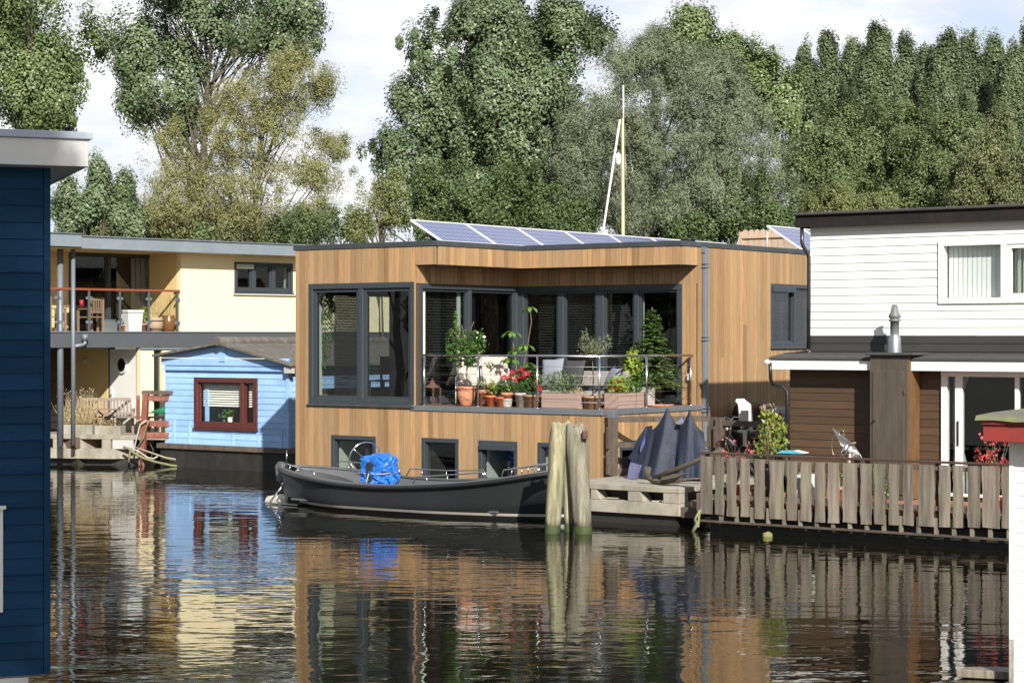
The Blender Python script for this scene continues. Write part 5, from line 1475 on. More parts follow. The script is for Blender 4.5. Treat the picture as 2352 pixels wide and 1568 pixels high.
# --- plain pots
def smallpot(px, y, w_, h_, mat, label, veg=None):
    t = onterr(px, y, label=label); roundpot(t, w_ * MPX / 2, h_ * MPX, mat, taper=.74)
    return t, h_ * MPX
t, h = smallpot(1109, .62, 27, 36, terracotta, 'terracotta pot with a thin yellowing plant, half hidden by the railing post')
stems(t, [[(0, 0, h - .04), (.02, 0, h + .14), (-.02, .0, h + .26)], [(.02, 0, h - .04), (.06, .02, h + .18)]], .006, stemm); ball(t, (0, 0, h + .16), (.09, .08, .14), 60, .06, .02, L_yellow)
t, h = smallpot(1127, .34, 22, 25, orangepot, 'orange plastic pot with a thin-stemmed plant, left of its twin')
stems(t, [[(0, 0, h - .04), (.01, 0, h + .3), (-.02, .0, h + .62)], [(0, 0, h), (.06, 0, h + .25), (.13, 0, h + .38)]], .006, stemm); ball(t, (.05, 0, h + .16), (.13, .10, .16), 60, .075, .045, L_yellow); ball(t, (-.02, 0, h + .62), (.12, .08, .07), 40, .07, .03, L_big)
t, h = smallpot(1150, .34, 22, 22, orangepot, 'empty looking orange plastic pot, right of its twin')
ball(t, (0, 0, h), (.05, .05, .03), 14, .05, .02, L_yellow)
t, h = smallpot(1165, .40, 26, 32, terracotta, 'terracotta pot with whitish lower half and a red-flowered bush')
m = MB(); r_ = 26 * MPX / 2; m.lathe([(r_ * .755, .002), (r_ * .93, h * .58)], (0, 0, 0), 24); m.build('whitewash', greypot, t)
ball(t, (-.02, 0, h + .16), (.20, .16, .19), 330, .07, .022, L_bush, axis_up=.6); ball(t, (0, -.1, h + .30), (.12, .06, .06), 12, .07, .06, L_redfl, 'flowers')
t, h = smallpot(1196, .42, 26, 32, greypot, 'grey banded pot with a bushy flowering climber')
ball(t, (0, 0, h + .18), (.17, .14, .20), 240, .07, .03, L_bush, axis_up=.4)
t = onterr(1224, .5, label='squat woven brown pot full of red trumpet flowers'); roundpot(t, .19, .26, stripepot, taper=.9)
h = .26; stems(t, [[(0, 0, h), (.05, 0, h + .4)], [(.05, 0, h), (-.15, 0, h + .45)], [(0, 0, h), (.2, 0, h + .35)]], .007, stemm)
ball(t, (-.04, -.05, h + .28), (.30, .16, .28), 420, .08, .045, L_bush); ball(t, (-.16, -.18, h + .42), (.22, .08, .12), 26, .095, .085, L_redfl, 'flowers'); ball(t, (.20, -.16, h + .22), (.12, .08, .16), 14, .085, .075, L_redfl, 'flowers'); ball(t, (-.30, -.15, h + .30), (.10, .06, .08), 9, .085, .075, L_pink, 'flowers')
# --- tall plant with hanging hand-shaped leaves
t = onterr(1183, .95, label='tall potted plant with large drooping pale green leaves on bare stems'); roundpot(t, .19, .30, rubber)
ST = [[(0, 0, .25), (.03, 0, .8), (-.04, 0, 1.25), (-.10, 0, 1.52)], [(.02, 0, .25), (.22, .0, .8), (.33, 0, 1.3), (.42, 0, 1.75), (.38, 0, 2.02)], [(.02, 0, .3), (.12, .1, .7), (.20, .1, 1.0), (.22, 0, 1.25)]]
stems(t, ST, .016)
def droop(c, n, L, W, spread):
    cs, ns, ax = [], [], []
    for k in range(n):
        a = 2 * PI * k / n + random.uniform(-.3, .3); dd = np.array([math.cos(a), math.sin(a) * .8, 0])
        for f in (.28, .75):
            cs.append(np.array(c) + dd * spread * f + np.array([0, 0, -.16 * f * f * 3.2 * spread])); ax.append(dd + np.array([0, 0, -1.6 * f])); ns.append(dd * f + np.array([0, 0, 1.0 - .4 * f]))
    return np.array(cs), norm(np.array(ns)), np.array(ax)
Cs = [droop(c, n, 0, 0, s) for (c, n, s) in (((-.10, 0, 1.54), 9, .26), ((.38, 0, 2.04), 6, .20), ((.24, 0, 1.27), 10, .26), ((-.14, 0, .98), 9, .25), ((.12, 0, .70), 9, .26), ((.30, .05, .88), 6, .22), ((0, 0, 1.15), 6, .2))]
leaf_obj('leaves', np.vstack([a[0] for a in Cs]), np.vstack([a[1] for a in Cs]), .17, .10, L_big, t, np.vstack([a[2] for a in Cs]))
# --- long planter with rosemary
t = onterr(1296, .40, label='long taupe planter with a bushy rosemary'); x0_ = FA.hit('y', .25, 1248, 900).x; x1_ = FA.hit('y', .25, 1332, 900).x
boxpot(t, x1_ - x0_, .32, .30, taupe)
n = 700; b0 = RNG.normal(size=(n, 3)) * (.16, .08, .02) + (-.10, 0, .30); dirs = norm(np.c_[(b0[:, 0] + .1) * 2.2 + RNG.normal(size=n) * .25, RNG.normal(size=n) * .25, np.ones(n)]); ln_ = RNG.uniform(.05, .44, n)[:, None]
leaf_obj('rosemary', b0 + dirs * ln_, norm(RNG.normal(size=(n, 3))), .09, .02, L_rosem, t, dirs + RNG.normal(size=(n, 3)) * .35)
ball(t, (.30, -.02, .34), (.16, .10, .08), 130, .05, .02, L_dry)
# --- olive standard
t = onterr(1361, .44, label='ribbed clay pot with a round-headed olive tree'); roundpot(t, .19, .26, stripepot, taper=.85)
stems(t, [[(0, 0, .2), (.02, 0, .6), (.0, 0, .95), (.02, 0, 1.1)]] + [[(0, 0, .95), (.2 * math.cos(a), .15 * math.sin(a), 1.15), (.34 * math.cos(a), .2 * math.sin(a), 1.30 + .1 * math.sin(a * 3))] for a in (0, 1, 2, 3, 4, 5)], .014)
ball(t, (.02, 0, 1.22), (.36, .28, .24), 620, .075, .017, L_olive, axis_up=.5, shell=.2); ball(t, (.34, 0, 1.36), (.14, .1, .16), 70, .075, .016, L_olive, axis_up=1); ball(t, (-.2, 0, 1.44), (.1, .1, .16), 60, .075, .016, L_olive, axis_up=1)
# --- pepper planter at the side railing
xs = -.36
ya, yb = FA.hit('x', -.22, 1418, 900).y, FA.hit('x', -.22, 1482, 900).y
t = thing('potted_plant', 'taupe planter with red peppers beside the corner of the railing', 'potted plant', FA.l2w(xs, (ya + yb) / 2 - .0, ZF + .002), TH, TG); boxpot(t, .34, (yb - ya), .30, taupe)
ball(t, (-.02, -.25, .46), (.24, .22, .20), 330, .085, .045, L_lime); ball(t, (0, -.30, .46), (.17, .16, .14), 22, .075, .05, L_redfl, 'peppers', shell=.85)
ball(t, (0, .25, .42), (.2, .22, .16), 200, .07, .04, L_bush)
t = onterr(1452, x=-.85, label='bushy yellow-green climber in a dark pot behind the pepper planter'); roundpot(t, .16, .28, rubber)
stems(t, [[(0, 0, .25), (.02, 0, .7), (0, 0, 1.05)], [(0, 0, .25), (-.15, .1, .6)]], .01, stemm); ball(t, (0, 0, .72), (.26, .26, .38), 380, .095, .07, L_lime, rnd=.6); ball(t, (.02, -.02, 1.02), (.14, .12, .18), 90, .095, .07, L_lime, rnd=.6)
t = onterr(1478, x=-.58, label='square pale grey planter with a dark green bush'); boxpot(t, .34, .34, .40, palegrey); ball(t, (-.02, 0, .58), (.22, .22, .26), 380, .06, .03, L_bush)
# --- spruce
t = onterr(1497, x=-.62, label='young spruce tree in a black pot on a terracotta saucer', name='potted_spruce'); roundpot(t, .22, .34, rubber)
m = MB(); m.lathe([(0, .0), (.30, .0), (.33, .04), (.30, .03), (0, .02)], (.35, -.3, 0), 20); m.build('saucer', terracotta, t)
HS = 2.05; stems(t, [[(0, 0, .3), (0, 0, 1.2), (.01, 0, HS)]], .024)
cs, ns, ax = [], [], []; lim = []
for k in range(380):
    f = random.random() ** 1.25; z = .42 + f * (HS - .5); a = random.uniform(0, 2 * PI); Lb = (.66 * (1 - f) ** .9 + .05) * random.uniform(.75, 1.08)
    if .86 < f: Lb *= 1.3
    d_ = np.array([math.cos(a), math.sin(a), 0]); lim.append([(0, 0, z), tuple(d_ * Lb * .6 + (0, 0, z + .01)), tuple(d_ * Lb + (0, 0, z - .07 * (1 - f)))])
    for q in np.linspace(.15, 1, 13):
        p = d_ * Lb * q + np.array([0, 0, z + .03 * q - .10 * q * q * (1 - f)])
        for s_ in (-1, 1):
            sd_ = np.cross(d_, [0, 0, 1]) * s_; cs.append(p + sd_ * .028 + np.array([0, 0, -.01])); ax.append(d_ * .8 + sd_ * .9 + np.array([0, 0, -.25])); ns.append(np.array([0, 0, 1]) + RNG.normal(size=3) * .35)
stems(t, lim, .004); leaf_obj('needles', np.array(cs), norm(np.array(ns)), .09, .028, L_spruce, t, np.array(ax))
# --- seats and cushions
def lounge(px, y, rz, label):
    x = FA.hit('y', y, px, 850).x
    t = thing('lounge_chair', label, 'chair', FA.l2w(x, y, ZF + .002), TH + rz, 'beige lounge chairs on the terrace')
    m = MB(); m.hexa([(-.28, -.55, .40), (.28, -.55, .40), (.28, .1, .34), (-.28, .1, .34), (-.28, -.55, .44), (.28, -.55, .44), (.28, .1, .38), (-.28, .1, .38)]); m.build('seat', beigefab, t, .01)
    m = MB(); m.hexa([(-.28, .08, .36), (.28, .08, .36), (.28, .36, 1.02), (-.28, .36, 1.02), (-.28, .13, .34), (.28, .13, .34), (.28, .40, 1.0), (-.28, .40, 1.0)]); m.build('backrest', beigefab, t, .012)
    for s_ in (-1, 1):
        m = MB(); m.tube([(s_ * .30, -.5, 0), (s_ * .30, -.5, .58), (s_ * .30, .28, .60)], .014, 8); m.tube([(s_ * .30, .1, 0), (s_ * .30, .30, .75)], .014, 8); m.build('side_frame', aluframe, t)
    return t
lounge(1140, 1.5, .75, 'upright beige sling chair in front of the dark post of the terrace corner'); lounge(1082, 1.5, .6, 'beige sling chair partly hidden by the small tree in the urn')
xa, xb = FA.hit('y', 1.35, 1243, 850).x, FA.hit('y', 1.35, 1400, 850).x
t = thing('lounge_sofa', 'low woven grey lounge sofa behind the terrace planters', 'sofa', FA.l2w((xa + xb) / 2, 1.7, ZF + .002), TH); hw_ = (xb - xa) / 2
m = MB(); m.box(-hw_, -.35, .03, hw_, .4, .33); m.build('base', sofagrey, t, .02)
m = MB(); m.box(-hw_, .3, .331, hw_, .42, .72); m.build('backrest', sofagrey, t, .02)
m = MB(); m.box(-hw_ + .02, -.33, .331, hw_ - .02, .29, .43); m.build('seat_pad', cushiondk, t, .03)
def cushion_(px, dy, dz, w_, h_, tilt, rz, mat, label):
    x = FA.hit('y', 1.7 + dy, px, 850).x
    t = thing('cushion', label, 'cushion', FA.l2w(x, 1.7 + dy, ZF + dz), TH + rz, 'cushions on the terrace sofa')
    m = MB(); R_ = Matrix.Rotation(tilt, 3, 'X') @ Matrix.Rotation(random.uniform(-.1, .1), 3, 'Y'); n = 10; rings = []
    for sgn in (1, -1):
        g = []
        for i in range(n + 1):
            row = []
            for j in range(n + 1):
                u, v = 2 * i / n - 1, 2 * j / n - 1
                pf = ((1 - abs(u) ** 3) * (1 - abs(v) ** 3)) ** .5
                pin = 1 - .06 * (1 - abs(u)) * abs(v) - .06 * (1 - abs(v)) * abs(u)
                row.append(R_ @ Vector((u * w_ / 2 * pin, sgn * (.012 + .085 * pf), v * h_ / 2 * pin + h_ / 2)))
            g.append(row)
        m.loft(g, tone=.5)
    m.build('pillow', mat, t)
cushion_(1266, -.15, .42, .50, .58, -.32, .1, cushion, 'pale blue-grey square cushion leaning at the near end of the sofa')
cushion_(1312, -.05, .42, .55, .55, -.3, -.1, cushiondk, 'dark charcoal cushion in the middle of the sofa')
cushion_(1398, -.25, .36, .50, .48, -.45, -.55, cushion, 'tilted pale cushion by the olive tree stem')
t = onterr(1140, 1.0, label='low glass-topped table beside the beige chairs', name='side_table', cat='table', group=None)
m = MB(); m.box(-.35, -.25, .42, .35, .25, .44); m.build('table_top', beigefab, t)
for sx in (-.32, .32):
    for sy in (-.22, .22): m = MB(); m.tube([(sx, sy, 0), (sx, sy, .42)], .012, 6); m.build('leg', aluframe, t)

# ================================================================ bicycles behind the railing
spoke = M('spoke_steel', (.62, .62, .62), .3, metal=.9)
framep = M('bicycle_black', (.022, .022, .024), .35)
def bicycle(label, first=True):
    t = thing('bicycle', label, 'bicycle', (0, 0, 0), 0, 'bicycles parked behind the timber railing')
    R = .34
    for x in (-.53, .53):
        m = MB(); m.tube([(x + R * math.cos(a), 0, R + R * math.sin(a)) for a in np.linspace(0, 2 * PI, 37)], .02, 8, cap=False); wh_ = m.build('wheel', tyre, t)
        m = MB(); m.tube([(x + (R - .03) * math.cos(a), 0, R + (R - .03) * math.sin(a)) for a in np.linspace(0, 2 * PI, 37)], .012, 6, cap=False); m.build('rim', spoke, wh_)
        m = MB()
        for k in range(18): a = 2 * PI * k / 18; m.tube([(x, .03 * (-1) ** k, R), (x + (R - .03) * math.cos(a), 0, R + (R - .03) * math.sin(a))], .003, 4)
        m.tube([(x, -.05, R), (x, .05, R)], .025, 8); m.build('spokes', spoke, wh_)
        m = MB(); g = [[(x + (R + .035) * math.cos(a), w_, R + (R + .035 - abs(w_) * .3) * math.sin(a)) for w_ in (-.035, 0, .035)] for a in np.linspace(.25, PI * (.95 if x < 0 else .8), 18)]; m.loft(g, tone=.5); m.build('mudguard', framep if x < 0 else spoke, t)
    m = MB(); m.tube([(-.53, 0, .34), (-.12, 0, .30), (.36, 0, .78)], .018, 8); m.tube([(-.12, 0, .30), (-.26, 0, .86)], .018, 8); m.tube([(-.53, 0, .34), (-.24, 0, .78), (.33, 0, .86)], .014, 8); m.tube([(.30, 0, .95), (.40, 0, .62), (.53, 0, .34)], .018, 8); m.build('frame', framep, t)
    m = MB(); m.tube([(-.26, 0, .86), (-.29, 0, .98)], .014, 8); m.build('seat_post', chrome, t)
    m = MB(); m.loft([[(-.44, -.1, .98), (-.44, 0, 1.01), (-.44, .1, .98)], [(-.34, -.10, .99), (-.34, 0, 1.03), (-.34, .10, .99)], [(-.22, -.04, .98), (-.22, 0, 1.02), (-.22, .04, .98)], [(-.12, -.02, .98), (-.12, 0, 1.01), (-.12, .02, .98)]], tone=.5); m.build('saddle', rubber, t)
    m = MB(); m.tube([(.13, -.29, 1.05), (.22, -.24, 1.10), (.36, -.12, 1.11), (.30, 0, 1.06), (.36, .12, 1.11), (.22, .24, 1.10), (.13, .29, 1.05)], .012, 8); m.tube([(.30, 0, .95), (.30, 0, 1.07)], .014, 8); m.build('handlebar', chrome, t)
    for s_ in (-1, 1): m = MB(); m.tube([(.10, s_ * .30, 1.04), (.18, s_ * .265, 1.085)], .018, 8); m.build('grip', rubber, t)
    m = MB(); m.lathe([(0, 0), (.05, .01), (.055, .05), (0, .06)], (.44, 0, .84), 12); m.build('headlamp', chrome, t)
    m = MB(); m.tube([(-.12, -.06, .30), (-.12, .06, .30)], .05, 10); m.tube([(-.12, .07, .30), (.02, .07, .22)], .012, 6); m.box(-.02, .06, .205, .07, .15, .225); m.build('crank', spoke, t)
    m = MB(); m.box(-.78, -.07, .74, -.36, .07, .755); m.tube([(-.72, -.06, .74), (-.53, -.05, .34)], .007, 5); m.tube([(-.72, .06, .74), (-.53, .05, .34)], .007, 5); m.build('carrier', framep, t)
    return t
b1 = bicycle('black bicycle with a plain chrome handlebar, nearest the navy cover')
def bpos(px, x): h = FA.hit('x', x, px, 1000); return FA.l2w(x, h.y, ZD)
b1.location = FA.l2w(2.0, 1.98, ZD); b1.rotation_euler = (0, 0, TH + 2.75)
b2 = dup(b1, FA.l2w(2.62, 1.92, ZD), TH - .35, 'black bicycle carrying a white child seat'); b3 = dup(b1, FA.l2w(2.75, 2.32, ZD), TH + 2.9, 'black bicycle farthest from the navy cover, with an orange mudguard stay')
# child seat on the second
m = MB()
cs0 = Vector((-.52, 0, .80))
def shell(u, v): return cs0 + Vector((-.16 - .10 * v - .03 * math.cos(u * PI / 2), u * .17 * (1 if v > .15 else .8 + v), .06 + v * .62))
m.loft([[shell(u, v) + Vector((.10 * abs(u) ** 3, 0, 0)) for u in np.linspace(-1, 1, 9)] for v in np.linspace(0, .82, 8)] + [[shell(u * .85, .92) for u in np.linspace(-1, 1, 9)], [shell(u * .6, 1.0) for u in np.linspace(-1, 1, 9)]], tone=.5)
m.box(-.70, -.16, .80, -.36, .16, .86)
for s_ in (-1, 1): m.box(-.50, s_ * .17 - .02, .55, -.38, s_ * .17 + .02, .86)
seat = m.build('child_seat', seatwhite, b2, .015)
m = MB(); m.box(-.675, -.10, .88, -.655, .10, 1.25); m.build('seat_pad', cushiondk, seat, .02)
m = MB(); m.tube([(.30, -.05, 1.04), (.33, -.06, 1.18), (.36, 0, 1.23), (.33, .06, 1.18), (.30, .05, 1.04)], .035, 8); m.tube([(.30, -.05, 1.04), (.27, -.03, .72)], .035, 8); m.build('orange_lock', orangep, b2)
m = MB(); m.tube([(.46, .05, .50), (.60, .05, .64), (.76, .05, .70)], .04, 8); m.build('orange_stay', orangep, b3)
m = MB(); m.loft([[(.53 + .40 * math.cos(a), w_, .34 + .40 * math.sin(a)) for w_ in (-.04, .04)] for a in np.linspace(.1, 1.6, 10)], tone=.5); m.build('white_mudguard', seatwhite, b3)
# black covered box between the houses
h = FA.hit('y', 5.4, 1752, 960); t = thing('storage_box', 'black covered box standing in the shade between the cedar and white houseboats', 'storage box', FA.l2w(h.x, 5.4, ZD), TH)
m = MB(); rings = []
for f, z in ((1, 0), (1, .9), (.98, 1.12), (.9, 1.24), (.7, 1.28)): rings.append([(-.52 * f, -.45 * f, z), (.52 * f, -.45 * f, z - .05), (.52 * f, .45 * f, z - .05), (-.52 * f, .45 * f, z)])
m.loft(rings, closed=True, smooth=False, capends=True, tone=.5); m.build('cover', rubber, t, .05, 3)
m = MB(); m.tube([(.12, -.5, 1.12), (.2, -.53, 1.28), (.28, -.5, 1.12)], .03, 8); m.build('handle', redpaint, t)

# ================================================================ things on the brick deck
def ondeck(px, y, label, name, cat, group=None, rz=0.0):
    x = FA.hit('y', y, px, 1000).x
    return thing(name, label, cat, FA.l2w(x, y, DKZ + .002), TH + rz, group)
GD = 'plants behind the picket fence'
DS = 34.0 / FX
t = ondeck(1768, -1.75, 'tall grey planter with a leafy green and brown-tipped shrub behind the fence', 'potted_shrub', 'potted plant', GD)
m = MB(); m.lathe([(0, 0), (.17, 0), (.24, .52), (.25, .55), (.21, .55), (.2, .5), (0, .5)], (0, 0, 0), 4); m.build('pot', M('blue_grey_pot', (.22, .245, .28), .6, (.18, .20, .235), 6), t)
sts = []
for k in range(16):
    a = random.uniform(0, 2 * PI); r = random.uniform(.05, .36); sts.append([(0, 0, .48), (r * .5 * math.cos(a), r * .5 * math.sin(a), .9), (r * math.cos(a), r * math.sin(a) * .6, 1.1 + random.uniform(0, .42) * (1 - r))])
stems(t, sts, .008)
for (c, r, n) in (((0, 0, .95), (.36, .24, .22), 240), ((.05, 0, 1.22), (.30, .2, .2), 190), ((.02, 0, 1.45), (.16, .12, .16), 80), ((.22, 0, 1.3), (.14, .1, .16), 60), ((-.1, 0, 1.5), (.08, .08, .12), 40)): ball(t, c, r, n, .085, .042, L_yellow, rnd=.6, shell=.25)
ball(t, (-.02, 0, 1.62), (.16, .1, .08), 60, .06, .02, L_drypink, 'seed_heads')
def flowerbush(px, y, hgt, wid, n, label, mat=L_pink):
    t = ondeck(px, y, label, 'flowering_plant', 'plant', GD)
    roundpot(t, .14, .26, terracotta)
    sts, tips = [], []
    for k in range(34):
        a = random.uniform(0, 2 * PI); r = wid * random.random() ** .6; z = hgt * random.uniform(.55, 1.0)
        tip = (r * math.cos(a), r * math.sin(a) * .5, z); sts.append([(0, 0, .24), (tip[0] * .35, tip[1] * .35, z * .6), tip]); tips.append(tip)
    stems(t, sts, .005, woodstem)
    tp = np.array(tips); k = RNG.integers(0, len(tp), n)
    leaf_obj('flowers', tp[k] + RNG.normal(size=(n, 3)) * .03, norm(RNG.normal(size=(n, 3)) + (0, -.4, .5)), .05, .045, mat, t)
    n2 = n // 2; leaf_obj('leaves', tp[RNG.integers(0, len(tp), n2)] * RNG.uniform(.3, .95, (n2, 1)) + RNG.normal(size=(n2, 3)) * .02, norm(RNG.normal(size=(n2, 3)) + (0, 0, .5)), .06, .025, L_yellow, t)
flowerbush(1688, -1.9, 1.06, .42, 60, 'loose pink-flowered plant above the left end of the picket fence')
flowerbush(2290, -1.7, 1.22, .34, 260, 'dense coral-flowered bush beside the red eave', L_rosehip)
flowerbush(1742, -2.05, .60, .12, 20, 'small red-flowered plant seen between the first fence planks', L_redfl)
t = ondeck(1845, -1.6, 'white square tub with a dark plant behind the fence', 'potted_plant', 'potted plant', GD); boxpot(t, .42, .36, .48, whitebin); ball(t, (0, 0, .42), (.2, .16, .14), 120, .08, .03, L_bush)
t = ondeck(1922, -1.2, 'terracotta pot behind the middle of the fence', 'potted_plant', 'potted plant', GD); roundpot(t, .15, .26, terracotta); ball(t, (0, 0, .36), (.16, .14, .14), 120, .07, .03, L_bush)
t = ondeck(2018, -1.5, 'slim white bottle-shaped garden lamp behind the fence', 'garden_lamp', 'lamp'); m = MB(); m.lathe([(0, 0), (.06, 0), (.06, .5), (.05, .56), (0, .58)], (0, 0, 0), 14); m.build('lamp_body', whitebin, t); m = MB(); m.lathe([(.065, .5), (.065, .52), (0, .62)], (0, 0, 0), 14); m.build('cap', rubber, t)
t = ondeck(2035, -1.1, 'tangle of low dark shrubs against the brown cupboard', 'low_shrub', 'plant', GD); stems(t, [[(0, 0, 0), (.05, 0, .3)], [(.02, 0, 0), (-.1, 0, .35)]], .01); ball(t, (0, 0, .28), (.26, .18, .24), 260, .07, .03, L_bush)
# wire whirligig / folded clothes dryer
t = ondeck(1952, -.95, 'folded wire clothes dryer leaning above the fence', 'clothes_dryer', 'clothes dryer'); m = MB()
for k in range(9): o = (k - 4) * .02; m.tube([(-.30, o, 1.24 - o * .4), (-.05 + o, o, .98), (.30, -o, .64 + o)], .0055, 5)
m.tube([(-.25 + .1 * math.cos(a), .0, .95 + .2 * math.sin(a)) for a in np.linspace(.8, 4.2, 14)], .005, 5); m.tube([(-.16 + .05 * math.cos(a), .0, 1.18 + .06 * math.sin(a)) for a in np.linspace(0, 6, 12)], .005, 5); m.build('wires', spoke, t)
m = MB(); m.tube([(-.1, 0, 0), (-.02, 0, .6), (.02, 0, .95)], .02, 8); m.build('pole', aluframe, t)
m = MB(); m.tube([(-.14, -.05, .72), (-.02, -.05, 1.0)], .05, 10); m.build('hub', chrome, t)
m = MB(); m.tube([(-.10, -.02, .62), (.12, -.02, .84)], .022, 6); m.tube([(-.02, -.02, .98), (.12, -.02, 1.02)], .02, 6); m.build('wooden_peg', teak, t)
# blue and white float
t = ondeck(1808, -1.75, 'blue and white swim float lying on the white tub behind the fence', 'swim_float', 'float', rz=.1); t.location.z = DKZ + .86
m = MB(); m.poly([(-.18, -.02), (-.06, .03), (.18, .035), (.34, .0), (.34, -.02)], lambda a, b: (a, -.12, b), lambda a, b: (a, .12, b)); m.build('board', cyanp, t, .01)
m = MB(); m.poly([(.16, .036), (.34, .002), (.36, -.01), (.18, .03)], lambda a, b: (a, -.121, b + .004), lambda a, b: (a, .121, b + .004)); m.build('white_nose', whitebin, t)
m = MB(); m.box(-.02, -.03, -.86, .02, .03, -.02); m.box(-.15, -.1, -.862, .15, .1, -.84); m.build('stand', darktimber, t)
# floating lump, rope at the fence corner
pl = PW(1763, 1232); t = thing('algae_float', 'yellow-green algae-covered float bobbing in front of the fence', 'float', (pl.x, pl.y, 0), 0); m = MB(); blob(m, .085, .07, -.05, .075, seg=16, rows=5, seed=9, amp=.014, sq=2.3); m.build('float_body', yellowfoam, t)
m = MB(); m.tube([(0, 0, -.04), (0, .05, -.5)], .01, 5); m.build('line', ropegreen, t)
t = thing('mooring_rope', 'frayed mossy rope hanging into the water at the fence corner', 'rope', FA.l2w(0, 0, 0), TH)
h = FA.hit('y', FY - .08, 1600, 1170); m = MB(); m.tube([(h.x + .08, h.y, h.z), (h.x - .02, h.y - .02, h.z - .16), (h.x + .04, h.y - .04, .14), (h.x - .08, h.y - .05, -.05)], [.03, .022, .035, .03], 7); m.build('strand', ropegreen, t)
m = MB(); m.tube([(h.x + .06, h.y, h.z - .02), (h.x + .05, h.y - .03, h.z - .3), (h.x + .02, h.y - .05, .1)], .02, 6); m.build('strand', ropegreen, t)

# ================================================================ far roof pieces beyond the cedar roof
pr = FA.hit('y', 11.5, 1765, 545)
t = thing('roof_screen', 'short pale board screen with rounded tops standing on the flat roof', 'fence', FA.l2w(pr.x, 11.5, ZT - .03), TH)
sc_ = Plane(FA, 'f', 11.5); ua, ub = sc_.u(1706) - pr.x, sc_.u(1835) - pr.x; hs = sc_.z(1765, 526) - (ZT - .03)
x = ua; m = MB()
while x < ub:
    m.poly([(x, .0), (x + .15, .0), (x + .15, hs - .05), (x + .12, hs - .008), (x + .075, hs), (x + .03, hs - .008), (x, hs - .05)], lambda a, b: (a, -.011, b), lambda a, b: (a, .011, b)); x += .168
m.build('board', paleplank, t)
m = MB(); m.box(ua - .04, -.06, hs - .22, ub, -.012, hs - .14); m.build('crossbar', paleplank, t); m = MB(); m.box(ua - .08, -.07, 0, ua - .003, .03, hs - .05); m.build('post', paleplank, t)
ps = FA.hit('x', -.35, 1860, 568); pt_ = FA.hit('x', -1.2, 1783, 521)
solar_panel(FA.l2w(-.28, 8.9, ZT - .02), TH + PI / 2, 1.7, .98, .62, 'separate solar panel by the black rain pipe, beside the pale board screen')
solar_panel(FA.l2w(-.28, 10.65, ZT - .02), TH + PI / 2, 1.7, .98, .62, 'rear solar panel half hidden behind the white houseboat')

# ================================================================ mast behind the house
dm = 60.0; pm_ = P(1431, 540, dm)
t = thing('boat_mast', 'tall varnished boat mast with a steel stay rising behind the solar panels', 'mast', (pm_.x, pm_.y, .3), 0)
zt1 = P(1431, 272, dm).z - .3; zt2 = P(1432, 197, dm).z - .3
m = MB(); m.tube([(0, 0, 0), (0, 0, zt1 * .6), (-.005, 0, zt1)], [.060, .056, .036], 10); m.build('mast_pole', mastwood, t)
m = MB(); m.tube([(0.01, 0, zt1 - .1), (0.01, 0, zt2)], [.03, .02], 8); m.build('aerial', whitepaint, t)
m = MB(); m.tube([(-.12, 0, zt1 + .04), (.12, 0, zt1 + .02)], .02, 6); m.tube([(-.09, 0, zt1), (-.09, 0, zt1 + .16)], .025, 6); m.build('masthead', rust, t)
q = P(1384, 540, dm); e = P(1424, 275, dm); dv = (e - q); q2 = q - dv * 1.0
m = MB(); m.tube([(e.x - pm_.x, 0, e.z - .3), (q2.x - pm_.x, 0, q2.z - .3)], .032, 8); m.build('spar', whitepaint, t)
q = P(1420, 366, dm); m = MB(); m.lathe([(0, -.20), (.05, -.17), (.085, -.10), (.085, .10), (.05, .17), (0, .2)], (q.x - pm_.x, -.05, q.z - .3), 14); m.build('radar_reflector', whitebin, t)
m = MB()
for (a, b) in ((1436, 1480), (1427, 1424), (1434, 1442), (1433, 1446)): A_, B_ = P(a, 285, dm), P(b, 560, dm); m.tube([(A_.x - pm_.x, 0, A_.z - .3), (B_.x - pm_.x, 0, B_.z - .3)], .006, 4)
m.build('rigging', MATS['wire_rope'], t)

# ================================================================ cream houseboat's balcony
zbf = zs1 - .033
GB = 'pots on the cream houseboat balcony'
def onbal(px, y, label, name, cat, group=None, rz=0.0):
    return thing(name, label, cat, FY_.l2w(FY_.hit('y', y, px, 720).x, y, zbf), FY_.ang + rz, group)
YS = 56.0 / FX
t = onbal(303, .42, 'white square plastic bin with a lid on the balcony', 'storage_bin', 'bin')
m = MB(); m.hexa([(-.20, -.18, 0), (.20, -.18, 0), (.20, .18, 0), (-.20, .18, 0), (-.245, -.2, .54), (.245, -.2, .54), (.245, .2, .54), (-.245, .2, .54)]); m.build('body', whitebin, t, .02)
m = MB(); m.box(-.26, -.22, .541, .26, .22, .62); m.build('lid', whitebin, t, .015)
t = onbal(330, .35, 'terracotta pot with a bright green plant on the balcony', 'potted_plant', 'potted plant', GB); roundpot(t, .145, .25, terracotta); ball(t, (.02, 0, .45), (.16, .14, .24), 260, .09, .05, L_lime)
t = onbal(281, .55, 'small terracotta pot half behind the white bin', 'potted_plant', 'potted plant', GB); roundpot(t, .12, .22, terracotta); ball(t, (0, 0, .3), (.1, .1, .12), 60, .07, .03, L_bush)
t = onbal(356, .38, 'pale wooden half-barrel planter with a wispy plant', 'potted_plant', 'potted plant', GB)
m = MB(); m.lathe([(0, 0), (.20, 0), (.225, .2), (.215, .42), (.19, .42), (.19, .38), (0, .38)], (0, 0, 0), 18); m.build('pot', M('barrel_wood', (.46, .34, .23), .7, (.36, .26, .17), 3), t); m = MB()
for z in (.08, .3): m.lathe([(.222, z), (.232, z + .02), (.222, z + .04)], (0, 0, 0), 18)
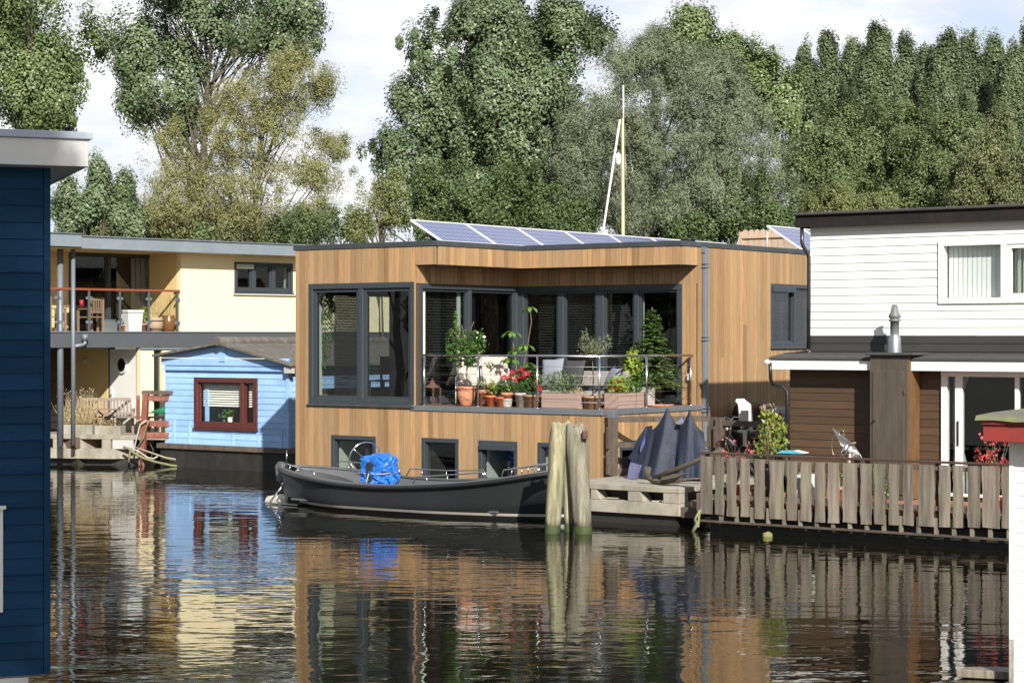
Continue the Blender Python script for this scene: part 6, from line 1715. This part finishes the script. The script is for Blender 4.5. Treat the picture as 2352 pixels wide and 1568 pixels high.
m.build('hoop', rust, t); n = 70; b0 = RNG.normal(size=(n, 3)) * (.06, .06, 0) + (0, 0, .4); dd = norm(RNG.normal(size=(n, 3)) * (.5, .4, 0) + (0, 0, 1)); leaf_obj('stalks', b0 + dd * RNG.uniform(.1, .45, (n, 1)), norm(RNG.normal(size=(n, 3))), .2, .014, L_dry, t, dd)
t = onbal(388, .45, 'brown glazed ribbed jar at the end of the balcony', 'glazed_jar', 'jar', GB); m = MB(); m.lathe([(0, 0), (.15, 0), (.21, .10), (.235, .26), (.22, .38), (.19, .44), (.20, .48), (.17, .48), (.16, .44), (0, .40)], (0, 0, 0), 22); m.build('jar_body', glazedjar, t)
m = MB(); m.lathe([(.214, .12), (.222, .13), (.22, .14)], (0, 0, 0), 22); m.lathe([(.232, .3), (.238, .31), (.23, .32)], (0, 0, 0), 22); m.build('ridge', glazedjar, t)
st = [[(0, 0, .4), (.05, 0, .8), (.02, 0, 1.1)], [(0, 0, .4), (-.08, 0, .7), (-.05, 0, .95)]]; stems(t, st, .006, woodstem, 'twigs')
def gchair(loc, rz, label, group):
    t = thing('garden_chair', label, 'chair', loc, rz, group)
    for sx in (-.24, .24):
        m = MB(); m.box(sx - .025, -.25, 0, sx + .025, -.2, .62); m.build('leg', teak, t); m = MB(); m.box(sx - .025, .2, 0, sx + .025, .25, .95); m.build('leg', teak, t); m = MB(); m.box(sx - .03, -.26, .621, sx + .03, .199, .65); m.build('armrest', teak, t)
    m = MB(); m.box(-.21, -.24, .40, .21, .198, .43); m.build('seat', teak, t); m = MB(); m.box(-.21, .21, .86, .21, .24, .94); m.box(-.21, .21, .52, .21, .24, .58)
    for k in range(5): x = -.16 + .08 * k; m.box(x - .018, .215, .581, x + .018, .235, .859)
    m.build('backrest', teak, t); return t
zc_ = lambda px, y: FY_.l2w(FY_.hit('y', y, px, 720).x, y, zbf)
gchair(zc_(208, .55), FY_.ang + PI + .15, 'teak garden chair with its slatted back at the balcony table', 'chairs on the cream houseboat balcony')
gchair(zc_(122, .5), FY_.ang + PI / 2, 'teak chair at the balcony end, cut off by the navy houseboat', 'chairs on the cream houseboat balcony')
t = onbal(185, 1.0, 'small teak table on the balcony with a red cup', 'garden_table', 'table'); m = MB(); m.box(-.5, -.3, .68, .45, .3, .72); m.build('table_top', teak, t)
for sx in (-.42, .38):
    for sy in (-.25, .25): m = MB(); m.box(sx - .025, sy - .025, 0, sx + .025, sy + .025, .679); m.build('leg', teak, t)
tw = t.location.copy(); t = thing('red_cup', 'small red cup on the balcony table', 'cup', (tw.x + .05, tw.y - .1, tw.z + .722), 0); m = MB(); m.lathe([(0, 0), (.05, 0), (.06, .16), (.05, .16), (.045, .02), (0, .02)], (0, 0, 0), 14); m.build('cup_body', redcup, t)
t = onbal(262, 1.1, 'grey storage crate on the balcony floor', 'storage_crate', 'crate'); m = MB(); m.box(-.45, -.2, 0, .4, .2, .33); m.box(-.47, -.22, .331, .42, .22, .36); m.build('crate_body', M('grey_plastic', (.17, .19, .205), .5), t, .015)

# ================================================================ on the concrete jetty
def onj(px, y, label, name, cat, group=None, rz=0.0, z=None):
    return thing(name, label, cat, JF.l2w(JF.hit('y', y, px, 990).x, y, zt + .002 if z is None else z), JF.ang + rz, group)
def trough(px, y, w_, h_, label, drysort):
    t = onj(px, y, label, 'planter_trough', 'planter', 'stone troughs on the jetty'); boxpot(t, w_, .34, h_, concrete)
    return t
t = trough(180, .30, .98, .26, 'pale stone trough with tall dry grasses and seed heads on the jetty', 0)
n = 420; b0 = np.c_[RNG.uniform(-.42, .45, n), RNG.normal(size=n) * .07, np.full(n, .24)]; dd = norm(np.c_[RNG.normal(size=n) * .28, RNG.normal(size=n) * .22, np.ones(n)]); Lr = RNG.uniform(.15, .95, n)
leaf_obj('dry_grass', b0 + dd * Lr[:, None] * .55, norm(RNG.normal(size=(n, 3)) * (.4, 1, .1)), Lr, .014, L_dry, t, dd)
n = 420; k = RNG.integers(0, 420, n); leaf_obj('seed_heads', (b0 + dd * Lr[:, None] * 1.05)[k] + RNG.normal(size=(n, 3)) * .05 + np.where(b0[k][:, :1] < 0, 1, .6) * np.array([[-.06, 0, 0]]), norm(RNG.normal(size=(n, 3))), .035, .028, L_drypink, t)
ball(t, (.16, 0, .46), (.26, .12, .22), 260, .08, .012, LEAF('ochre_grass', (.40, .26, .06), (.50, .36, .12), gloss=.7), 'ochre_grass', axis_up=1.2, shell=.1)
t = trough(253, .22, .74, .24, 'pale stone trough with low reddish plants, the one nearest the red railing', 1)
ball(t, (.06, 0, .30), (.28, .12, .13), 320, .05, .02, LEAF('heather', (.20, .16, .04), (.30, .20, .07), (.36, .13, .08), gloss=.6), 'heather'); ball(t, (-.22, 0, .3), (.1, .1, .14), 80, .07, .02, L_dry)
t = onj(245, 1.15, 'grey slatted garden bench beside the white porthole door', 'garden_bench', 'bench', rz=.35)
for sx in (-.72, .72):
    m = MB(); m.box(sx - .03, -.28, 0, sx + .03, -.22, .62); m.build('leg', greyteak, t); m = MB(); m.hexa([(sx - .03, .2, 0), (sx + .03, .2, 0), (sx + .03, .26, 0), (sx - .03, .26, 0), (sx - .03, .32, 1.0), (sx + .03, .32, 1.0), (sx + .03, .38, 1.0), (sx - .03, .38, 1.0)]); m.build('leg', greyteak, t); m = MB(); m.box(sx - .035, -.32, .621, sx + .035, .25, .66); m.build('armrest', greyteak, t)
m = MB()
for k in range(5): m.box(-.69, -.26 + k * .1, .42, .69, -.19 + k * .1, .445)
m.build('seat', greyteak, t); m = MB(); m.box(-.69, .31, .86, .69, .35, .94); m.box(-.69, .25, .48, .69, .29, .54)
for k in range(15): x = -.63 + .09 * k; m.hexa([(x - .02, .26, .541), (x + .02, .26, .541), (x + .02, .28, .541), (x - .02, .28, .541), (x - .02, .325, .859), (x + .02, .325, .859), (x + .02, .345, .859), (x - .02, .345, .859)])
m.build('backrest', greyteak, t)
t = onj(238, .62, 'folding teak table with crossed legs in front of the bench', 'folding_table', 'table'); m = MB()
for k in range(5): m.box(-.42, -.26 + .105 * k, .64, .42, -.17 + .105 * k, .665)
m.build('table_top', teak, t)
for s_ in (-1, 1):
    m = MB(); m.tube([(.38 * s_, -.2, 0), (-.28 * s_, -.2, .64)], .022, 6); m.build('leg', teak, t)
    m = MB(); m.tube([(.38 * s_, .2, 0), (-.28 * s_, .2, .64)], .022, 6); m.build('leg', teak, t)
t = onj(225, .85, 'brown slatted crate under the folding table', 'slatted_crate', 'crate'); m = MB()
for k in range(7): m.box(-.35 + .1 * k, -.2, 0, -.28 + .1 * k, .2, .38)
m.box(-.37, -.18, .05, .36, .18, .12); m.build('crate_body', greyteak, t)
t = onj(318, 1.0, 'long low slatted bench running behind the red railing', 'low_bench', 'bench'); m = MB(); m.box(-.62, -.2, .42, 1.9, .2, .46); m.build('seat', greyteak, t)
for x in (-.55, .25, 1.1, 1.8): m = MB(); m.box(x - .02, -.18, 0, x + .02, .18, .419); m.build('leg', blackpipe, t)
# red timber railing and post
rj = Plane(JF, 'f', -.10); redtimber = M('red_brown_timber', (.24, .075, .05), .65, (.17, .055, .04), 3, (3, 3, .8), tone=.12, dirt=(.40, .30, .25), dirt_amt=.45, dirt_scale=3)
t = thing('red_railing', 'red-brown timber railing with a thick leaning post by the blue houseboat', 'railing', (JF.ox, JF.oy, 0), JF.ang)
def q_(px, py): return rj.uz(px, py)
a, b = q_(322, 1048), q_(332, 903); m = MB(); m.hexa([(a[0] - .06, -.1, a[1] - .3), (a[0] + .09, -.1, a[1] - .3), (a[0] + .09, .06, a[1] - .3), (a[0] - .06, .06, a[1] - .3), (b[0] - .07, -.1, b[1]), (b[0] + .08, -.1, b[1]), (b[0] + .08, .06, b[1]), (b[0] - .07, .06, b[1])]); m.build('post', redtimber, t, .01)
m = MB(); c = q_(322, 938); m.box(c[0] - .1, -.13, c[1] - .3, c[0] - .0, -.101, c[1] + .35); m.build('post_plate', redtimber, t, .01)
u1 = q_(384, 900)[0]
for (y0, y1, dk) in ((897, 906, 1), (908, 921, 0), (966, 980, 0), (993, 1006, 0)):
    z0, z1 = q_(350, y1)[1], q_(350, y0)[1]; m = MB(); m.box(b[0] - .05 if not dk else b[0] - .1, -.02 if not dk else -.08, z0, u1 + .4, .06 if not dk else .12, z1); m.build('rail', darktimber if dk else redtimber, t, .008)
t = thing('folded_parasol', 'green canvas parasol folded along the red railing', 'parasol', JF.l2w(q_(362, 940)[0], .12, q_(362, 940)[1]), JF.ang)
m = MB(); m.loft([[(-.34, 0, -.10), (-.34, .01, -.095), (-.34, .02, -.1)], [(.05, -.08, -.12), (.05, .0, .06), (.05, .1, -.1)], [(.55, -.12, -.14), (.55, 0, .26), (.55, .14, -.08)]], closed=True, capends=True, tone=.5); m.build('canvas', greencloth, t); m = MB(); m.tube([(-.42, .01, -.11), (.6, .01, 0)], .018, 6); m.build('pole', teak, t)
t = thing('mooring_ropes', 'bundle of pale mooring ropes looped round the red post and jetty corner', 'rope', (JF.ox, JF.oy, 0), JF.ang)
def r_(pts, r, mat, n_=-.2):
    pl = Plane(JF, 'f', -abs(n_)); mm = MB(); P3 = [(pl.uz(x, y)[0], -abs(n_) if len(p) == 2 else p[2], pl.uz(x, y)[1]) for p in pts for (x, y) in [p[:2]]]
    mm.tube(P3, r, 6); mm.build('rope', mat, t)
r_([(337, 965), (322, 975), (308, 1030), (300, 1040)], .022, ropepale); r_([(345, 962), (338, 975), (330, 1005), (312, 1032)], .018, ropegreen); r_([(283, 1026), (296, 1030), (308, 1040), (330, 1052), (356, 1060), (395, 1069), (440, 1071)], .035, ropegreen)
r_([(300, 1028), (318, 1036), (338, 1050), (352, 1053), (362, 1048)], .022, ropepale); r_([(300, 1030), (297, 1048), (296, 1062)], .03, ropegreen); r_([(310, 1026), (380, 1050), (480, 1066), (600, 1068)], .014, ropepale); r_([(312, 1028), (390, 1055), (500, 1070), (620, 1068)], .014, ropegreen)
r_([(330, 1035), (322, 1050), (326, 1064), (318, 1072)], .02, rust); r_([(345, 1020), (352, 1032), (348, 1050), (350, 1064)], .014, rust)
t = onj(150, 2.6, 'grey timber board wall at the back of the jetty', 'board_wall', 'fence'); m = MB()
for k in range(3): m.box(-1.6, 0, .02 + .2 * k, 1.2, .04, .2 + .2 * k)
m.build('board', greyteak, t)

# trailing plant inside the big cedar window
hx = FA.hit('y', .42, 748, 700); t = thing('hanging_plant', 'dark trailing plant hanging inside the large window of the cedar houseboat', 'hanging plant', FA.l2w(hx.x, .42, ZG - .12), TH)
m = MB(); m.lathe([(0, -.12), (.09, -.10), (.12, 0), (.10, 0), (.08, -.08), (0, -.09)], (0, 0, 0), 14); m.build('pot', rubber, t)
sts, cs, ax = [], [], []
for k in range(9):
    a = 2 * PI * k / 9; L_ = random.uniform(.5, 1.9); pts = [(.1 * math.cos(a), .06 * math.sin(a), 0)]
    for q in np.linspace(.1, 1, 14):
        p = (.1 * math.cos(a) + .12 * math.cos(a) * q ** .5 + .03 * math.sin(9 * q + k), .06 * math.sin(a) + .04 * math.sin(a) * q, .05 - L_ * q); pts.append(p)
        for s_ in (-1, 1): cs.append((p[0] + s_ * .035, p[1], p[2])); ax.append((s_ * .6, 0, -1.0))
    sts.append(pts)
stems(t, sts, .005, woodstem); leaf_obj('leaves', np.array(cs), norm(np.c_[RNG.normal(size=len(cs)) * .3, -np.ones(len(cs)), RNG.normal(size=len(cs)) * .3]), .15, .045, L_bush, t, np.array(ax))
# ================================================================ trees on the far bank
T_pop = LEAF('poplar_leaf', (0.097, 0.150, 0.066), (0.164, 0.221, 0.111), (0.229, 0.273, 0.167), gloss=.45, trans=0.14, spec=.5)
T_popy = LEAF('bright_poplar_leaf', (0.113, 0.170, 0.059), (0.194, 0.256, 0.102), (0.259, 0.303, 0.153), gloss=.45, trans=0.15, spec=.5)
T_pop2 = LEAF('tall_poplar_leaf', (0.081, 0.125, 0.055), (0.138, 0.177, 0.084), (0.182, 0.213, 0.112), gloss=.5, trans=.12, spec=.4)
T_wil = LEAF('willow_leaf', (0.141, 0.174, 0.103), (0.208, 0.243, 0.146), (0.249, 0.280, 0.187), gloss=.55, trans=0.14, spec=.4)
T_gold = LEAF('golden_leaf', (0.180, 0.202, 0.078), (0.280, 0.280, 0.121), (0.348, 0.278, 0.119), gloss=.55, trans=0.16, spec=.4)
T_olv = LEAF('olive_green_leaf', (0.101, 0.148, 0.057), (0.167, 0.211, 0.086), (0.203, 0.203, 0.089), gloss=.5, trans=0.14, spec=.4)
T_dark = LEAF('dark_green_leaf', (0.068, 0.114, 0.039), (0.122, 0.170, 0.063), gloss=.5, trans=0.12, spec=.4)
T_bir = LEAF('birch_leaf', (0.126, 0.161, 0.065), (0.196, 0.218, 0.098), (0.244, 0.244, 0.112), gloss=.5, trans=0.15, spec=.4)
T_lt = LEAF('light_shrub_leaf', (0.156, 0.192, 0.068), (0.232, 0.258, 0.099), gloss=.5, trans=0.15, spec=.4)
GZ = .45
def bl(px, py, rx, ry, d, ry_m=None):
    """crown lobe at a picture position, radii given in picture units at its own distance"""
    p = P(px, py, d); k = d / FX
    return ((p.x, d, p.z), (rx * k, (ry_m if ry_m else rx * k * .9), ry * k))
def tree(name, label, group, d, lobes, mat, ncl, per, crad, L, W, trunk=None, barkm=None, hang=0.0, **kw):
    blobs = [bl(*l[:4], l[4] if len(l) > 4 else d) for l in lobes]
    cx = sum(b[0][0] for b in blobs) / len(blobs)
    bx = P(trunk[0], 700, d).x if trunk else cx
    t = thing(name, label, 'tree', (bx, d, GZ), 0, group)
    off = np.array([bx, d, GZ])
    blobs = [(tuple(np.array(b[0]) - off), b[1]) for b in blobs]
    cc = crown('crown', blobs, ncl, per, crad, L, W, mat, t, **kw)
    top = max(b[0][2] + b[1][2] * .5 for b in blobs)
    m = MB()
    nl = 26 if trunk is None else trunk[2]
    tg = cc[RNG.choice(len(cc), min(nl, len(cc)), replace=False)]
    tx = (P(trunk[1], 700, d).x - bx) if trunk else 0
    limbs(m, (0, 0, -.1), (tx, 0, top * .86), trunk[3] if trunk else .16, [tuple(x) for x in tg], .02)
    m.build('trunk', barkm or bark, t)
    return t
G1, G2, G3, G4 = 'poplars on the far bank', 'trees with autumn-tinted crowns', 'row of tall poplars at the right', 'bushes behind the houseboats'
POP = dict(up=.25, out=.75, rnd=.52, stretch=1.6, inner=.25)
tree('poplar', 'bright green poplar filling the top left corner above the navy houseboat', G1, 64, [(60, -60, 170, 190), (30, 130, 150, 150), (165, 120, 75, 170), (110, 225, 110, 70), (-60, 60, 120, 260)], T_popy, 400, 85, .50, .17, .14, (90, 70, 40, .24), **POP)
tree('poplar', 'open poplar with a forked dark trunk showing, behind the golden tree', G1, 68, [(400, -70, 150, 150), (330, 110, 75, 130), (470, 80, 95, 120), (400, 190, 95, 90), (320, 235, 45, 70), (610, 20, 120, 85), (690, 40, 70, 80), (640, 100, 75, 50), (420, 290, 60, 50)], T_pop, 360, 80, .48, .17, .14, (420, 500, 60, .26), **POP)
tree('golden_tree', 'feathery golden-brown tree with slender bent branches', G2, 61, [(540, 200, 80, 95), (520, 300, 75, 90), (680, 190, 85, 85), (640, 300, 110, 80), (720, 400, 95, 85), (590, 430, 120, 90), (400, 330, 62, 80), (390, 440, 95, 95), (480, 510, 130, 60), (700, 510, 95, 50), (350, 510, 80, 55), (560, 510, 110, 50), (770, 340, 50, 50), (740, 200, 40, 50)], T_gold, 820, 62, .42, .15, .042, (560, 600, 70, .16), up=.3, rnd=.6, inner=.15, stretch=1.1, axis_up=.4, bough=.75, nper=9)
tree('young_poplar', 'small dark poplar with upright tips beside the navy houseboat roof', G1, 60, [(230, 390, 20, 50), (232, 450, 40, 60), (190, 500, 60, 55), (280, 420, 22, 60), (275, 490, 42, 60), (150, 430, 22, 55), (150, 500, 50, 60), (310, 520, 40, 40)], T_pop, 240, 70, .30, .14, .11, bough=.5, nper=8, **POP)
tree('big_poplar', 'largest poplar in the centre, its round crown behind the mast', G1, 66, [(1160, 70, 130, 90), (1010, 140, 90, 80), (1300, 120, 110, 80), (1150, 220, 190, 110), (960, 240, 80, 70), (990, 340, 125, 95), (1200, 360, 170, 120), (915, 370, 55, 55), (960, 440, 95, 70), (1380, 90, 55, 60), (1060, 60, 30, 60), (1290, 40, 40, 50), (1130, 450, 150, 70)], T_pop, 860, 82, .47, .165, .135, (1140, 1150, 50, .30), **POP)
tree('grey_willow', 'large grey-green willow right of the mast', G1, 63, [(1480, 170, 95, 100), (1600, 220, 110, 110), (1390, 300, 110, 110), (1530, 340, 150, 120), (1680, 300, 95, 120), (1740, 400, 90, 95), (1420, 440, 140, 90), (1600, 470, 150, 70), (1500, 100, 40, 45), (1660, 170, 50, 70), (1330, 380, 70, 80), (1320, 480, 90, 60), (1500, 510, 150, 50), (1650, 420, 110, 90)], T_wil, 1500, 75, .44, .20, .038, (1520, 1500, 40, .26), up=.25, rnd=.55, inner=.12, axis_up=.35, stretch=1.2, bough=.85, nper=12)
tree('poplar', 'slim poplar peeking over the willow to its right', G1, 72, [(1590, 70, 32, 60), (1570, 140, 60, 90), (1690, 130, 38, 55), (1655, 150, 40, 70), (1765, 160, 32, 80), (1800, 230, 60, 110), (1740, 220, 50, 80)], T_popy, 260, 75, .46, .17, .14, **POP)
for i, (px, top, w_) in enumerate(((1845, 88, 46), (1898, 92, 40), (1955, 80, 36), (2012, 62, 42), (2072, 92, 44), (2120, 98, 36), (2172, 55, 40), (2226, 76, 44), (2282, 100, 38), (2322, 100, 32), (2365, 70, 44))):
    desc = ['leftmost tall poplar of the right-hand row, next to the willow', 'second tall poplar of the right-hand row counted from the willow', 'slender poplar of the row above the left end of the black roof', 'tall pointed poplar of the row, third highest tip', 'broad-tipped poplar near the middle of the right-hand row', 'short poplar between two taller ones in the right-hand row', 'highest poplar of the right-hand row', 'poplar just right of the highest one in the row', 'lower poplar above the white houseboat window', 'thin low poplar near the right end of the row', 'rightmost poplar cut by the picture edge'][i]
    tree('tall_poplar', desc, G3, 84 + (i % 3) * 2.5, [(px, top + 26, w_ * .26, 40), (px + 8, top + 75, w_ * .75, 60), (px - 12, top + 105, w_ * .9, 60), (px - 6, top + 150, w_ * 1.3, 80), (px + 4, top + 235, w_ * 1.4, 90), (px, top + 330, w_ * 1.4, 90)], T_pop2, 400, 64, .34, .16, .13, (px, px, 24, .14), up=.2, out=.7, rnd=.5, stretch=2.2, inner=.2, bough=.5, nper=7)
for (px, py, rx, ry, d, lab, mt) in ((1905, 330, 95, 85, 74, 'olive-green round tree below the row of poplars, next to the willow', T_olv), (2040, 350, 110, 105, 75, 'rounded olive-green tree in the middle below the poplar row', T_olv), (2180, 365, 110, 105, 73, 'rounded green tree above the white houseboat window', T_olv)):
    tree('round_tree', lab, G2, d, [(px, py, rx, ry), (px - rx * .45, py + ry * .5, rx * .7, ry * .7), (px + rx * .5, py + ry * .55, rx * .7, ry * .75), (px + rx * .2, py - ry * .5, rx * .5, ry * .5), (px, py + ry, rx, ry * .5)], mt, 300, 75, .44, .15, .10, up=.4, rnd=.6, inner=.4)
tree('birch', 'weeping birch with pale branches at the right edge', G2, 68, [(2300, 320, 75, 60), (2260, 390, 70, 70), (2340, 400, 75, 90), (2210, 440, 55, 50), (2290, 460, 110, 40)], T_bir, 330, 70, .36, .13, .08, (2320, 2330, 30, .13), barkm=barkpale, up=.25, rnd=.6, inner=.3, axis_up=-.9, stretch=1.6)
tree('light_bush', 'pale green mounded bush just above the black roof edge', G4, 66, [(1935, 475, 100, 34), (1880, 490, 70, 30), (2010, 490, 80, 30)], T_lt, 150, 80, .30, .11, .07, up=.5, inner=.5)
tree('dark_bush', 'dark green bush below the willow, left of the board screen', G4, 62, [(1680, 480, 75, 60), (1760, 470, 60, 70), (1640, 520, 90, 40), (1770, 520, 70, 40), (1560, 530, 80, 30)], T_dark, 260, 80, .36, .13, .10, up=.4, inner=.3)
tree('dark_bush', 'dark shrubby trees at the foot of the big poplar', G4, 62, [(1010, 460, 70, 55), (1110, 480, 80, 60), (1200, 450, 75, 60), (1260, 500, 70, 50), (980, 510, 70, 40), (1330, 520, 80, 40)], T_dark, 330, 80, .38, .13, .09, up=.4, inner=.3)
tree('yellowish_bush', 'thin yellow-green sapling left of the solar panels', G4, 60, [(880, 500, 45, 50), (920, 520, 40, 35), (850, 470, 28, 40), (900, 450, 30, 30), (830, 530, 35, 30)], T_lt, 110, 60, .30, .11, .06, (880, 875, 26, .06), up=.3, inner=.1)
tree('dark_bush', 'thin dark bush with sky showing through, behind the cream roof', G4, 60, [(745, 520, 55, 35), (690, 530, 50, 28), (800, 540, 45, 24)], T_dark, 80, 55, .32, .11, .07, (740, 750, 24, .06), up=.3, inner=.1)
tree('green_bush', 'green bushes behind the cream houseboat roof', G4, 61, [(230, 530, 90, 40), (350, 540, 90, 35), (480, 555, 110, 30), (620, 555, 90, 28)], T_olv, 240, 75, .34, .13, .09, up=.4, inner=.3)
# far-off wood that closes the gaps low down
wood = np.array([])
n = 9000; xs_ = RNG.uniform(-60, 60, n); hh_ = (2.2 + 1.2 * np.sin(xs_ * .7) + .8 * np.sin(xs_ * 1.9 + 1)); cz = GZ + RNG.random(n) * np.clip(hh_, .5, None); c = np.c_[xs_, RNG.uniform(92, 100, n), cz]
u_ = leaf_obj('far_undergrowth', c, norm(RNG.normal(size=(n, 3)) + (0, -.4, .5)), .7, .5, T_dark); tag(u_, 'dark undergrowth along the foot of the far trees', 'undergrowth', None, 'stuff')

# ---------------------------------------------------------------- unseen trees: one shades the navy cabin, the rest added to darken window reflections
def neartree(x, y, zc, rx, rz, label, ncl, per=46, L=.34, th=.3):
    t = thing('bank_tree', label, 'tree', (x, y, .4), 0, 'trees on the near bank')
    cc = crown('crown', [((0, 0, zc), (rx, rx * .9, rz))], ncl, per, .75, L, L * .75, T_olv, t, inner=.15)
    m = MB(); limbs(m, (0, 0, -.4), (0, 0, zc + rz * .4), th, [tuple(q) for q in cc[:14]], .03); m.build('trunk', bark, t)
s_ = 1 / math.tan(SUN_EL)
def shade_at(tx, ty, tz, run):    # point that lies 'run' metres up-sun of a target
    return (tx + sun_dir.x / math.cos(SUN_EL) * run, ty + sun_dir.y / math.cos(SUN_EL) * run, tz + run * math.tan(SUN_EL))
q = shade_at(-5.5, 17.0, 2.9, 27)
neartree(q[0], q[1], q[2] - 1.25, 3.0, 3.35, 'tall leafy tree on the near bank shading the navy houseboat', 280, 60, .42)

for (x, y, h) in ((-44, 18, 13), (-47, 25, 11), (-43, 32, 14), (-48, 39, 12), (-45, 47, 13), (-50, 11, 12)):  # added out of view so the panes reflect something dark
    neartree(x, y, h * .6, 3.6, h * .42, 'leafy tree added far to the left, out of view, to darken the window reflections', 90, 50, .62, .22)
